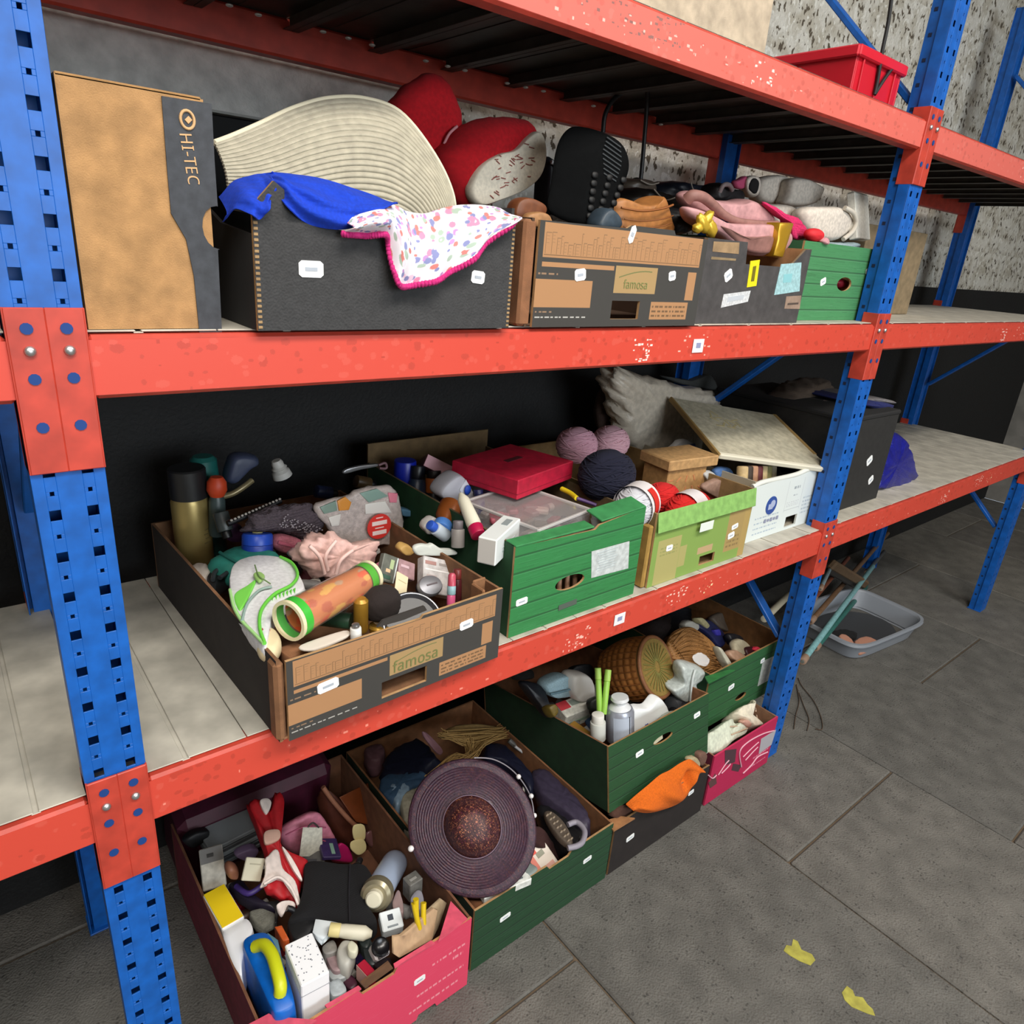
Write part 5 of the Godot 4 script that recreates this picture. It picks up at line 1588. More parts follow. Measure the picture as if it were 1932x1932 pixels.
func middle_green_box():
	var o := Vector3(0.757, 0.8156, -0.02)
	var gw := print_green_box("2b7a40", 33)
	var gp := mt("3b8f52", 0.7, 0, "mottle", 4.0)
	var hc := L2b(o, V(0.907,0.896,-0.020))
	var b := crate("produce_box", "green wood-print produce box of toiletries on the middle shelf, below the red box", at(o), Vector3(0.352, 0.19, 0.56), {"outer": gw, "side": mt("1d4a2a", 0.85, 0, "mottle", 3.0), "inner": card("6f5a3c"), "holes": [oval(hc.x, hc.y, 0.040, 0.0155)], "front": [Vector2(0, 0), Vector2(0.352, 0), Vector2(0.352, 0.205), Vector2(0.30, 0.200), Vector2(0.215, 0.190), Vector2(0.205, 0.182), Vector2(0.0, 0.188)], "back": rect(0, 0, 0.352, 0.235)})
	var s := S()
	bx(s, at(Vector3(0.10, 0.190, -0.014), 0, 4), Vector3(0.20, 0.004, 0.030), 0.001)
	bx(s, at(Vector3(0.285, 0.205, -0.022), 0, 10, 4), Vector3(0.13, 0.004, 0.046), 0.001)
	obj("top_flap", s, gp, b)
	poly(b, "paper_notice", [V(0.958,0.951,-0.020), V(1.070,0.950,-0.020), V(1.079,0.885,-0.020), V(0.967,0.890,-0.020)], mt("d3d9d8", 0.7, 0, "mottle", 8.0), 0.001, 0.0008)
	s = S()
	for k in 8:
		var q := L2(b, (V(0.969,0.940,-0.020) as Vector3).lerp(V(0.972,0.899,-0.020), k / 7.0))
		bx(s, at(Vector3(q.x + 0.036, q.y + 0.004, 0.0012), 0, 0, 1.5), Vector3(0.060 - (k % 3) * 0.008, 0.0018, 0.0006), 0.0002)
	obj("notice_lines", s, mt("b2bcbf", 0.7), b)
	ptag(b, V(0.783,0.887,-0.020), 0.028, 0.014, 3)
	s = S()
	bx(s, at(Vector3(0.15, 0.03, 0.0010), 0, 0, 2), Vector3(0.05, 0.012, 0.0008), 0.0002)
	obj("printed_patch", s, mt("4d5a50", 0.8), b)
	# behind the hand hole
	for k in 3:
		var q2: Vector3 = V(0.911,0.875,-0.050)
		can("stick", ["left pale stick seen through the oval hand hole", "middle pale stick seen through the oval hand hole", "right pale stick seen through the oval hand hole"][k], "stick", q2 + Vector3(k * 0.022, -0.03, 0), q2 + Vector3(k * 0.022 + 0.004, 0.03, -0.01), [["body", mt("b98f72", 0.6), cyl(0.005, 0, 0.06)]], "sticks behind the hand hole")

	heap("of the green toiletries box", Vector3(0.80, 0.915, -0.46), Vector3(1.06, 0.945, -0.10), [["black", "1d1d20"], ["grey", "6d6a68"], ["white", "b9b5bf"], ["purple", "4a305a"], ["brown", "5d4232"]], 63)
	# crimson box on a clear plastic case
	var crim := mt("c01238", 0.6, 0, "mottle", 5.0)
	var F: Vector3 = V(0.889,1.062,-0.180)
	var R: Vector3 = V(1.096,1.062,-0.234)
	var L: Vector3 = V(0.862,1.062,-0.359)
	var t := box3("gift_box", "crimson shallow gift box lying tilted on the clear plastic case", "box", F, R, L, 0.043, crim)
	var z: Vector3 = t.get_meta("size")
	s = S()
	span(s, Vector3(-0.001, 0.012, -z.z - 0.001), Vector3(z.x + 0.001, 0.0125, 0.001), 0.0002)
	obj("lid_line", s, mt("7a0c24", 0.7), t)
	mark(t, 1, 0.40, 0.50, 0.66, 0.58, mt("4a0816", 0.7), "finger_slot")
	F = V(0.835,1.012,-0.048)
	R = V(1.007,1.012,-0.080)
	L = V(0.859,1.012,-0.244)
	t = box3("plastic_case", "clear plastic case of small things under the crimson box", "case", F, R, L, 0.045, glassy("d6d2d2", 0.30, 0.15))
	z = t.get_meta("size")
	s = S()
	for q in [[Vector3(0, z.y - 0.004, -0.004), Vector3(z.x, z.y + 0.002, 0.002)], [Vector3(0, z.y - 0.004, -z.z - 0.002), Vector3(z.x, z.y + 0.002, -z.z + 0.004)], [Vector3(-0.002, z.y - 0.004, -z.z), Vector3(0.004, z.y + 0.002, 0)], [Vector3(z.x - 0.004, z.y - 0.004, -z.z), Vector3(z.x + 0.002, z.y + 0.002, 0)]]:
		span(s, q[0], q[1], 0.001)
	obj("lid_rim", s, mt("b9b4b2", 0.3), t)
	var rr := RandomNumberGenerator.new()
	rr.seed = 12
	for k in 16:
		s = S()
		bx(s, at(Vector3(rr.randf_range(0.1, 0.9) * z.x, rr.randf_range(0.012, 0.026), -rr.randf_range(0.1, 0.9) * z.z), rr.randf() * 180, rr.randf_range(-20, 20)), Vector3(0.03, 0.012, 0.022), 0.003)
		obj("trinket", s, mt(["6b6260", "a39a98", "8f4a52", "4a4a50", "b8a9a0", "5d5348"][k % 6], 0.5), t)
	# white carton in front
	t = box3("carton", "small white carton lying across the front rim of the green box", "carton", V(0.723,1.020,-0.033), V(0.829,1.020,-0.095), V(0.700,1.020,-0.061), 0.052, mt("dfe3e2", 0.55))
	mark(t, 0, 0.25, 0.30, 0.9, 0.38, mt("a9b4b4", 0.6))
	mark(t, 0, 0.25, 0.45, 0.8, 0.50, mt("b9c2c2", 0.6))
	mark(t, 1, 0.6, 0.25, 0.85, 0.6, mt("8d9698", 0.6))
	mark(t, 2, 0.05, 0.05, 0.95, 0.95, mt("c2beb8", 0.6), "end_panel")
	# bottles and cans at the back left
	can("spray_can", "spray can with a royal blue cap at the left of the green box", "can", Vector3(0.795, 0.885, -0.47), Vector3(0.795, 1.08, -0.47), [
		["body", mt("b0aa97", 0.35, 0.2), cyl(0.023, -0.04, 0.10)], ["cap", mt("1425a0", 0.35), [[0, 0.10], [0.0255, 0.10], [0.0255, 0.148], [0.024, 0.151], [0, 0.152]]]])
	can("deodorant", "dark navy deodorant bottle next to the blue capped can", "bottle", V(0.797,0.917,-0.420), V(0.810,1.020,-0.440), [["body", mt("27344a", 0.35), [[0, 0], [0.018, 0], [0.020, 0.004], [0.020, 0.075], [0.016, 0.085], [0, 0.086]]], ["cap", mt("12161f", 0.35), cyl(0.017, 0.085, 0.115)]])
	can("deodorant", "black bottle with a brown orange middle beside the pink box", "bottle", V(0.833,0.917,-0.400), V(0.841,1.017,-0.420), [["body", mt("17151a", 0.4), cyl(0.019, 0, 0.055)], ["label_band", mt("a3541c", 0.5), cyl(0.0195, 0.055, 0.088)], ["cap", mt("1a1413", 0.4), cyl(0.016, 0.088, 0.105)]])
	t = cart3("carton", "pale pink carton with a dark side standing askew left of the crimson box", "carton", V(0.817,1.032,-0.430), V(0.872,1.001,-0.400), V(0.833,1.056,-0.440), 0.05, mt("5b2f38", 0.6))
	mark(t, 0, 0.02, 0.03, 0.98, 0.97, mt("dba8b2", 0.6), "pink_face")
	# white bottle with a blue dot
	t = P("lotion_bottle", "white angular lotion bottle with a blue dot on its end", "bottle", [V(0.781,1.007,-0.300), V(0.790,1.027,-0.300), V(0.823,1.046,-0.300), V(0.844,1.037,-0.300), V(0.866,1.004,-0.300), V(0.873,0.976,-0.300), V(0.844,0.977,-0.300), V(0.805,0.988,-0.300)], Vector3(0, 0.0, -0.05), mt("b9b9c2", 0.5), 0.12, 0, 36)
	add_puff(t, "white_end", [V(0.826,1.015,-0.296), V(0.842,1.035,-0.296), V(0.862,1.004,-0.296), V(0.867,0.980,-0.296), V(0.836,0.995,-0.296)], Vector3(0, 0, -0.006), mt("d9dbe4", 0.5), 0.05, 0, 0)
	s = S()
	blob(s, at(V(0.844,1.013,-0.292) - t.position), Vector3(0.0085, 0.011, 0.003), 2.0, 0, 1, 1, 20, 10)
	obj("blue_dot", s, mt("1d49b8", 0.5), t)
	can("perfume_bottle", "copper brown bottle lying head down in front of the white bottle", "bottle", V(0.732,0.974,-0.220), V(0.799,1.003,-0.280), [["cap", mt("4a7cc4", 0.4), cyl(0.019, -0.008, 0.012)], ["body", mt("8a4a1e", 0.35, 0.2), [[0, 0.010], [0.012, 0.010], [0.014, 0.022], [0.022, 0.034], [0.024, 0.070], [0.014, 0.082], [0, 0.083]]]])
	can("cream_tube", "cream white tube with a magenta cap, cap end down", "tube", V(0.749,0.991,-0.120), V(0.766,1.035,-0.200), [["cap", mt("b51548", 0.4), cyl(0.015, 0, 0.022)], ["body", mt("d8d4c0", 0.5), [[0, 0.022], [0.013, 0.022], [0.0145, 0.03], [0.012, 0.09], [0.004, 0.108], [0, 0.108]]]])
	for q in [["small clear bottle standing at the left wall of the green box", V(0.730,0.966,-0.160), V(0.735,1.009,-0.170), "8f8b88", "6a6468"], ["small blue capped bottle lying near the left wall", V(0.722,0.970,-0.200), V(0.706,0.983,-0.200), "b7c2cc", "2d55b8"], ["small navy bottle behind the cream tube", V(0.854,0.978,-0.260), V(0.857,1.008,-0.270), "26306e", "1b1f4a"], ["white capped bottle at the right end of the plastic case", V(1.016,0.973,-0.060), V(1.010,1.011,-0.070), "d4d8da", "dfe2e2"]]:
		can("small_bottle", q[0], "bottle", q[1], q[2], [["body", mt(q[3], 0.35), cyl(0.013, -0.01, 0.026)], ["cap", mt(q[4], 0.4), cyl(0.010, 0.026, 0.042)]])
	t = T("yellow_pen", "yellow pen lying on the plastic case beside the crimson box", "pen", base_of([V(1.010,1.022,-0.148)]))
	add_tube(t, "barrel", [V(1.019,1.022,-0.185), V(1.017,1.022,-0.156), V(1.007,1.022,-0.125)], 0.0055, mt("d8c020", 0.4), 8)
	add_tube(t, "tip", [V(1.007,1.022,-0.125), V(1.018,1.018,-0.116), V(1.035,1.012,-0.093)], 0.004, mt("4a3060", 0.5), 8)
	t = P("pink_packet", "small rose pink packet in front of the clear case", "packet", [V(0.825,1.000,-0.189), V(0.855,1.000,-0.183), V(0.842,1.000,-0.159), V(0.809,1.000,-0.157)], Vector3(0, -0.012, 0), mt("b8606e", 0.5), 0.1, 0.1, 20)
	t = P("white_wrapper", "crumpled white wrapper at the left wall of the green box", "wrapper", [V(0.702,0.973,-0.240), V(0.724,0.990,-0.240), V(0.741,0.976,-0.240), V(0.738,0.955,-0.240), V(0.714,0.956,-0.240)], Vector3(0, 0, -0.02), mt("b7b2ae", 0.5), 0.2, 0.25, 24)
	P("blue_packet", "pale blue packet beyond the rim between the two front boxes", "packet", [V(0.736,0.958,-0.380), V(0.761,0.949,-0.380), V(0.765,0.937,-0.380), V(0.740,0.941,-0.380)], Vector3(0, 0, -0.02), mt("6a9cc0", 0.5), 0.1, 0.1, 20)

func L2b(o: Vector3, p: Vector3) -> Vector2:
	return Vector2(p.x - o.x, p.y - o.y)

func middle_yarn_box():
	var o := Vector3(1.156, 0.8156, -0.022)
	var im := Image.create(512, 256, false, Image.FORMAT_RGBA8)
	im.fill(Color("7f9c4c"))
	var r := RandomNumberGenerator.new()
	r.seed = 2
	for k in 260:
		var q := r.randf()
		fill(im, r.randf(), r.randf(), minf(1, q + 0.08), 0.0, "7f9c4c")
	fill(im, 0.05, 0.38, 0.27, 1.0, "a69f63")
	fill(im, 0.27, 0.55, 0.34, 0.85, "a69f63")
	fill(im, 0.75, 0.22, 0.93, 0.86, "a38a55")
	fill(im, 0.93, 0.0, 1.0, 1.0, "a98f55")
	fill(im, 0.46, 0.66, 0.62, 0.76, "b59a72")
	scribble(im, 0.08, 0.48, 0.24, 0.62, "8f9156", 3, r)
	scribble(im, 0.77, 0.62, 0.91, 0.82, "856f45", 3, r)
	var b := crate("produce_box", "lime green fruit box of yarn balls on the middle shelf", at(o), Vector3(0.372, 0.178, 0.55), {"outer": printed(im, 0.85), "side": mt("6d5a34", 0.9), "inner": card("9a7d52"), "holes": [rect(0.185, 0.012, 0.245, 0.036)]})
	var s := S()
	bx(s, at(Vector3(0.186, 0.158, 0.004), 0, -9), Vector3(0.372, 0.046, 0.003), 0.001)
	obj("folded_flap", s, mt("8fc067", 0.75, 0, "mottle", 6.0), b)
	s = S()
	span(s, Vector3(-0.014, 0.001, -0.06), Vector3(-0.001, 0.15, -0.004), 0.003)
	obj("corner_fold", s, card("b08b45"), b)
	patch("white_label", b, mt("dde4dc", 0.7), L2(b, V(1.327,0.937,-0.022)).x - 0.022, L2(b, V(1.330,0.929,-0.022)).y - 0.004, 0.05, 0.022, 0.010)
	ptag(b, V(1.215,0.902,-0.022), 0.022, 0.014)
	ptag(b, V(1.466,0.905,-0.022), 0.026, 0.013, 10)
	ptag(b, V(1.457,0.883,-0.022), 0.026, 0.016, 10)
	yarn("ball of pale pink yarn at the back, left of two touching", V(1.228,1.051,-0.360), Vector3(0.056, 0.048, 0.05), mt("cf9fb0", 0.95))
	yarn("ball of pale pink yarn at the back, right of two touching", V(1.353,1.045,-0.360), Vector3(0.05, 0.046, 0.05), mt("d3a8b5", 0.95))
	yarn("large navy blue ball of yarn standing above the lime green box", V(1.142,1.040,-0.170), Vector3(0.073, 0.062, 0.06), mt("0a0c24", 0.95))
	var t := yarn("grey white skein of yarn with a red printed label, front left", V(1.157,0.994,-0.085), Vector3(0.075, 0.048, 0.045), mt("c4c4ca", 0.95), 20)
	skein_label(t, Vector3(0.075, 0.048, 0.045), 20, "c8281e")
	yarn("bright red skein of yarn without a label between the labelled two", V(1.316,0.967,-0.140), Vector3(0.05, 0.038, 0.04), mt("c41c1c", 0.95), 10)
	t = yarn("bright red skein of yarn with a white label, front right", V(1.343,0.956,-0.080), Vector3(0.085, 0.040, 0.042), mt("cc1f1d", 0.95), 10)
	skein_label(t, Vector3(0.085, 0.040, 0.042), 10, "d8d4d4")
	# wooden box with a lid
	var wood := mt("b98d58", 0.7, 0, "patch", 8.0)
	t = box3("wooden_box", "pale wooden box with a lid standing behind the red yarn", "box", V(1.384,1.015,-0.183), V(1.521,1.015,-0.167), V(1.350,1.015,-0.267), 0.075, wood)
	var lf: Vector3 = t.transform.affine_inverse() * V(1.369,1.045,-0.175)
	var z: Vector3 = t.get_meta("size")
	s = S()
	span(s, Vector3(-0.010, z.y - 0.002, -z.z - 0.010), Vector3(z.x + 0.028, z.y + 0.026, 0.010), 0.003)
	obj("lid", s, mt("c39a66", 0.7, 0, "patch", 8.0), t)
	s = S()
	for k in 9:
		bx(s, at(Vector3(0.012 + (k % 5) * z.x * 0.2, 0.015 + (k / 5) * 0.03, 0.0006), 0, 0, k * 37), Vector3(0.018, 0.003, 0.001), 0.0003)
	obj("painted_sprigs", s, mt("c07a50", 0.8), t)
	# bag and hanging things at the back
	P("plastic_bag", "large crumpled cream plastic bag standing at the back of the middle shelf", "bag", [V(1.429,1.187,-0.440), V(1.469,1.213,-0.440), V(1.550,1.194,-0.440), V(1.726,1.157,-0.440), V(1.925,1.118,-0.440), V(1.980,1.069,-0.440), V(1.845,1.059,-0.440), V(1.842,0.999,-0.440), V(1.849,0.936,-0.440), V(1.727,0.939,-0.440), V(1.566,0.965,-0.440), V(1.509,1.028,-0.440), V(1.472,1.117,-0.440)], Vector3(0, 0, -0.09), mt("d6cbba", 0.4, 0, "mottle", 6.0, "soft_n", 0.5), 0.25, 0.16, 80)
	t = P("plastic_sleeve", "white and blue printed plastic sleeve below the cream bag", "packet", [V(1.608,0.987,-0.360), V(1.661,1.015,-0.360), V(1.717,1.003,-0.360), V(1.755,0.964,-0.360), V(1.673,0.968,-0.360)], Vector3(0, 0, -0.02), mt("c3c2c2", 0.4), 0.15, 0.15, 30)
	add_puff(t, "blue_print", [V(1.656,0.998,-0.352), V(1.716,1.002,-0.352), V(1.732,0.977,-0.352), V(1.673,0.982,-0.352)], Vector3(0, 0, -0.005), mt("44588c", 0.4), 0.1, 0, 0)
	P("brown_cloth", "dark brown cloth bundle beside the cream bag at the back", "cloth", [V(1.499,1.023,-0.530), V(1.488,1.129,-0.530), V(1.534,1.137,-0.530), V(1.576,1.084,-0.530), V(1.603,1.007,-0.530)], Vector3(0, 0, -0.04), cloth("3a2820"), 0.3, 0.1, 30)
	P("dark_cushion", "dark padded bundle behind the right end of the cream bag", "cloth", [V(1.765,1.163,-0.530), V(1.881,1.145,-0.530), V(1.997,1.158,-0.530), V(2.055,1.104,-0.530), V(1.846,1.135,-0.530)], Vector3(0, 0, -0.04), cloth("3f4140"), 0.3, 0.1, 30)
	for q in [["pale brown paper packet right of the red skeins", [V(1.458,0.973,-0.120), V(1.516,0.989,-0.120), V(1.610,0.954,-0.120), V(1.617,0.932,-0.120), V(1.532,0.935,-0.120)], "a58574"], ["blue card packet behind the brown packet", [V(1.570,0.987,-0.170), V(1.618,0.993,-0.170), V(1.654,0.975,-0.170), V(1.664,0.930,-0.170), V(1.608,0.944,-0.170)], "4f73a8"], ["white folded paper beside the wooden box", [V(1.510,0.993,-0.160), V(1.546,0.993,-0.160), V(1.592,0.950,-0.160), V(1.588,0.934,-0.160), V(1.528,0.970,-0.160)], "c4c4c2"], ["small grey paper ball between the two skeins", [V(1.377,0.974,-0.110), V(1.405,0.979,-0.110), V(1.431,0.965,-0.110), V(1.427,0.951,-0.110), V(1.388,0.960,-0.110)], "a9a4a6"], ["dull red cloth scrap at the right of the red skeins", [V(1.462,0.949,-0.130), V(1.500,0.955,-0.130), V(1.539,0.931,-0.130), V(1.519,0.916,-0.130)], "8f2f28"]]:
		P("packet", q[0], "packet", q[1], Vector3(0, 0, -0.02), mt(q[2], 0.7, 0, "mottle", 9.0), 0.12, 0.1, 30)

func skein_label(t: Node3D, rad: Vector3, turn: float, c: String):
	var s := S()
	lathe(s, [[rad.y * 1.03, -0.026], [rad.y * 1.045, 0.026]], 32, at(Vector3(0, rad.y, 0), turn, 0, 90), Vector2(1, rad.z / rad.y))
	var lb := obj("paper_label", s, mt("dcd6d6", 0.6), t)
	s = S()
	lathe(s, [[rad.y * 1.055, -0.012], [rad.y * 1.065, 0.014]], 24, at(Vector3(0, rad.y, 0), turn, 0, 90) * Transform3D(Basis(Vector3.UP, -0.5), Vector3.ZERO), Vector2(1, rad.z / rad.y), PI)
	obj("label_print", s, mt(c, 0.6), lb)

func middle_white_box():
	var o := Vector3(1.597, 0.8156, -0.062)
	var im := Image.create(512, 256, false, Image.FORMAT_RGBA8)
	im.fill(Color("d3dad8"))
	var r := RandomNumberGenerator.new()
	r.seed = 5
	for k in 4:
		scribble(im, 0.07, 0.60 + k * 0.09, 0.36, 0.65 + k * 0.09, "a4b3c0", 1, r)
	fill(im, 0.42, 0.10, 0.425, 0.66, "b6bcbe")
	fill(im, 0.62, 0.10, 0.625, 0.66, "b6bcbe")
	fill(im, 0.42, 0.62, 0.62, 0.63, "a9afb2")
	scribble(im, 0.50, 0.20, 0.58, 0.30, "98a0a4", 1, r)
	scribble(im, 0.51, 0.36, 0.57, 0.41, "a5abb0", 1, r)
	scribble(im, 0.44, 0.48, 0.60, 0.58, "bfc4c6", 3, r)
	scribble(im, 0.66, 0.45, 0.78, 0.80, "aab6bc", 5, r)
	for k in 60:
		var fx := 0.80 + r.randf() * 0.17
		fill(im, fx, 0.40 + (1.0 - (fx - 0.8) / 0.17) * 0.3 + r.randf() * 0.3, fx + 0.04, 1.0, "d9c69a")
	var b := crate("produce_box", "white printed box with a blue round emblem at the right end of the middle shelf", at(o), Vector3(0.40, 0.172, 0.46), {"outer": printed(im, 0.8), "side": mt("a59a86", 0.9), "inner": card("b5ab98"), "edge": mt("cfd3cc", 0.8), "holes": [rect(0.19, 0.008, 0.25, 0.040)], "front": [Vector2(0, 0), Vector2(0.40, 0), Vector2(0.40, 0.142), Vector2(0.36, 0.150), Vector2(0.28, 0.166), Vector2(0.21, 0.160), Vector2(0.1, 0.162), Vector2(0, 0.160)]})
	var s := S()
	tube(s, curve([Vector3(-0.004, 0.158, -0.008), Vector3(0.03, 0.166, -0.004), Vector3(0.09, 0.164, -0.006), Vector3(0.2, 0.163, -0.005), Vector3(0.28, 0.169, -0.006), Vector3(0.37, 0.150, -0.005), Vector3(0.402, 0.150, -0.004)], 30), 0.007, 8)
	obj("rolled_rim", s, mt("d6d8d0", 0.8), b)
	var c := L2(b, V(1.692,0.908,-0.062))
	s = S()
	lathe(s, [[0, 0.0012], [0.026, 0.0012], [0.026, 0]], 32, at(Vector3(c.x, c.y, 0), 0, 90))
	var em := obj("round_emblem", s, mt("2f4d94", 0.5), b)
	s = S()
	bx(s, at(Vector3(c.x - 0.004, c.y - 0.003, 0.0016)), Vector3(0.022, 0.016, 0.0008), 0.004)
	lathe(s, [[0, 0.0022], [0.011, 0.0022], [0.011, 0.0012]], 20, at(Vector3(c.x + 0.005, c.y + 0.004, 0), 0, 90))
	obj("emblem_print", s, mt("a9b3d0", 0.5), em)
	s = S()
	for k in 5:
		bx(s, at(Vector3(c.x - 0.016 + k * 0.015, c.y - 0.043, 0.001)), Vector3(0.010, 0.011 - (k % 2) * 0.003, 0.0008), 0.0003)
	obj("printed_name", s, mt("8b8fa6", 0.6), b)
	s = S()
	bx(s, at(Vector3(0.388, 0.12, 0.001)), Vector3(0.006, 0.02, 0.0008), 0.0003)
	obj("printed_bar", s, mt("6d726c", 0.6), b)
	# rolled striped ties
	var cs := ["c9ad7c", "3a2d22", "b98a6a", "5d2024", "cdb888", "8f8a58", "a59a80"]
	for k in 7:
		var p: Vector3 = (V(1.610,0.973,-0.110) as Vector3).lerp(V(1.791,0.945,-0.130), k / 6.0)
		can("rolled_ribbon", ["tan rolled ribbon, leftmost in the row behind the white box's rim", "dark brown rolled ribbon, second from the left in the row", "pinkish brown rolled ribbon, third from the left in the row", "dark red rolled ribbon in the middle of the row", "pale tan rolled ribbon right of the dark red one", "olive rolled ribbon, second from the right in the row", "grey tan rolled ribbon, rightmost in the row"][k], "ribbon", p - Vector3(0, 0.02, 0), p + Vector3(0.012, 0.05, -0.02), [["roll", mt(cs[k], 0.7, 0, "mottle", 8.0), cyl(0.015, 0, 0.06, 0.004)], ["core", mt("2b211a", 0.8), [[0, 0.0602], [0.006, 0.0602], [0.006, 0.061], [0, 0.061]]]], "rolled ribbons")
	P("dark_bundle", "dark crumpled bundle lying behind the rim under the cream board", "cloth", [V(1.793,0.939,-0.130), V(1.831,0.967,-0.130), V(2.004,0.949,-0.130), V(2.155,0.916,-0.130), V(2.187,0.886,-0.130), V(1.968,0.907,-0.130)], Vector3(0, 0, -0.05), cloth("2c2a2c"), 0.3, 0.2, 40)
	# cream covered board lying on top
	var D: Vector3 = V(1.558,1.040,-0.160)
	var R: Vector3 = V(1.933,0.984,-0.035)
	var L: Vector3 = V(1.711,1.121,-0.400)
	var t := box3("covered_board", "cream fabric covered board with brown edges lying aslant over the white box", "board", D, R, L, 0.012, mt("c4bda5", 0.85, 0, "patch", 5.0, "soft_n", 0.4), "", 0.004)
	var z: Vector3 = t.get_meta("size")
	s = S()
	span(s, Vector3(-0.004, -0.001, -z.z), Vector3(0.004, z.y + 0.002, 0.0), 0.002)
	obj("brown_binding", s, mt("8f7443", 0.7), t)
	s = S()
	span(s, Vector3(z.x - 0.014, 0.0, -z.z), Vector3(z.x + 0.002, z.y + 0.0015, -z.z * 0.25), 0.002)
	obj("brown_binding", s, mt("8f7443", 0.7), t)
	s = S()
	span(s, Vector3(0, -0.001, -0.012), Vector3(z.x, z.y + 0.002, 0.003), 0.003)
	obj("front_binding", s, mt("d3cdb9", 0.8), t)
	s = S()
	span(s, Vector3(0.003, -0.004, -z.z + 0.003), Vector3(z.x - 0.003, -0.0005, -0.003), 0.001)
	obj("black_backing", s, mt("18181a", 0.8), t)
	s = S()
	for k in 12:
		bx(s, at(Vector3(z.x * (0.25 + 0.05 * (k % 5)), z.y + 0.0003, -z.z * (0.55 + 0.04 * (k % 7))), k * 50), Vector3(0.03, 0.0008, 0.006), 0.0003)
	obj("faint_pattern", s, mt("b3a67c", 0.85), t)
	# beyond the right post
	t = carton("storage_case", "black fabric storage case with two white tags beyond the right post", "case", at(Vector3(2.04, 0.8156, -0.065)), Vector3(0.325, 0.295, 0.46), mt("242322", 0.85, 0, "mottle", 5.0, "fine_n", 0.4))
	s = S()
	span(s, Vector3(-0.003, 0.285, -0.463), Vector3(0.328, 0.300, 0.003), 0.004)
	obj("lid_edge", s, mt("1a1a1b", 0.8), t)
	ptag(t, V(2.235,0.963,-0.065), 0.034, 0.026, 30)
	ptag(t, V(2.283,0.892,-0.065), 0.030, 0.024, 30)
	P("folded_fabric", "heap of folded grey and brown fabric on top of the black storage case", "fabric", [V(2.206,1.080,-0.100), V(2.202,1.113,-0.100), V(2.288,1.110,-0.100), V(2.413,1.078,-0.100), V(2.424,1.067,-0.100), V(2.308,1.074,-0.100)], Vector3(0, 0.0, -0.30), cloth("9a8d80"), 0.15, 0.12, 36)
	P("blue_fabric", "navy folded fabric on the pile above the black storage case", "fabric", [V(2.228,1.129,-0.110), V(2.294,1.137,-0.110), V(2.424,1.117,-0.110), V(2.440,1.091,-0.110), V(2.310,1.109,-0.110)], Vector3(0, 0.0, -0.25), cloth("1d2460"), 0.2, 0.1, 30)
	P("grey_fabric", "pale grey fabric strip on the top of the pile", "fabric", [V(2.275,1.134,-0.130), V(2.336,1.140,-0.130), V(2.466,1.123,-0.130), V(2.474,1.111,-0.130), V(2.342,1.129,-0.130)], Vector3(0, 0.0, -0.2), cloth("7a7678"), 0.2, 0.1, 30)
	P("brown_wrap", "brown crumpled wrap heap left of the post on the storage case", "fabric", [V(2.079,1.099,-0.300), V(2.142,1.128,-0.300), V(2.247,1.156,-0.300), V(2.364,1.156,-0.300), V(2.419,1.087,-0.300), V(2.397,1.041,-0.300), V(2.218,1.071,-0.300)], Vector3(0, 0.0, -0.1), cloth("57483c"), 0.2, 0.2, 50)
	P("blue_bag", "shiny royal blue plastic bag right of the black storage case", "bag", [V(2.461,0.809,-0.090), V(2.428,0.852,-0.090), V(2.413,0.957,-0.090), V(2.434,1.026,-0.090), V(2.624,0.969,-0.090), V(2.784,0.794,-0.090)], Vector3(0, 0.0, -0.2), mt("1a1f8c", 0.3, 0, "mottle", 6.0, "soft_n", 0.8), 0.25, 0.1, 50)
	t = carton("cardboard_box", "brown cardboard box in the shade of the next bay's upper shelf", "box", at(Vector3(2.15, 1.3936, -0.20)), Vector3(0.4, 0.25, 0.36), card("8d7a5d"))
	s = S()
	span(s, Vector3(0.18, -0.0, -0.0005), Vector3(0.22, 0.25, 0.0008), 0.0003)
	obj("packing_tape", s, mt("a89468", 0.4), t)


# ---------- the boxes on the floor under the rack
func make_floor_level():
	floor_pink_box()
	floor_hat_box()
	floor_stack()
	floor_back_corner()

func gusset(t: Node3D, part: String, pts: Array, m: Material, th := 0.004):
	var q := w(t, pts)
	var o := []
	for p in q:
		o.append(Vector2(p.x, -p.z))
	return obj(part, slab(Transform3D(Basis(Vector3.RIGHT, Vector3(0, 0, -1), Vector3.UP), Vector3(0, q[0].y, 0)), o, th), m, t)

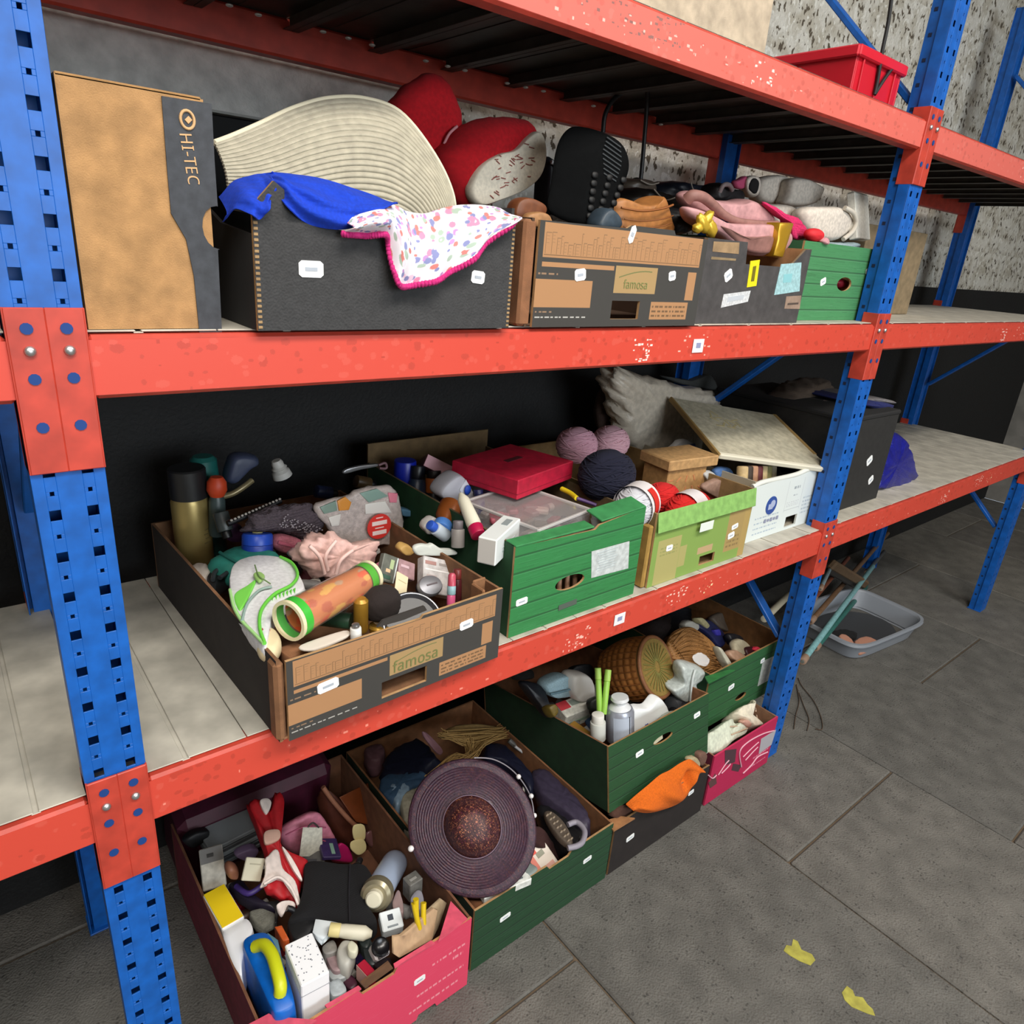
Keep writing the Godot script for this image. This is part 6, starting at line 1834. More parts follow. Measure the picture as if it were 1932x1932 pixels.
func floor_pink_box():
	var o := Vector3(0.246, 0.002, 0.036)
	var pk := print_pink_box("d8405f", "e8909c", 41)
	var pinkm := mt("e85873", 0.7, 0, "mottle", 4.0)
	var n0: Vector2 = L2b(o, V(0.424,0.204,0.036))
	var n1: Vector2 = L2b(o, V(0.491,0.207,0.036))
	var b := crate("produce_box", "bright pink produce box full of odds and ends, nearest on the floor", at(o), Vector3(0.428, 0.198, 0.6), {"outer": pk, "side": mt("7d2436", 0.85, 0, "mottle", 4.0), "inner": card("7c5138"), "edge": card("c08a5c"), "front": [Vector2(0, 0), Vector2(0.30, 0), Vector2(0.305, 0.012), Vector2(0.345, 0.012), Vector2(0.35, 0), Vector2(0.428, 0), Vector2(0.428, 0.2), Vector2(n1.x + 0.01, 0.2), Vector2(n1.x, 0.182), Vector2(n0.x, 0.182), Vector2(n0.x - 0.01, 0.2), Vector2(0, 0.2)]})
	gusset(b, "corner_gusset", [V(0.664,0.205,0.034), V(0.659,0.205,-0.020), V(0.588,0.205,0.041)], pinkm)
	gusset(b, "top_flap", [V(0.581,0.203,0.039), V(0.578,0.203,0.030), V(0.493,0.203,0.029), V(0.491,0.203,0.037)], pinkm)
	gusset(b, "top_flap", [V(0.421,0.203,0.036), V(0.419,0.203,0.028), V(0.354,0.203,0.025), V(0.355,0.203,0.034)], pinkm)
	gusset(b, "corner_gusset", [V(0.233,0.204,-0.021), V(0.268,0.204,-0.018), V(0.274,0.204,-0.007), V(0.331,0.204,0.041), V(0.310,0.204,0.043)], pinkm)
	poly(b, "kraft_lip", [V(0.423,0.210,0.037), V(0.481,0.220,0.037), V(0.491,0.195,0.037), V(0.432,0.189,0.037)], card("6d4c33"), 0.004, -0.004)
	ptag(b, V(0.550,0.119,0.036), 0.026, 0.016, 2)

	heap("of the bright pink box", Vector3(0.30, 0.085, -0.42), Vector3(0.62, 0.125, -0.06), [["black", "17171a"], ["grey", "5d5b5a"], ["white", "b9b6b2"], ["violet", "3a2c5a"], ["brown", "4d3426"], ["red", "8a1c2a"]], 67)
	# along the left wall
	var t := box3("carton", "tall off-white tissue carton with a grey end at the left wall", "carton", V(0.254,0.185,-0.353), V(0.300,0.185,-0.343), V(0.253,0.235,-0.420), 0.09, mt("dcd6c8", 0.7, 0, "mottle", 8.0))
	mark(t, 1, 0.02, 0.62, 0.98, 0.98, mt("7c7a78", 0.7), "grey_end")
	mark(t, 1, 0.3, 0.75, 0.6, 0.85, mt("4f4d4c", 0.7))
	t = box3("carton", "yellow topped white carton between the tissue carton and the blue case", "carton", V(0.254,0.205,-0.227), V(0.299,0.205,-0.230), V(0.249,0.205,-0.327), 0.10, mt("e6e6e4", 0.6))
	mark(t, 1, 0.03, 0.02, 0.97, 0.99, mt("e8c814", 0.55), "yellow_top")
	P("squeeze_bottle", "white rounded plastic bottle behind the blue carry case", "bottle", [V(0.255,0.200,-0.228), V(0.279,0.200,-0.232), V(0.303,0.200,-0.229), V(0.305,0.200,-0.198), V(0.284,0.200,-0.174), V(0.264,0.200,-0.143), V(0.253,0.200,-0.115), V(0.248,0.200,-0.141), V(0.249,0.200,-0.185)], Vector3(0.004, -0.08, 0), mt("eceef2", 0.3), 0.05, 0, 40)
	t = P("carry_case", "bright blue plastic carry case with a yellow handle", "case", [V(0.274,0.222,-0.171), V(0.294,0.222,-0.178), V(0.318,0.222,-0.165), V(0.324,0.222,-0.134), V(0.321,0.222,-0.073), V(0.311,0.222,-0.001), V(0.300,0.222,0.012), V(0.276,0.222,0.006), V(0.270,0.222,-0.011), V(0.270,0.222,-0.075), V(0.270,0.222,-0.132)], Vector3(0, -0.12, 0), mt("0a6bd0", 0.4, 0, "mottle", 5.0), 0.10, 0, 60)
	add_puff(t, "handle_recess", [V(0.288,0.222,-0.123), V(0.305,0.222,-0.120), V(0.305,0.222,-0.076), V(0.297,0.222,-0.030), V(0.284,0.222,-0.032), V(0.283,0.222,-0.082)], Vector3(0, -0.006, 0), mt("11407c", 0.5), 0.1, 0, 36)
	s_handle(t, [V(0.288,0.226,-0.138), V(0.300,0.240,-0.121), V(0.303,0.247,-0.090), V(0.299,0.247,-0.054), V(0.295,0.240,-0.029), V(0.292,0.226,-0.025)])
	t = box3("gift_box", "speckled white square gift box beside the blue carry case", "box", V(0.320,0.255,0.004), V(0.372,0.255,0.008), V(0.320,0.255,-0.088), 0.13, mt("f4f5f8", 0.6))
	var z: Vector3 = t.get_meta("size")
	var s := S()
	span(s, Vector3(-0.001, z.y - 0.028, -z.z - 0.001), Vector3(z.x + 0.001, z.y - 0.027, 0.001), 0.0003)
	obj("lid_line", s, mt("8f9096", 0.7), t)
	s = S()
	var rr := RandomNumberGenerator.new()
	rr.seed = 19
	for k in 40:
		bx(s, at(Vector3(rr.randf_range(0.04, 0.96) * z.x, z.y + 0.0002, -rr.randf_range(0.04, 0.96) * z.z), rr.randf() * 90), Vector3(0.0022, 0.0006, 0.0022), 0.0002)
	obj("silver_specks", s, mt("8e929c", 0.4, 0.3), t)
	P("teal_card", "grey teal card standing between the blue case and the speckled box", "card", [V(0.323,0.205,-0.171), V(0.334,0.205,-0.143), V(0.323,0.205,-0.087), V(0.316,0.205,-0.088), V(0.320,0.205,-0.154)], Vector3(0, -0.08, 0), mt("5f8794", 0.6), 0.03, 0, 0)
	P("orange_packet", "small orange packet tucked below the umbrella tip", "packet", [V(0.343,0.190,-0.186), V(0.356,0.190,-0.181), V(0.356,0.190,-0.142), V(0.345,0.190,-0.145)], Vector3(0, -0.03, 0), mt("c85a26", 0.5), 0.05, 0, 0)
	# umbrella
	var red := mt("b9101c", 0.6, 0, "mottle", 10.0)
	var wh := mt("f0e0d8", 0.65, 0, "mottle", 10.0)
	t = P("umbrella", "folded red and white umbrella lying across the pink box", "umbrella", [V(0.381,0.307,-0.420), V(0.408,0.306,-0.420), V(0.418,0.282,-0.400), V(0.441,0.299,-0.420), V(0.463,0.291,-0.420), V(0.432,0.265,-0.360), V(0.415,0.257,-0.330), V(0.422,0.238,-0.310), V(0.463,0.199,-0.290), V(0.437,0.189,-0.260), V(0.416,0.183,-0.230), V(0.412,0.166,-0.205), V(0.399,0.188,-0.210), V(0.384,0.199,-0.220), V(0.371,0.209,-0.225), V(0.354,0.231,-0.240), V(0.353,0.249,-0.260), V(0.371,0.250,-0.280), V(0.378,0.268,-0.330), V(0.378,0.292,-0.370)], Vector3(0.0, -0.035, -0.02), red, 0.15, 0.12, 80)
	add_puff(t, "white_panel", [V(0.370,0.265,-0.292), V(0.400,0.256,-0.305), V(0.397,0.236,-0.272), V(0.413,0.213,-0.245), V(0.405,0.183,-0.200), V(0.401,0.201,-0.222), V(0.394,0.222,-0.243), V(0.370,0.242,-0.250), V(0.338,0.249,-0.240), V(0.356,0.255,-0.262)], Vector3(0, -0.010, -0.006), wh, 0.08, 0.05, 50)
	add_puff(t, "white_panel", [V(0.411,0.256,-0.310), V(0.424,0.233,-0.285), V(0.431,0.203,-0.255), V(0.427,0.200,-0.250), V(0.416,0.226,-0.275)], Vector3(0, -0.010, -0.006), wh, 0.08, 0.05, 30)
	add_puff(t, "white_panel", [V(0.401,0.311,-0.405), V(0.419,0.306,-0.410), V(0.425,0.297,-0.400), V(0.405,0.292,-0.380)], Vector3(0, -0.010, -0.006), wh, 0.08, 0.05, 24)
	add_puff(t, "strap", [V(0.378,0.276,-0.322), V(0.387,0.286,-0.340), V(0.417,0.274,-0.340), V(0.413,0.263,-0.325), V(0.386,0.269,-0.318)], Vector3(0, -0.010, -0.006), mt("c9a08e", 0.6), 0.08, 0, 24)
	add_tube(t, "hem", [V(0.343,0.258,-0.236), V(0.376,0.250,-0.243), V(0.395,0.223,-0.225), V(0.399,0.198,-0.200)], 0.003, wh, 16)
	add_puff(t, "white_tip", [V(0.356,0.223,-0.205), V(0.373,0.219,-0.210), V(0.394,0.202,-0.210), V(0.393,0.197,-0.200), V(0.376,0.204,-0.200), V(0.362,0.198,-0.195)], Vector3(0, -0.012, -0.005), wh, 0.2, 0.1, 24)
	add_tube(t, "ferrule", [V(0.374,0.210,-0.195), V(0.384,0.203,-0.190), V(0.385,0.191,-0.185)], 0.006, mt("16161a", 0.4), 8)
	# purses and bags at the back
	t = P("purse", "quilted pink purse with a large cream price label hanging on it", "purse", [V(0.444,0.202,-0.400), V(0.485,0.218,-0.400), V(0.530,0.214,-0.400), V(0.553,0.180,-0.400), V(0.585,0.091,-0.400), V(0.585,0.043,-0.400), V(0.565,0.037,-0.400), V(0.499,0.084,-0.400), V(0.455,0.140,-0.400)], Vector3(0, -0.03, -0.04), mt("e48aa2", 0.6, 0, "mottle", 7.0), 0.22, 0.03, 50)
	add_puff(t, "paper_label", [V(0.485,0.212,-0.374), V(0.532,0.185,-0.374), V(0.526,0.108,-0.364), V(0.469,0.140,-0.364)], Vector3(0, -0.001, -0.002), mt("dcd8c8", 0.75, 0, "mottle", 12.0), 0.02, 0, 0)
	add_tube(t, "label_string", [V(0.496,0.206,-0.374), V(0.510,0.210,-0.376), V(0.523,0.190,-0.374)], 0.002, mt("3a3330", 0.7), 10)
	for q in [[V(0.447,0.201,-0.386), V(0.492,0.209,-0.376), V(0.543,0.173,-0.380)], [V(0.533,0.143,-0.375), V(0.561,0.110,-0.380), V(0.578,0.080,-0.390)]]:
		add_tube(t, "quilt_seam", q, 0.0016, mt("9c4562", 0.6), 10)
	P("magenta_pouch", "small magenta pouch at the right of the quilted pink purse", "pouch", [V(0.566,0.104,-0.370), V(0.581,0.113,-0.370), V(0.603,0.076,-0.370), V(0.610,0.032,-0.370), V(0.580,0.048,-0.370), V(0.556,0.072,-0.370)], Vector3(0, -0.02, -0.02), mt("b00f5c", 0.6), 0.2, 0.05, 30)
	t = P("leather_bag", "open brown leather bag at the back right of the pink box", "bag", [V(0.570,0.229,-0.450), V(0.606,0.183,-0.440), V(0.641,0.102,-0.420), V(0.678,0.072,-0.420), V(0.772,0.041,-0.440), V(0.770,-0.036,-0.420), V(0.722,-0.042,-0.400), V(0.656,-0.001,-0.400), V(0.615,0.050,-0.420), V(0.580,0.132,-0.440)], Vector3(-0.01, -0.05, -0.03), mt("5a2f22", 0.45, 0, "mottle", 6.0), 0.12, 0.03, 50)
	add_puff(t, "open_lid", [V(0.601,0.200,-0.425), V(0.701,0.169,-0.460), V(0.767,0.060,-0.430), V(0.667,0.091,-0.405), V(0.638,0.112,-0.410)], Vector3(0, -0.005, -0.006), mt("7a3a14", 0.5, 0, "mottle", 6.0), 0.04, 0, 0)
	add_tube(t, "bag_edge", [V(0.565,0.239,-0.440), V(0.589,0.186,-0.425), V(0.628,0.116,-0.405), V(0.651,0.095,-0.400)], 0.006, mt("93624a", 0.5), 20)
	P("plastic_wrap", "dull mauve plastic wrap bulging over the front of the leather bag", "wrap", [V(0.654,0.088,-0.385), V(0.685,0.082,-0.385), V(0.715,0.031,-0.380), V(0.715,0.002,-0.370), V(0.680,0.025,-0.375), V(0.656,0.060,-0.380)], Vector3(0, -0.015, -0.015), mt("6d4a4a", 0.25), 0.3, 0.1, 36)
	t = P("bow_tag", "cream paper bow tag lying on the leather bag", "tag", [V(0.614,0.143,-0.375), V(0.643,0.129,-0.375), V(0.643,0.088,-0.370), V(0.625,0.090,-0.370), V(0.611,0.110,-0.370)], Vector3(0, -0.004, -0.004), mt("d3c48e", 0.7), 0.1, 0.05, 24)
	add_puff(t, "lower_loop", [V(0.603,0.107,-0.365), V(0.636,0.094,-0.365), V(0.641,0.062,-0.360), V(0.619,0.059,-0.358), V(0.600,0.087,-0.360)], Vector3(0, -0.004, -0.004), mt("d3c48e", 0.7), 0.1, 0.05, 24)
	t = P("document_bag", "flat black fabric bag in the middle of the pink box", "bag", [V(0.457,0.205,-0.290), V(0.518,0.205,-0.239), V(0.556,0.205,-0.209), V(0.555,0.205,-0.166), V(0.516,0.205,-0.116), V(0.513,0.205,-0.071), V(0.480,0.205,-0.079), V(0.406,0.205,-0.151), V(0.364,0.205,-0.171), V(0.399,0.205,-0.198), V(0.428,0.205,-0.243)], Vector3(0, -0.05, 0), cloth("0e0d11"), 0.06, 0.02, 50)
	add_tube(t, "piped_edge", [V(0.528,0.208,-0.223), V(0.494,0.208,-0.160), V(0.464,0.208,-0.097)], 0.0018, mt("1c1b20", 0.6), 12)
	P("black_pouch", "black pouch in front of the umbrella tip", "pouch", [V(0.367,0.195,-0.179), V(0.404,0.195,-0.173), V(0.413,0.195,-0.141), V(0.382,0.195,-0.124), V(0.360,0.195,-0.134)], Vector3(0, -0.05, 0), mt("121214", 0.6), 0.2, 0.05, 30)
	# spray can lying towards the camera
	t = can("spray_can", "pale blue and silver spray can lying diagonally with its nozzle to the front", "can", V(0.652,0.128,-0.235), V(0.501,0.232,-0.085), [
		["body", mt("b9c8e2", 0.3, 0.25), [[0, 0], [0.024, 0.0], [0.029, 0.008], [0.030, 0.02], [0.030, 0.155], [0.0275, 0.162]]],
		["collar", mt("a89f84", 0.3, 0.6), [[0.0275, 0.160], [0.034, 0.162], [0.035, 0.168], [0.033, 0.184], [0.026, 0.190], [0, 0.190]]],
		["nozzle", mt("d8d2bb", 0.5), [[0, 0.190], [0.018, 0.190], [0.0175, 0.202], [0.014, 0.206], [0, 0.207]]]])
	s = S()
	lathe(s, [[0.0303, 0.020], [0.0303, 0.052]], 10, Transform3D(Basis(Vector3.UP, -2.0), Vector3.ZERO), Vector2(1, 1), 1.1)
	obj("blue_label", s, mt("3f6cc0", 0.4), t)
	s = S()
	for k in 4:
		lathe(s, [[0.0303, 0.075 + k * 0.014], [0.0303, 0.078 + k * 0.014]], 8, Transform3D(Basis(Vector3.UP, -2.1), Vector3.ZERO), Vector2(1, 1), 1.0)
	obj("printed_lines", s, mt("8fa9cc", 0.4), t)
	# packets at the right and front
	t = box3("carton", "small white carton with a dark motif below the spray can", "carton", V(0.512,0.195,-0.046), V(0.554,0.195,-0.034), V(0.525,0.205,-0.082), 0.03, mt("e6edf0", 0.6))
	mark(t, 1, 0.35, 0.45, 0.6, 0.75, mt("3f4650", 0.6))
	mark(t, 1, 0.25, 0.1, 0.75, 0.2, mt("8d969c", 0.6))
	t = box3("carton", "grey carton at the right wall behind the yellow pegs", "carton", V(0.608,0.205,-0.100), V(0.642,0.205,-0.102), V(0.600,0.205,-0.128), 0.05, mt("6d6b66", 0.7, 0, "mottle", 8.0))
	mark(t, 1, 0.2, 0.3, 0.7, 0.5, mt("8c8a85", 0.7))
	P("grey_packet", "pale grey wrapped packet along the right wall", "packet", [V(0.601,0.185,-0.087), V(0.623,0.185,-0.100), V(0.633,0.185,-0.087), V(0.612,0.185,-0.052), V(0.596,0.185,-0.063)], Vector3(0, -0.03, 0), mt("8f8d96", 0.4), 0.15, 0.12, 30)
	P("mauve_packet", "crumpled mauve packet beside the spray can", "packet", [V(0.565,0.185,-0.102), V(0.593,0.185,-0.126), V(0.588,0.185,-0.096), V(0.573,0.185,-0.069), V(0.559,0.185,-0.084)], Vector3(0, -0.03, 0), mt("9a8382", 0.5), 0.15, 0.15, 24)
	t = T("clothes_pegs", "two bright yellow pegs standing in front of the manila envelopes", "pegs", base_of([V(0.578,0.178,-0.005)]))
	for q in [[V(0.571,0.271,-0.020), V(0.568,0.232,-0.010), V(0.573,0.182,-0.000)], [V(0.593,0.241,-0.025), V(0.586,0.212,-0.012), V(0.584,0.179,0.000)], [V(0.567,0.263,-0.020), V(0.567,0.241,-0.012), V(0.571,0.207,-0.002)]]:
		add_tube(t, "peg", q, 0.0062, mt("d2b416", 0.45), 12, 0.8)
	for q in [["manila envelope standing at the right end, in front of the other", [V(0.507,0.239,0.005), V(0.524,0.229,0.005), V(0.617,0.213,-0.020), V(0.627,0.201,-0.020), V(0.590,0.183,0.018), V(0.510,0.197,0.022), V(0.499,0.214,0.020)], "c7a581"], ["pale manila envelope standing behind at the right end of the pink box", [V(0.537,0.206,-0.010), V(0.653,0.190,-0.045), V(0.668,0.169,-0.045), V(0.630,0.146,-0.020), V(0.602,0.154,0.000)], "cbb391"]]:
		P("envelope", q[0], "envelope", q[1], Vector3(-0.002, 0, -0.006), mt(q[2], 0.8, 0, "mottle", 7.0), 0.02, 0, 0)
	t = box3("toy_camera", "small white instant camera with a black lens", "camera", V(0.470,0.200,0.005), V(0.501,0.200,0.006), V(0.476,0.215,-0.021), 0.03, mt("cfc9cb", 0.5), "", 0.004)
	z = t.get_meta("size")
	s = S()
	lathe(s, [[0.008, 0], [0.0175, 0.0], [0.0175, 0.006], [0.014, 0.008], [0.009, 0.005], [0, 0.004]], 24, at(Vector3(z.x * 0.5, z.y, -z.z * 0.62)))
	obj("lens", s, mt("111114", 0.25), t)
	s = S()
	bx(s, at(Vector3(z.x * 0.5, z.y + 0.001, -z.z * 0.18)), Vector3(z.x * 0.7, 0.003, 0.010), 0.001)
	obj("print_slot", s, mt("2a2024", 0.5), t)
	P("black_gadget", "black and chrome gadget in front of the white camera", "gadget", [V(0.467,0.190,-0.002), V(0.500,0.190,0.004), V(0.489,0.190,0.023), V(0.470,0.190,0.014)], Vector3(0, -0.03, 0), mt("1c1418", 0.3), 0.15, 0, 24)
	t = P("photo_frame", "white card frame with a grey edge lying in front of the black bag", "frame", [V(0.416,0.200,-0.152), V(0.481,0.200,-0.073), V(0.470,0.200,-0.061), V(0.423,0.200,-0.119), V(0.402,0.200,-0.095), V(0.396,0.200,-0.124)], Vector3(0, -0.012, 0), mt("e8f0f4", 0.6), 0.03, 0, 0)
	can("hand_cream", "cream and pale yellow tube lying in the white card frame", "tube", V(0.422,0.212,-0.101), V(0.474,0.205,-0.061), [["cap", mt("d3c488", 0.5), cyl(0.013, 0, 0.022)], ["body", mt("cfc9b4", 0.5), [[0, 0.022], [0.012, 0.022], [0.013, 0.03], [0.014, 0.07], [0.006, 0.085], [0, 0.085]]]])
	t = P("soft_bottle", "soft white bottle with a cream cap in the front middle", "bottle", [V(0.419,0.200,-0.064), V(0.439,0.200,-0.078), V(0.455,0.200,-0.062), V(0.447,0.200,-0.039), V(0.422,0.200,-0.020), V(0.411,0.200,-0.037)], Vector3(0, -0.05, 0), mt("b3b1a9", 0.5), 0.3, 0.04, 36)
	add_puff(t, "cap", [V(0.433,0.222,-0.045), V(0.444,0.222,-0.049), V(0.449,0.222,-0.031), V(0.438,0.222,-0.021), V(0.429,0.222,-0.030)], Vector3(0, -0.02, 0), mt("d3d0b8", 0.5), 0.2, 0, 24)
	for q in [["grey translucent packet left of the soft white bottle", [V(0.402,0.190,-0.090), V(0.426,0.190,-0.092), V(0.422,0.190,-0.067), V(0.401,0.190,-0.072)], "8d8984"], ["dull pink packet below the soft white bottle", [V(0.404,0.180,-0.079), V(0.421,0.180,-0.067), V(0.421,0.180,-0.034), V(0.401,0.180,-0.040)], "a58a8c"], ["charcoal sleeve beside the toy camera", [V(0.475,0.185,-0.062), V(0.488,0.185,-0.048), V(0.472,0.185,-0.003), V(0.459,0.185,-0.016)], "2f3638"], ["dark green sleeve under the cream tube", [V(0.474,0.190,-0.083), V(0.493,0.190,-0.064), V(0.475,0.190,-0.038), V(0.465,0.190,-0.050)], "27302f"], ["white packet in front of the pink packet", [V(0.395,0.170,-0.053), V(0.413,0.170,-0.049), V(0.419,0.170,-0.022), V(0.396,0.170,-0.030)], "b5bbbc"], ["white card with a dark spot against the front panel", [V(0.384,0.180,-0.021), V(0.404,0.180,-0.020), V(0.404,0.180,0.010), V(0.379,0.180,0.005)], "c0cad0"], ["dark purple packet between the white card and the red box", [V(0.414,0.160,-0.032), V(0.432,0.160,-0.026), V(0.433,0.160,-0.003), V(0.416,0.160,-0.002)], "4a1f33"]]:
		P("packet", q[0], "packet", q[1], Vector3(0, -0.03, 0), mt(q[2], 0.45, 0, "mottle", 9.0), 0.06, 0.06, 24)
	t = box3("gift_box", "small crimson box with a pink end against the front panel", "box", V(0.444,0.195,0.022), V(0.462,0.195,0.019), V(0.443,0.195,-0.016), 0.04, mt("a80f30", 0.55))
	mark(t, 2, 0.0, 0.0, 1.0, 1.0, mt("c9a097", 0.6), "pink_end")
	# the dark back left
	for k in 5:
		var y0 := 0.155 + k * 0.013
		var dx := [0.0, 0.006, -0.004, 0.003, -0.006]
		box3("disc_case", ["lowest grey disc case of the pile at the dark back left", "second lowest disc case of the pile at the dark back left", "middle disc case of the pile at the dark back left", "second disc case from the top of the dark pile", "topmost disc case of the pile at the dark back left"][k], "disc case", Vector3(0.300 + dx[k], y0, -0.43), Vector3(0.432 + dx[k], y0, -0.44), Vector3(0.308 + dx[k], y0, -0.555), 0.011, mt(["5a5f62", "3c4043", "7d8386", "4c4f52", "8a9094"][k], 0.3), "disc cases")
	t = P("purple_belt", "coiled dark purple belt left of the umbrella", "belt", [V(0.304,0.185,-0.346), V(0.328,0.185,-0.346), V(0.336,0.185,-0.301), V(0.352,0.185,-0.251), V(0.361,0.185,-0.234), V(0.336,0.185,-0.258), V(0.314,0.185,-0.294)], Vector3(0, -0.03, 0), mt("1a1426", 0.45), 0.25, 0.08, 40)
	add_tube(t, "purple_strap", [V(0.313,0.190,-0.323), V(0.327,0.195,-0.286), V(0.359,0.200,-0.286)], 0.006, mt("3d2a6e", 0.5), 12)
	t = cart3("card", "cream card standing left of the umbrella", "card", V(0.313,0.251,-0.275), V(0.350,0.224,-0.275), V(0.330,0.283,-0.300), 0.006, mt("cbc5ae", 0.75))
	mark(t, 0, 0.2, 0.7, 0.8, 0.75, mt("aaa48f", 0.7))
	P("grey_cloth", "pale grey crumpled cloth below the purple belt", "cloth", [V(0.318,0.175,-0.264), V(0.343,0.175,-0.258), V(0.361,0.175,-0.234), V(0.348,0.175,-0.212), V(0.326,0.175,-0.212), V(0.315,0.175,-0.235)], Vector3(0, -0.03, 0), cloth("76766c"), 0.3, 0.2, 36)
	P("lilac_packet", "small lilac packet behind the cream card", "packet", [V(0.328,0.231,-0.360), V(0.360,0.233,-0.360), V(0.377,0.217,-0.360), V(0.357,0.197,-0.360)], Vector3(0, 0, -0.02), mt("6b5a78", 0.5), 0.1, 0.1, 24)
	P("tan_purse_end", "rounded tan purse end between the carton and the cream card", "purse", [V(0.295,0.250,-0.310), V(0.305,0.257,-0.310), V(0.319,0.240,-0.310), V(0.316,0.216,-0.310), V(0.299,0.227,-0.310)], Vector3(0, 0, -0.03), mt("8a5a44", 0.5), 0.4, 0.05, 24)
	P("black_trainer", "black trainer at the very back left corner of the pink box", "shoe", [V(0.252,0.223,-0.470), V(0.277,0.235,-0.470), V(0.307,0.223,-0.470), V(0.301,0.199,-0.470), V(0.269,0.191,-0.470)], Vector3(0, -0.02, -0.04), mt("141518", 0.6), 0.3, 0.1, 30)
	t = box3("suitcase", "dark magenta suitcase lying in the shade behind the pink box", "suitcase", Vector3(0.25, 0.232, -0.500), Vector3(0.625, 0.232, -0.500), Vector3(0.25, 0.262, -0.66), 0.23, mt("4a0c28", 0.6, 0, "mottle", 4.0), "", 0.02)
	s = S()
	tube(s, curve([Vector3(0.12, 0.12, 0.002), Vector3(0.13, 0.14, 0.016), Vector3(0.22, 0.14, 0.016), Vector3(0.23, 0.12, 0.002)], 16), 0.006, 8)
	obj("handle", s, mt("2a0a18", 0.5), t)

func s_handle(t: Node3D, pts: Array):
	var s := S()
	tube(s, curve(w(t, pts), 30), 0.0115, 10)
	obj("handle", s, mt("c9cf1e", 0.4), t)

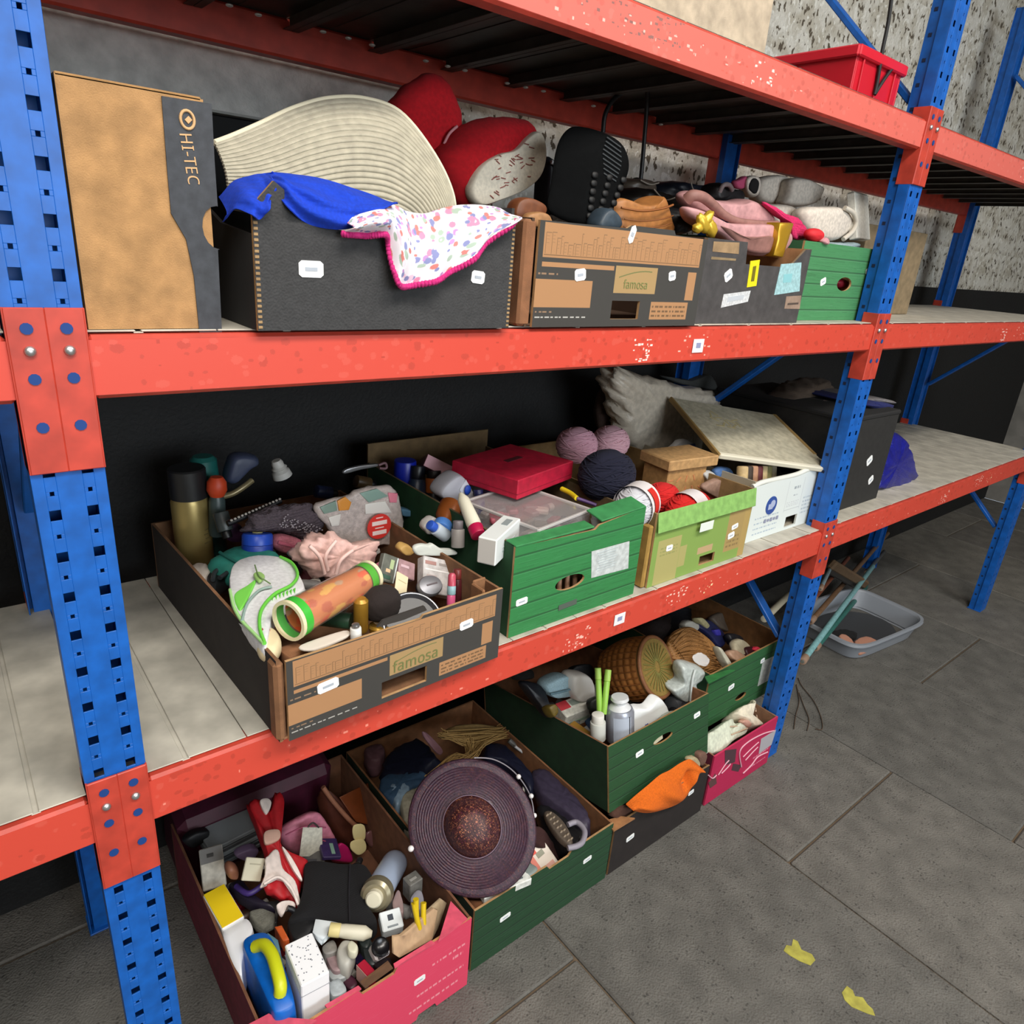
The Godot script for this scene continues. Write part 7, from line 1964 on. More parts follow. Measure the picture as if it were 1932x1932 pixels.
func floor_hat_box():
	var o := Vector3(0.697, 0.002, 0.017)
	var gw := print_green_box("193f24", 51)
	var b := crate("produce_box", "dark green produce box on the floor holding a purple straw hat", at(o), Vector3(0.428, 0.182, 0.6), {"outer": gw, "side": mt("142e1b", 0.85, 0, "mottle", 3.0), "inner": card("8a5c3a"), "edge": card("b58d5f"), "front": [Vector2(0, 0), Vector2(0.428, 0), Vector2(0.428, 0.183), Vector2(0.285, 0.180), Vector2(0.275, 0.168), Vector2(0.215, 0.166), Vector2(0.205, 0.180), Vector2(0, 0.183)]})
	ptag(b, V(0.786,0.105,0.017), 0.030, 0.014, 4)
	ptag(b, V(1.043,0.116,0.017), 0.028, 0.014, 4)
	heap("of the hat box", Vector3(0.75, 0.115, -0.50), Vector3(1.08, 0.145, -0.05), [["black", "17171a"], ["grey", "5d5b5a"], ["navy", "1c2240"], ["brown", "4d3426"]], 69)
	# hat
	var hc: Vector3 = V(0.755,0.301,-0.085)
	var nrm := (Vector3(0, 1.51, 0.85) - hc).normalized() + Vector3(-0.05, 0.0, 0.05)
	var t := T("straw_hat", "large dark purple straw hat with a beaded cord, lying on top of the green box", "hat", ax(hc, hc + nrm))
	var prof := [[0.1345, -0.020], [0.1365, -0.014], [0.134, -0.008]]
	for k in 26:
		var q := 0.130 - k * 0.00265
		prof.append([q, -0.006 + 0.0105 * (1.0 - pow((q - 0.062) / 0.068, 2)) * 0.6 + 0.0022 * absf(sin(k * 1.55)) * (1.0 if k > 3 else 0.4)])
	var crown := [[0.0615, -0.001]]
	crown.append_array([[0.0605, 0.0], [0.058, 0.003], [0.055, 0.012], [0.051, 0.026], [0.045, 0.040], [0.036, 0.051], [0.024, 0.058], [0.012, 0.0605], [0, 0.061]])
	var hm := StandardMaterial3D.new()
	tex["weave_p"] = it(speck(Color("3c2838"), [Color("5e3c4c"), Color("2a1c28"), Color("3d262c"), Color("5c3a40"), Color("1a1219"), Color("6a3f38")], 512, 256, 2600, 4.5, 71))
	hm.albedo_texture = tex["weave_p"]
	hm.roughness = 0.36
	hm.normal_enabled = true
	hm.normal_texture = tex["fine_n"]
	hm.normal_scale = 0.9
	hm.uv1_triplanar = true
	hm.uv1_scale = Vector3(7, 7, 7)
	var s := S()
	lathe(s, prof, 72, Transform3D.IDENTITY, Vector2(1.0, 1.10))
	obj("straw_brim", s, hm, t)
	s = S()
	lathe(s, crown, 60, Transform3D.IDENTITY, Vector2(1.0, 1.10))
	var cm: StandardMaterial3D = hm.duplicate()
	tex["weave_c"] = it(speck(Color("3d2024"), [Color("7a4038"), Color("2a161c"), Color("5a2c2c"), Color("b8704f"), Color("241018"), Color("c98a66"), Color("6a3048")], 512, 256, 2600, 4.5, 73))
	cm.albedo_texture = tex["weave_c"]
	obj("straw_crown", s, cm, t)
	s = S()
	lathe(s, [[0.125, -0.019], [0.1345, -0.0205]], 60, Transform3D.IDENTITY, Vector2(1.0, 1.10))
	obj("brim_underside", s, mt("241a24", 0.6), t)
	s = S()
	var ring := []
	for k in 60:
		ring.append(Vector3(cos(TAU * k / 60) * 0.0615, 0.0035, sin(TAU * k / 60) * 0.0615 * 1.10))
	tube(s, ring, 0.0016, 6, true)
	obj("crown_cord", s, mt("6a5666", 0.4), t)
	# pale beaded cord round part of the brim
	s = S()
	var inv := t.transform.affine_inverse()
	var cord := []
	for p in [V(0.799,0.423,-0.150), V(0.849,0.399,-0.145), V(0.894,0.360,-0.135), V(0.926,0.315,-0.120), V(0.947,0.265,-0.105), V(0.944,0.226,-0.085), V(0.925,0.198,-0.070), V(0.894,0.177,-0.050)]:
		cord.append(inv * p)
	tube(s, curve(cord, 60), 0.0016, 6)
	obj("cord", s, mt("8d878d", 0.5), t)
	for k in 5:
		s = S()
		blob(s, at(inv * [V(0.914,0.334,-0.120), V(0.943,0.276,-0.100), V(0.941,0.233,-0.080), V(0.902,0.187,-0.055), V(0.562,0.401,-0.030)][k]), Vector3(0.006, 0.006, 0.006), 2.0, 0, 1, 1, 14, 10)
		obj("pearl_bead", s, mt("e2dede", 0.3), t)
	# raffia
	t = T("raffia_bundle", "bundle of straw coloured raffia trailing out above the purple hat", "raffia", base_of([V(0.886,0.264,-0.420), V(1.118,0.169,-0.400)]))
	s = S()
	var rr := RandomNumberGenerator.new()
	rr.seed = 23
	for k in 90:
		var j := func(a: float) -> Vector3: return Vector3(rr.randf_range(-a, a), rr.randf_range(-a, a) * 0.7, rr.randf_range(-a, a))
		var p0: Vector3 = (V(1.117,0.175,-0.400) as Vector3).lerp(V(1.126,0.177,-0.440), rr.randf())
		var p1: Vector3 = (V(0.962,0.249,-0.400) as Vector3).lerp(V(0.969,0.228,-0.380), rr.randf())
		var p2: Vector3 = V(0.852,0.285,-0.300)
		var p3: Vector3 = V(0.733,0.343,-0.230)
		if k % 3 == 0:
			tube(s, curve(w(t, [p0 + j.call(0.012), p1 + j.call(0.012), V(0.895,0.265,-0.420) + j.call(0.014)]), 8), 0.0017, 4)
		elif k % 3 == 1:
			tube(s, curve(w(t, [p1 + j.call(0.010), V(0.936,0.226,-0.340) + j.call(0.014), p2 + j.call(0.012), p3 + j.call(0.006)]), 10), 0.0014, 4)
		else:
			tube(s, curve(w(t, [p0 + j.call(0.012), V(1.002,0.209,-0.380) + j.call(0.014), V(0.903,0.248,-0.310) + j.call(0.014), p3 + j.call(0.008)]), 10), 0.0014, 4)
	var st := obj("strands", s, mt("a5824a", 0.8, 0, "mottle", 12.0), t)
	st.set_meta("kind", "stuff")
	add_puff(t, "bound_root", [V(0.902,0.255,-0.430), V(0.962,0.259,-0.430), V(1.048,0.228,-0.430), V(1.133,0.176,-0.420), V(1.133,0.150,-0.410), V(1.032,0.194,-0.420), V(0.927,0.231,-0.420)], Vector3(0, -0.015, -0.02), mt("7d6235", 0.85, 0, "mottle", 14.0, "fine_n", 1.0), 0.3, 0.15, 40)
	for q in [["dark navy leather handbag at the left back of the hat box", "handbag", [V(0.751,0.178,-0.489), V(0.824,0.178,-0.542), V(0.904,0.178,-0.536), V(0.905,0.178,-0.466), V(0.905,0.178,-0.429), V(0.858,0.178,-0.417), V(0.808,0.178,-0.396), V(0.751,0.178,-0.441)], "15182c", 0.45], ["denim blue bundle left of the purple hat", "cloth", [V(0.707,0.178,-0.424), V(0.744,0.178,-0.459), V(0.796,0.178,-0.438), V(0.845,0.178,-0.412), V(0.815,0.178,-0.378), V(0.759,0.178,-0.376), V(0.721,0.178,-0.364), V(0.704,0.178,-0.388)], "2f4f6e", 0.8], ["pale blue crumpled plastic beside the denim bundle", "plastic", [V(0.738,0.178,-0.417), V(0.777,0.178,-0.430), V(0.783,0.178,-0.386), V(0.748,0.178,-0.358), V(0.717,0.178,-0.342), V(0.720,0.178,-0.377)], "8fa9c0", 0.25], ["cream canvas bag edge left of the purple hat", "bag", [V(0.739,0.178,-0.364), V(0.781,0.178,-0.375), V(0.828,0.178,-0.369), V(0.786,0.178,-0.332), V(0.725,0.178,-0.277), V(0.692,0.178,-0.243), V(0.696,0.178,-0.274)], "b9b49f", 0.8], ["small dusty pink pouch in the shade at the back left", "pouch", [V(0.745,0.178,-0.572), V(0.783,0.178,-0.581), V(0.800,0.178,-0.551), V(0.765,0.178,-0.515), V(0.739,0.178,-0.525)], "6d4a52", 0.7], ["navy purse with a white stud behind the brim of the hat", "purse", [V(1.032,0.178,-0.404), V(1.071,0.178,-0.406), V(1.090,0.178,-0.366), V(1.086,0.178,-0.293), V(1.076,0.178,-0.229), V(1.036,0.178,-0.195), V(1.045,0.178,-0.264), V(1.037,0.178,-0.326), V(1.010,0.178,-0.366)], "12142a", 0.5], ["shimmering violet scarf along the right wall of the hat box", "scarf", [V(1.077,0.178,-0.250), V(1.123,0.178,-0.240), V(1.121,0.178,-0.158), V(1.116,0.178,-0.083), V(1.095,0.178,-0.029), V(1.062,0.178,-0.017), V(1.052,0.178,-0.089), V(1.045,0.178,-0.169)], "3c3448", 0.5], ["black belt coil at the right front of the hat box", "belt", [V(1.031,0.160,-0.163), V(1.070,0.160,-0.124), V(1.081,0.160,-0.055), V(1.059,0.160,-0.011), V(1.005,0.160,0.002), V(0.990,0.160,-0.036), V(0.991,0.160,-0.087)], "1b1a1d", 0.45]]:
		P(q[1], q[0], q[1], q[2], Vector3(0.0, -0.06, 0.0), mt(q[3], q[4], 0, "mottle", 9.0), 0.22, 0.12, 48)
	t = P("pink_strap", "pale pink strap hooked over the navy handbag", "strap", [V(0.837,0.300,-0.420), V(0.856,0.282,-0.420), V(0.889,0.231,-0.400), V(0.877,0.226,-0.390), V(0.861,0.243,-0.395), V(0.839,0.283,-0.415)], Vector3(0, -0.006, -0.006), mt("8f6870", 0.6), 0.15, 0, 30)
	t = T("snakeskin_case", "snakeskin patterned glasses case at the right front of the hat box", "case", base_of([V(1.006,0.192,-0.109), V(0.984,0.192,0.008)]))
	add_puff(t, "body", [V(1.000,0.192,-0.107), V(1.019,0.192,-0.100), V(1.021,0.192,-0.057), V(1.006,0.192,-0.010), V(0.987,0.192,0.010), V(0.976,0.192,-0.014), V(0.983,0.192,-0.066)], Vector3(0, -0.02, 0), mt("5f5348", 0.5, 0, "mottle", 16.0, "fine_n", 0.8), 0.2, 0, 36)
	s = S()
	for k in 14:
		var p: Vector3 = (V(1.002,0.192,-0.093) as Vector3).lerp(V(0.991,0.192,-0.004), (k % 7) / 6.0) + Vector3(0.006 if k < 7 else -0.004, 0.0005, 0.001)
		blob(s, at(p - t.position, 0, 0, 30), Vector3(0.0055, 0.0028, 0.003), 2.0, 0, 1, 1, 8, 6)
	var sc := obj("scales", s, mt("7f705e", 0.5), t)
	sc.set_meta("kind", "stuff")
	t = T("grey_loop", "grey corded loop beside the snakeskin case", "strap", base_of([V(0.984,0.192,0.008)]))
	add_tube(t, "loop", [V(1.020,0.192,-0.040), V(1.044,0.192,-0.033), V(1.041,0.192,-0.003), V(1.015,0.192,0.018), V(0.993,0.192,0.020), V(0.971,0.192,0.012)], 0.007, mt("8a8590", 0.55), 24)
	t = T("silver_chain", "pale silver trimmed strap along the inside of the right wall", "strap", base_of([V(1.161,0.113,-0.320)]))
	add_tube(t, "strap", [V(1.107,0.177,-0.380), V(1.128,0.152,-0.355), V(1.156,0.124,-0.330), V(1.177,0.101,-0.310)], 0.008, mt("55534f", 0.5), 14)
	add_tube(t, "silver_trim", [V(1.105,0.177,-0.350), V(1.123,0.158,-0.335), V(1.145,0.132,-0.318)], 0.004, mt("a8a6a6", 0.4), 10)
	# book and papers in front of the hat
	t = box3("book", "pink and white covered book standing at the front of the hat box", "book", V(0.893,0.104,0.002), V(0.970,0.126,0.002), V(0.909,0.155,-0.065), 0.014, mt("d8cdc0", 0.6), "", 0.001)
	mark(t, 1, 0.05, 0.02, 0.45, 0.95, mt("d87a6a", 0.6), "cover_print")
	mark(t, 1, 0.10, 0.70, 0.60, 0.95, mt("d24a38", 0.6), "cover_print")
	mark(t, 1, 0.55, 0.55, 0.8, 0.7, mt("8a8a78", 0.6), "cover_print")
	mark(t, 1, 0.5, 0.15, 0.9, 0.3, mt("cf9a8c", 0.6), "cover_print")
	t = box3("newspaper", "white printed newspaper bundle below the brim at the front of the hat box", "newspaper", V(0.732,0.185,0.004), V(0.851,0.185,0.024), V(0.732,0.185,-0.033), 0.02, mt("eceee8", 0.7, 0, "mottle", 8.0))
	for k in 6:
		mark(t, 1, 0.12 + k * 0.13, 0.25, 0.20 + k * 0.13, 0.55, mt("5c6266", 0.7))
	P("grey_packet", "grey green packet between the newspaper and the book", "packet", [V(0.847,0.185,-0.011), V(0.875,0.185,-0.012), V(0.879,0.185,0.011), V(0.852,0.185,0.015), V(0.845,0.185,0.002)], Vector3(0, -0.02, 0), mt("7d8784", 0.5), 0.08, 0.06, 24)
	P("kraft_scrap", "brown cardboard scrap in the front corner of the hat box", "cardboard", [V(0.712,0.165,-0.026), V(0.741,0.165,-0.005), V(0.753,0.165,0.017), V(0.711,0.165,0.014)], Vector3(0, -0.02, 0), card("7d4f30"), 0.05, 0.03, 0)
	P("red_cloth", "dark red cloth under the hat brim at the right", "cloth", [V(0.904,0.209,-0.060), V(0.961,0.193,-0.080), V(0.996,0.134,-0.050), V(1.003,0.098,-0.030), V(0.961,0.145,-0.040)], Vector3(0, -0.02, -0.01), cloth("3a1a18"), 0.2, 0.1, 30)

func floor_stack():
	# black box below, green box tilted on it
	var o := Vector3(1.137, 0.002, 0.015)
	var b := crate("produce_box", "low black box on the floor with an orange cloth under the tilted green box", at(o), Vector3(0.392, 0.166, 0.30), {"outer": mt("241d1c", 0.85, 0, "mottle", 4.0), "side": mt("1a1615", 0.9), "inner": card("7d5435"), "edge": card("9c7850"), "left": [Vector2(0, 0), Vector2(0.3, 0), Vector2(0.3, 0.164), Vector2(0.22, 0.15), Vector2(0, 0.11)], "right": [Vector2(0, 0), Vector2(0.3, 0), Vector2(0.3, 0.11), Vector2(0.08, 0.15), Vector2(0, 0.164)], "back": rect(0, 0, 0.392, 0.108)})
	ptag(b, V(1.207,0.088,0.015), 0.030, 0.016, 6)
	ptag(b, V(1.458,0.107,0.015), 0.024, 0.014, 6)
	gusset(b, "kraft_flap", [V(1.127,0.170,-0.011), V(1.172,0.170,0.003), V(1.196,0.170,0.027), V(1.119,0.170,0.025)], card("a9764b"))
	var s := S()
	var hem := [V(1.169,0.216,0.012), V(1.201,0.184,0.020), V(1.259,0.151,0.026), V(1.326,0.132,0.030), V(1.384,0.120,0.030), V(1.418,0.131,0.030), V(1.434,0.162,0.028), V(1.456,0.192,0.022)]
	var top := [V(1.177,0.210,0.006), V(1.212,0.216,0.004), V(1.261,0.226,0.004), V(1.305,0.236,0.004), V(1.347,0.232,0.004), V(1.388,0.234,0.004), V(1.430,0.230,0.006), V(1.465,0.202,0.010)]
	var ob := base_of(hem)
	sheet(s, 70, 22, func(u: float, v: float) -> Vector3:
		var p: Vector3 = along(hem, u).lerp(along(top, u), v)
		p.z += sin(v * PI) * 0.024 + 0.006 * sin(u * 23.0 + v * 6.0) * sin(v * PI) - 0.05 * exp(-pow((u - 0.74) / 0.09, 2) - pow((v - 0.5) / 0.2, 2))
		return p - ob.origin)
	var oc := obj("orange_cloth", s, cloth("e26a0c"), self, ob)
	tag(oc, "bright orange cloth hanging over the rim of the low black box", "cloth")
	P("brown_cloth", "brown fabric bulging between the green box and the low black box", "cloth", [V(1.144,0.178,0.000), V(1.184,0.190,0.000), V(1.253,0.142,0.004), V(1.263,0.119,0.006), V(1.188,0.151,0.004)], Vector3(0, -0.01, -0.03), cloth("53362a"), 0.25, 0.1, 30)
	P("cream_cloth", "cream cloth corner behind the orange cloth", "cloth", [V(1.442,0.214,0.000), V(1.471,0.214,0.000), V(1.504,0.175,0.000), V(1.487,0.163,0.004)], Vector3(0, -0.005, -0.02), cloth("b9aa86"), 0.2, 0.15, 24)

	var gw := print_green_box("1a4523", 57)
	var xf := at(Vector3(1.1385, 0.186, -0.012), 0, -10.5)
	var hc: Vector3 = xf.affine_inverse() * V(1.349,0.311,-0.025)
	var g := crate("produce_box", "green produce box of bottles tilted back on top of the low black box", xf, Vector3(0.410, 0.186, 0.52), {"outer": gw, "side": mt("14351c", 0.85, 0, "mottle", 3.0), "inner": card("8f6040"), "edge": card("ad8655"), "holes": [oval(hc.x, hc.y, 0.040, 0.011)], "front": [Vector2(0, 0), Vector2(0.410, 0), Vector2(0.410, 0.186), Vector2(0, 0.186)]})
	for p in [[V(1.254,0.304,-0.035), 0.030], [V(1.495,0.323,-0.035), 0.028]]:
		ptag(g, p[0], p[1], 0.015, 4)
	s = S()
	bx(s, at(Vector3(hc.x - 0.014, hc.y - 0.003, -0.012), 0, 0, 8), Vector3(0.045, 0.016, 0.012), 0.003)
	obj("paper_plug", s, mt("b9b59c", 0.7), g)
	heap("of the tilted green box", Vector3(1.19, 0.24, -0.36), Vector3(1.50, 0.27, -0.08), [["black", "17171a"], ["grey", "6d6b6a"], ["white", "b9b6b2"], ["blue", "3a5478"]], 71)
	# bottles and packets in it
	var t := can("spray_can", "silver and white spray can standing at the front of the tilted green box", "can", V(1.250,0.308,-0.100), V(1.248,0.427,-0.120), [
		["body", mt("a3a7b4", 0.3, 0.45), [[0, 0], [0.036, 0], [0.0375, 0.003], [0.0375, 0.083], [0.033, 0.092], [0.024, 0.094]]],
		["shoulder_cap", mt("d3d6d8", 0.35), [[0.030, 0.092], [0.024, 0.100], [0.016, 0.104], [0.018, 0.112], [0.024, 0.116], [0.022, 0.124], [0, 0.126]]]])
	s = S()
	lathe(s, [[0.0378, 0.006], [0.0378, 0.080]], 14, Transform3D(Basis(Vector3.UP, -1.55), Vector3.ZERO), Vector2(1, 1), 1.3)
	obj("pale_label", s, mt("b3bccb", 0.45), t)
	s = S()
	lathe(s, [[0.038, 0.006], [0.038, 0.082]], 4, Transform3D(Basis(Vector3.UP, -1.62), Vector3.ZERO), Vector2(1, 1), 0.08)
	obj("black_stripe", s, mt("23252e", 0.5), t)
	t = P("tissue_packet", "white tissue packet with a small blue motif right of the silver can", "packet", [V(1.294,0.369,-0.100), V(1.312,0.377,-0.100), V(1.359,0.361,-0.100), V(1.396,0.378,-0.100), V(1.444,0.329,-0.100), V(1.458,0.284,-0.100), V(1.377,0.279,-0.100), V(1.312,0.280,-0.100)], Vector3(0.0, 0, -0.03), mt("f0f3f3", 0.5), 0.06, 0.03, 40)
	s = S()
	for k in 3:
		bx(s, at(V(1.355,0.304,-0.098) - t.position, 0, 0, k * 60), Vector3(0.018, 0.005, 0.001), 0.0004)
	obj("blue_motif", s, mt("2c3c8a", 0.5), t)
	t = box3("carton", "white carton with a red corner behind the silver can", "carton", V(1.184,0.315,-0.239), V(1.287,0.315,-0.233), V(1.208,0.325,-0.286), 0.06, mt("e6e5da", 0.6, 0, "mottle", 9.0))
	mark(t, 1, 0.0, 0.45, 0.35, 0.98, mt("c23a44", 0.6))
	mark(t, 1, 0.40, 0.5, 0.9, 0.85, mt("8f9a92", 0.6))
	mark(t, 0, 0.1, 0.3, 0.9, 0.5, mt("9cb09a", 0.6))
	t = box3("gold_carton", "narrow gold carton leaning on the left rim of the tilted green box", "carton", V(1.154,0.325,-0.115), V(1.189,0.325,-0.122), V(1.159,0.335,-0.195), 0.014, mt("9a7430", 0.4, 0.3))
	P("tub", "white plastic tub at the back of the tilted green box", "tub", [V(1.207,0.423,-0.250), V(1.237,0.427,-0.250), V(1.288,0.393,-0.250), V(1.309,0.324,-0.250), V(1.260,0.321,-0.250), V(1.215,0.366,-0.250)], Vector3(0, -0.01, -0.06), mt("d8d4ce", 0.6), 0.2, 0.02, 36)
	t = P("cloth_pack", "pale blue folded cloth pack left of the white tub", "cloth", [V(1.131,0.402,-0.270), V(1.140,0.425,-0.270), V(1.201,0.424,-0.270), V(1.231,0.391,-0.270), V(1.237,0.345,-0.270), V(1.167,0.362,-0.270)], Vector3(0, -0.01, -0.05), cloth("a6c4d0"), 0.15, 0.04, 36)
	add_tube(t, "fold", [V(1.137,0.393,-0.265), V(1.174,0.388,-0.262), V(1.225,0.378,-0.265)], 0.003, cloth("6d8b98"), 10)
	for q in [["left lime green felt pen standing behind the silver can", V(1.200,0.387,-0.140), V(1.221,0.469,-0.180)], ["right lime green felt pen standing behind the silver can", V(1.205,0.386,-0.130), V(1.236,0.459,-0.160)]]:
		can("felt_pen", q[0], "pen", q[1], q[2], [["barrel", mt("8fbf4a", 0.45), cyl(0.008, 0, 0.085)], ["cap", mt("a9d060", 0.45), cyl(0.0085, 0.085, 0.115)]], "lime felt pens")
	can("small_bottle", "small white bottle left of the silver can", "bottle", V(1.172,0.336,-0.110), V(1.170,0.407,-0.120), [["body", mt("c2c4bd", 0.5), cyl(0.020, 0, 0.05)], ["cap", mt("dcdad2", 0.5), cyl(0.016, 0.05, 0.072)]])
	t = P("plastic_cup", "translucent plastic funnel pair at the right end of the tilted green box", "funnel", [V(1.486,0.423,-0.100), V(1.502,0.444,-0.100), V(1.601,0.392,-0.100), V(1.601,0.364,-0.100), V(1.573,0.352,-0.100), V(1.603,0.300,-0.100), V(1.531,0.305,-0.100), V(1.469,0.358,-0.100), V(1.461,0.378,-0.100), V(1.503,0.383,-0.100)], Vector3(0.01, 0, -0.05), mt("ccd4d0", 0.25, 0, "mottle", 9.0), 0.15, 0.04, 50)
	add_tube(t, "rim", [V(1.536,0.423,-0.096), V(1.530,0.393,-0.094), V(1.535,0.347,-0.094), V(1.543,0.314,-0.096)], 0.003, mt("d6dcda", 0.25), 16)
	for q in [["dark bottle lying between the white packet and the funnel pair", V(1.487,0.310,-0.120), V(1.547,0.303,-0.130), "3a3c40"], ["black jar below the funnel pair", V(1.477,0.281,-0.100), V(1.517,0.293,-0.110), "17171a"], ["blue grey bottle behind the round basket lid", V(1.533,0.284,-0.190), V(1.582,0.295,-0.200), "4a6070"]]:
		can("bottle", q[0], "bottle", q[1], q[2], [["body", mt(q[3], 0.35), cyl(0.022, 0, 0.05)], ["cap", mt("23252a", 0.35), cyl(0.015, 0.05, 0.068)]])
	for q in [["dark packet heap at the back left of the tilted green box", [V(1.072,0.438,-0.300), V(1.140,0.402,-0.300), V(1.129,0.373,-0.250), V(1.133,0.359,-0.220), V(1.104,0.361,-0.220), V(1.085,0.400,-0.270)], "1a1c24"], ["yellow black packet by the left rim of the tilted green box", [V(1.073,0.417,-0.200), V(1.096,0.418,-0.200), V(1.101,0.397,-0.190), V(1.085,0.388,-0.190)], "6d5a22"], ["black bag at the dark back above the white tub", [V(1.303,0.346,-0.360), V(1.341,0.361,-0.360), V(1.400,0.340,-0.360), V(1.411,0.301,-0.350), V(1.337,0.322,-0.350)], "0f0f12"], ["white packet against the front panel beside the tissue packet", [V(1.391,0.343,-0.060), V(1.433,0.348,-0.060), V(1.449,0.324,-0.060), V(1.404,0.321,-0.060)], "aeb4a4"], ["grey plastic bag in the deep shade at the back", [V(1.148,0.368,-0.420), V(1.205,0.364,-0.420), V(1.222,0.324,-0.420), V(1.164,0.340,-0.420)], "5a5c60"], ["dark green bundle in the middle of the tilted green box", [V(1.235,0.373,-0.200), V(1.321,0.360,-0.200), V(1.458,0.272,-0.200), V(1.401,0.262,-0.180), V(1.262,0.320,-0.180)], "20261f"]]:
		P("packet", q[0], "packet", q[1], Vector3(0, -0.02, -0.03), mt(q[2], 0.5, 0, "mottle", 9.0), 0.2, 0.1, 36)
	# wicker basket lying on its side with the round lid to the front
	var lc: Vector3 = V(1.454,0.416,-0.175)
	var bk: Vector3 = V(1.435,0.310,-0.340)
	t = T("wicker_basket", "honey brown wicker basket on its side with a round woven lid facing out", "basket", ax(lc, bk))
	var ln := lc.distance_to(bk)
	s = S()
	var prof := [[0.0, 0.004]]
	for k in 60:
		var f := k / 59.0
		prof.append([0.078 + 0.012 * sin(f * PI) - 0.020 * f + 0.0035 * absf(sin(f * 7.0 * PI)), 0.004 + f * 0.17])
	prof.append([0, 0.176])
	lathe(s, prof, 44, Transform3D.IDENTITY, Vector2(0.92, 1.08))
	obj("woven_body", s, mt("a5672a", 0.65, 0, "mottle", 14.0, "fine_n", 1.0), t)
	s = S()
	for k in 30:
		var a := TAU * k / 30
		var st := []
		for i in 7:
			var f := i / 6.0
			var q := 0.082 + 0.012 * sin(f * PI) - 0.020 * f
			st.append(Vector3(cos(a) * q * 0.92, 0.006 + f * 0.165, sin(a) * q * 1.08))
		tube(s, st, 0.0018, 5)
	var sk := obj("wicker_stakes", s, mt("7d4a1c", 0.7), t)
	sk.set_meta("kind", "stuff")
	s = S()
	lathe(s, [[0, -0.010], [0.060, -0.009], [0.074, -0.012], [0.080, -0.006], [0.082, 0.002], [0.076, 0.006], [0, 0.006]], 44, Transform3D.IDENTITY, Vector2(0.92, 1.08))
	obj("round_lid", s, mt("8f7434", 0.75, 0, "mottle", 18.0, "fine_n", 1.2), t)
	s = S()
	for k in 26:
		var a := TAU * k / 26
		bx(s, Transform3D(Basis(Vector3.UP, -a), Vector3(cos(a) * 0.04 * 0.92, -0.0115, sin(a) * 0.04 * 1.08)), Vector3(0.052, 0.002, 0.003), 0.0008)
	var sp := obj("lid_spokes", s, mt("6f6a30", 0.75), t)
	sp.set_meta("kind", "stuff")
	s = S()
	var ring := []
	for k in 48:
		ring.append(Vector3(cos(TAU * k / 48) * 0.079 * 0.92, -0.006, sin(TAU * k / 48) * 0.079 * 1.08))
	tube(s, ring, 0.0065, 8, true)
	obj("lid_rim", s, mt("80502c", 0.65, 0, "mottle", 14.0), t)

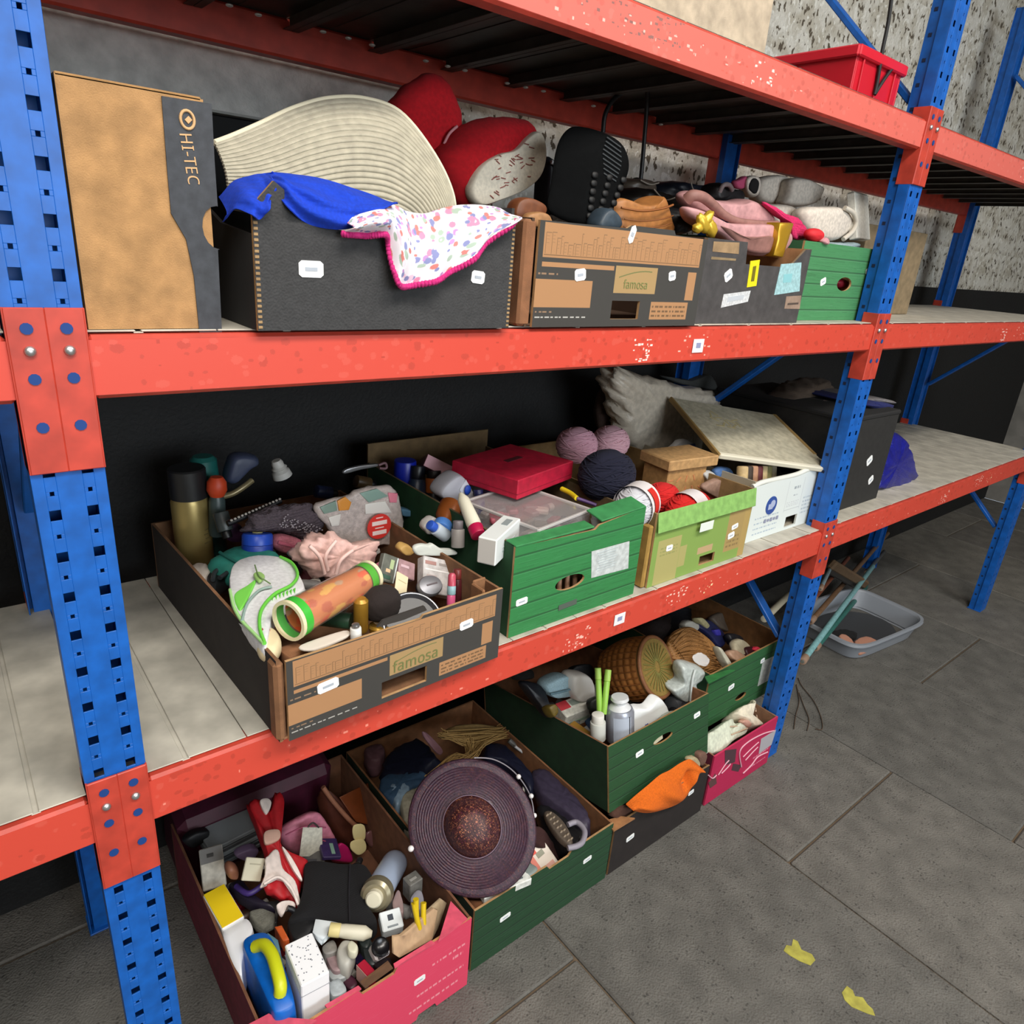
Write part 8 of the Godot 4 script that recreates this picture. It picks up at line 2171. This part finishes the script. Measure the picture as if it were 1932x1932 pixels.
func floor_back_corner():
	var pk := print_pink_box("b01a4a", "d88aa0", 61)
	var o := Vector3(1.555, 0.002, 0.010)
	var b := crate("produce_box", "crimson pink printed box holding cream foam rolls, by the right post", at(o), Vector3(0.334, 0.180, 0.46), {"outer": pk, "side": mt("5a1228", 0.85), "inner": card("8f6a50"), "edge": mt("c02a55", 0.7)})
	poly(b, "grey_label", [V(1.810,0.131,0.010), V(1.896,0.129,0.010), V(1.890,0.073,0.010), V(1.818,0.070,0.010)], mt("a9a6ac", 0.7), 0.001, 0.0008)
	poly(b, "dark_motif", [V(1.603,0.183,0.010), V(1.669,0.158,0.010), V(1.678,0.105,0.010), V(1.623,0.119,0.010)], mt("4a3038", 0.7), 0.001, 0.0008)
	poly(b, "dark_motif", [V(1.670,0.103,0.010), V(1.724,0.071,0.010), V(1.713,0.051,0.010), V(1.669,0.078,0.010)], mt("4a3038", 0.7), 0.001, 0.0008)
	poly(b, "dark_motif", [V(1.552,0.088,0.010), V(1.577,0.112,0.010), V(1.599,0.064,0.010), V(1.567,0.062,0.010)], mt("5a3a3a", 0.7), 0.001, 0.0008)
	var s := S()
	tube(s, curve(w(b, [V(1.722,0.067,0.012), V(1.690,0.138,0.012), V(1.726,0.158,0.012), V(1.809,0.152,0.012), V(1.881,0.133,0.012)]), 24), 0.0022, 6)
	tube(s, curve(w(b, [V(1.743,0.031,0.012), V(1.784,0.043,0.012), V(1.814,0.061,0.012), V(1.873,0.053,0.012)]), 20), 0.0022, 6)
	for q in [[V(1.594,0.099,0.012), V(1.619,0.123,0.012), V(1.637,0.132,0.012)], [V(1.611,0.096,0.012), V(1.641,0.106,0.012), V(1.651,0.113,0.012)], [V(1.718,0.106,0.012), V(1.757,0.119,0.012), V(1.795,0.127,0.012)], [V(1.738,0.084,0.012), V(1.773,0.099,0.012), V(1.798,0.107,0.012)], [V(1.538,0.126,0.012), V(1.565,0.101,0.012), V(1.584,0.103,0.012)]]:
		tube(s, curve(w(b, q), 12), 0.0018, 6)
	obj("white_outline_print", s, mt("d9a3b3", 0.7), b)
	for q in [["greenish white foam roll at the left of the crimson pink box", [V(1.547,0.246,-0.020), V(1.595,0.236,-0.030), V(1.713,0.214,-0.050), V(1.750,0.180,-0.050), V(1.779,0.181,-0.040), V(1.806,0.138,-0.030), V(1.687,0.167,-0.010), V(1.606,0.169,0.000), V(1.550,0.191,-0.005)], "e6ecd6"], ["cream foam roll at the right of the crimson pink box", [V(1.736,0.223,-0.050), V(1.795,0.224,-0.060), V(1.864,0.208,-0.060), V(1.985,0.200,-0.080), V(2.070,0.147,-0.070), V(2.081,0.128,-0.050), V(2.029,0.121,-0.030), V(1.892,0.139,-0.020), V(1.820,0.157,-0.020), V(1.788,0.190,-0.030)], "f2e8d0"]]:
		for i in q[1].size():
			q[1][i].x = minf(q[1][i].x, 1.875)
		var t := P("foam_roll", q[0], "foam", q[1], Vector3(0, -0.07, -0.05), mt(q[2], 0.9, 0, "mottle", 9.0, "fine_n", 0.4), 0.12, 0.05, 60, "foam rolls")
		for k in 2:
			add_tube(t, "sheet_edge", [(q[1][2] as Vector3).lerp(q[1][6], 0.3 + k * 0.35) + Vector3(-0.02, 0.004, 0.006), (q[1][3] as Vector3).lerp(q[1][5], 0.4 + k * 0.3) + Vector3(0.0, 0.004, 0.006)], 0.002, mt("c4a890", 0.9), 8)
	P("paper_twist", "pinkish paper twist between the two foam rolls", "paper", [V(1.751,0.193,-0.030), V(1.779,0.190,-0.030), V(1.811,0.161,-0.030), V(1.796,0.152,-0.030)], Vector3(0, -0.01, -0.02), mt("c79a88", 0.8), 0.2, 0.2, 24)
	P("brown_bundle", "brown bundle in the gap left of the crimson pink box", "cloth", [V(1.487,0.212,0.000), V(1.513,0.214,0.000), V(1.536,0.189,0.000), V(1.530,0.157,0.000), V(1.509,0.161,0.000)], Vector3(0, -0.01, -0.03), cloth("7a5a4c"), 0.25, 0.15, 24)
	# green box on top
	var gw := print_green_box("22562c", 67)
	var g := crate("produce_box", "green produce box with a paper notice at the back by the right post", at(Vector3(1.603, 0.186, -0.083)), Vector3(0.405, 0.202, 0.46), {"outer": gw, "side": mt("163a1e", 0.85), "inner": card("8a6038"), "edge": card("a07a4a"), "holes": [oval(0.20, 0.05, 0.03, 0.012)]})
	gusset(g, "top_flap", [V(1.561,0.390,-0.061), V(1.580,0.390,-0.087), V(1.669,0.390,-0.070), V(1.687,0.390,-0.059)], mt("2f7a3c", 0.7, 0, "mottle", 4.0))
	poly(g, "paper_notice", [V(1.892,0.335,-0.083), V(2.000,0.329,-0.083), V(2.021,0.237,-0.083), V(1.896,0.239,-0.083)], mt("bcc2be", 0.7, 0, "mottle", 9.0), 0.001, 0.0008)
	ptag(g, V(1.732,0.298,-0.083), 0.030, 0.018, 8)
	ptag(g, V(1.889,0.338,-0.083), 0.022, 0.016, 8)
	heap("of the far green box", Vector3(1.66, 0.25, -0.38), Vector3(1.94, 0.275, -0.16), [["black", "17171a"], ["grey", "5d5b5a"], ["cream", "b5aa8c"], ["navy", "1f2450"]], 73)
	# tan shallow basket in clear wrap
	var t := P("wicker_tray", "tan wicker tray in shiny clear wrap, tipped over the rim of the back green box", "tray", [V(1.549,0.462,-0.200), V(1.598,0.476,-0.220), V(1.663,0.470,-0.220), V(1.716,0.438,-0.210), V(1.771,0.390,-0.190), V(1.795,0.343,-0.160), V(1.771,0.326,-0.130), V(1.725,0.330,-0.120), V(1.626,0.377,-0.130), V(1.556,0.414,-0.150), V(1.538,0.437,-0.180)], Vector3(-0.01, -0.03, -0.02), mt("a9763e", 0.6, 0, "mottle", 14.0, "weave_n", 1.5), 0.2, 0.0, 60)
	for k in 9:
		add_tube(t, "wicker_rib", [(V(1.546,0.457,-0.190) as Vector3).lerp(V(1.553,0.421,-0.143), k / 8.0), (V(1.617,0.477,-0.205) as Vector3).lerp(V(1.633,0.386,-0.125), k / 8.0) + Vector3(0, 0.004, 0.006), (V(1.686,0.444,-0.195) as Vector3).lerp(V(1.737,0.339,-0.118), k / 8.0)], 0.0022, mt("7d5426", 0.7), 12)
	add_puff(t, "wrap_highlight", [V(1.567,0.439,-0.128), V(1.607,0.436,-0.128), V(1.648,0.403,-0.122), V(1.617,0.395,-0.115), V(1.579,0.414,-0.120)], Vector3(0, 0, -0.004), glassy("ffffff", 0.35, 0.05), 0.2, 0.2, 30)
	P("white_packet", "crumpled white packet behind the wicker tray", "packet", [V(1.668,0.456,-0.240), V(1.699,0.461,-0.240), V(1.745,0.432,-0.240), V(1.722,0.420,-0.230), V(1.677,0.434,-0.230)], Vector3(0, -0.01, -0.03), mt("a9a79e", 0.5), 0.2, 0.2, 24)
	for q in [["navy patterned pouch behind the wicker tray", "pouch", [V(1.740,0.434,-0.240), V(1.822,0.423,-0.260), V(1.896,0.368,-0.250), V(1.900,0.338,-0.220), V(1.835,0.339,-0.200), V(1.785,0.394,-0.220)], "1f2450"], ["pale yellow sachet on the navy pouch", "sachet", [V(1.728,0.461,-0.240), V(1.760,0.454,-0.240), V(1.798,0.418,-0.235), V(1.783,0.411,-0.235)], "b5ad84"], ["violet blue ribbon knot on the navy pouch", "ribbon", [V(1.811,0.403,-0.222), V(1.839,0.397,-0.222), V(1.853,0.372,-0.220), V(1.823,0.381,-0.220)], "3f3aa8"], ["grey brown clear bag at the back of the far green box", "bag", [V(1.949,0.362,-0.320), V(2.016,0.362,-0.320), V(2.083,0.312,-0.300), V(2.039,0.296,-0.280), V(1.965,0.327,-0.290)], "6d6258"], ["black pouch in the middle of the far green box", "pouch", [V(1.866,0.384,-0.200), V(1.941,0.354,-0.200), V(1.937,0.335,-0.180), V(1.876,0.348,-0.180)], "15141a"], ["cream bottle heap at the right of the far green box", "bottle", [V(1.838,0.378,-0.160), V(1.890,0.374,-0.170), V(1.944,0.336,-0.160), V(1.907,0.328,-0.140), V(1.828,0.354,-0.130)], "c0b59a"], ["pinkish tube in front of the cream bottle heap", "tube", [V(1.782,0.376,-0.140), V(1.830,0.366,-0.140), V(1.865,0.335,-0.120), V(1.832,0.333,-0.110), V(1.786,0.356,-0.120)], "c09a80"], ["dark red bottle at the right wall of the far green box", "bottle", [V(1.879,0.356,-0.140), V(1.929,0.346,-0.140), V(1.919,0.329,-0.120), V(1.875,0.335,-0.120)], "3a1018"], ["bright red pink cap at the right wall of the far green box", "cap", [V(1.908,0.349,-0.130), V(1.931,0.352,-0.130), V(1.947,0.338,-0.120), V(1.926,0.336,-0.120)], "d8304a"], ["white folded leaflet at the rim of the far green box", "leaflet", [V(1.682,0.433,-0.120), V(1.700,0.426,-0.120), V(1.738,0.361,-0.088), V(1.715,0.366,-0.088)], "bdb9a6"]]:
		P(q[1], q[0], q[1], q[2], Vector3(0, -0.015, -0.025), mt(q[3], 0.5, 0, "mottle", 9.0), 0.2, 0.08, 30)
	# dark bundles in the shade under the middle shelf
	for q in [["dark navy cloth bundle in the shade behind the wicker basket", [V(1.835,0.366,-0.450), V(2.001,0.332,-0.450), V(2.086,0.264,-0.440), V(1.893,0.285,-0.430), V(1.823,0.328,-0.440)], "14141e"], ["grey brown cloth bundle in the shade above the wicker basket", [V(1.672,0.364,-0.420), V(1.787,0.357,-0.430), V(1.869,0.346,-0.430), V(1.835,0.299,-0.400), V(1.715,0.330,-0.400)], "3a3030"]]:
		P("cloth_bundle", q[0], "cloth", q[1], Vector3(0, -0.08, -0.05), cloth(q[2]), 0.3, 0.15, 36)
	# ---- the corner beyond the right post
	t = T("litter_tray", "grey plastic tray on the floor beyond the right post", "tray", at(Vector3(2.74, 0.0, -0.29), -6))
	var gm := mt("8b9098", 0.4)
	var outer := []
	var inner := []
	for k in 40:
		var a := TAU * k / 40
		var cx := signf(cos(a)) * pow(absf(cos(a)), 0.35)
		var cz := signf(sin(a)) * pow(absf(sin(a)), 0.35)
		outer.append(Vector2(cx, cz))
	s = S()
	var levels := [[0.86, 0.002], [0.88, 0.006], [0.97, 0.075], [1.02, 0.082], [1.03, 0.076], [1.02, 0.088], [0.97, 0.088], [0.95, 0.080], [0.87, 0.012]]
	for i in levels.size() - 1:
		for k in 40:
			var p := func(l: Array, q: Vector2) -> Vector3: return Vector3(0.28 + q.x * 0.28 * l[0], l[1], q.y * 0.18 * l[0])
			quad(s, p.call(levels[i], outer[(k + 1) % 40]), p.call(levels[i], outer[k]), p.call(levels[i + 1], outer[k]), p.call(levels[i + 1], outer[(k + 1) % 40]), i)
	obj("tray_wall", s, gm, t)
	s = S()
	lathe(s, [[0, 0.003], [0.145, 0.003], [0.145, 0.009], [0, 0.009]], 40, at(Vector3(0.28, 0, 0)), Vector2(1.6, 1.05))
	obj("tray_base", s, mt("3a3c40", 0.6), t)
	for q in [["peach coloured sponge in the grey tray, in front", [V(2.831,0.050,-0.244), V(2.871,0.050,-0.235), V(2.847,0.050,-0.187), V(2.799,0.050,-0.156), V(2.788,0.050,-0.193)]], ["peach coloured sponge in the grey tray, behind", [V(2.854,0.050,-0.183), V(2.942,0.050,-0.175), V(2.945,0.050,-0.126), V(2.883,0.050,-0.118), V(2.804,0.050,-0.123), V(2.792,0.050,-0.145)]]]:
		P("sponge", q[0], "sponge", q[1], Vector3(0, -0.03, 0), mt("c08a74", 0.8), 0.2, 0.08, 30, "peach sponges")
	P("black_rag", "black rag lying in the grey tray", "rag", [V(2.831,0.040,-0.279), V(2.907,0.040,-0.281), V(2.960,0.040,-0.232), V(2.908,0.040,-0.200), V(2.842,0.040,-0.240)], Vector3(0, -0.02, 0), cloth("141416"), 0.3, 0.2, 36)
	for q in [["teal broom handle leaning into the corner beyond the right post", "7fb0b4", V(2.213,0.212,-0.100), V(3.579,0.111,-0.460), 0.011], ["dark green broom handle behind the teal one", "2f6a62", V(2.484,0.134,-0.180), V(3.723,-0.028,-0.500), 0.011], ["long tan wooden handle leaning behind the wooden head", "7d5f46", V(2.706,0.115,-0.320), V(4.093,0.131,-0.620), 0.011], ["reddish brown wooden handle nearest the right post", "7a3f26", V(2.624,0.249,-0.300), V(3.405,0.173,-0.520), 0.010], ["pale blue metal handle beside the right post", "8ba0a8", V(2.556,0.342,-0.250), V(2.955,0.293,-0.400), 0.008], ["grey metal pole at the far right of the tools", "5a5c60", V(3.546,0.077,-0.470), V(4.065,0.031,-0.600), 0.010]]:
		can("tool_pole", q[0], "pole", q[2], q[3], [["shaft", mt(q[1], 0.55, 0, "mottle", 8.0), cyl(q[4], 0, (q[2] as Vector3).distance_to(q[3]), 0.004)], ["end_cap", mt("8d7462", 0.6), cyl(q[4] * 1.25, 0, 0.05, 0.004)]])
	var a0: Vector3 = V(2.860,0.332,-0.360)
	var a1: Vector3 = V(3.377,0.085,-0.400)
	t = T("wooden_brush", "worn wooden brush block hung among the leaning handles", "brush", base_of([a0, a1]))
	s = S()
	bx(s, fr((a0 + a1) / 2 - t.position, a1 - t.position, (a0 + a1) / 2 - t.position + Vector3(0, 1, 0.3)), Vector3(a0.distance_to(a1), 0.045, 0.03), 0.008)
	obj("wooden_block", s, mt("6d553c", 0.8, 0, "patch", 8.0), t)
	s = S()
	bx(s, fr((a0 + a1) / 2 - t.position + Vector3(-0.02, -0.02, -0.01), a1 - t.position + Vector3(-0.02, -0.02, -0.01), (a0 + a1) / 2 - t.position + Vector3(0, 1, 0.3)), Vector3(a0.distance_to(a1) * 0.9, 0.03, 0.024), 0.006)
	obj("bristle_bed", s, mt("2f2a26", 0.95), t)
	t = can("white_pole", "cream wooden pole lying under the rack behind the right post", "pole", V(2.396,0.230,-0.350), V(2.853,0.135,-0.500), [["shaft", mt("c4bba4", 0.6), cyl(0.014, -0.1, 0.42, 0.004)]])
	# stray twine on the slabs
	t = T("twine", "loose loops of thin brown twine lying on the slabs by the right post", "twine", at(V(2.305,0.003,-0.109)))
	for q in [[V(2.440,0.004,-0.197), V(2.400,0.004,-0.157), V(2.347,0.004,-0.079), V(2.275,0.004,-0.011), V(2.214,0.004,0.026), V(2.193,0.004,0.012)], [V(2.391,0.004,-0.176), V(2.298,0.004,-0.111), V(2.202,0.004,-0.069), V(2.127,0.004,-0.032)], [V(2.348,0.004,-0.140), V(2.285,0.004,-0.084), V(2.226,0.004,-0.031), V(2.159,0.004,0.000)]]:
		add_tube(t, "strand", q, 0.0017, mt("4a3a2c", 0.9), 30)
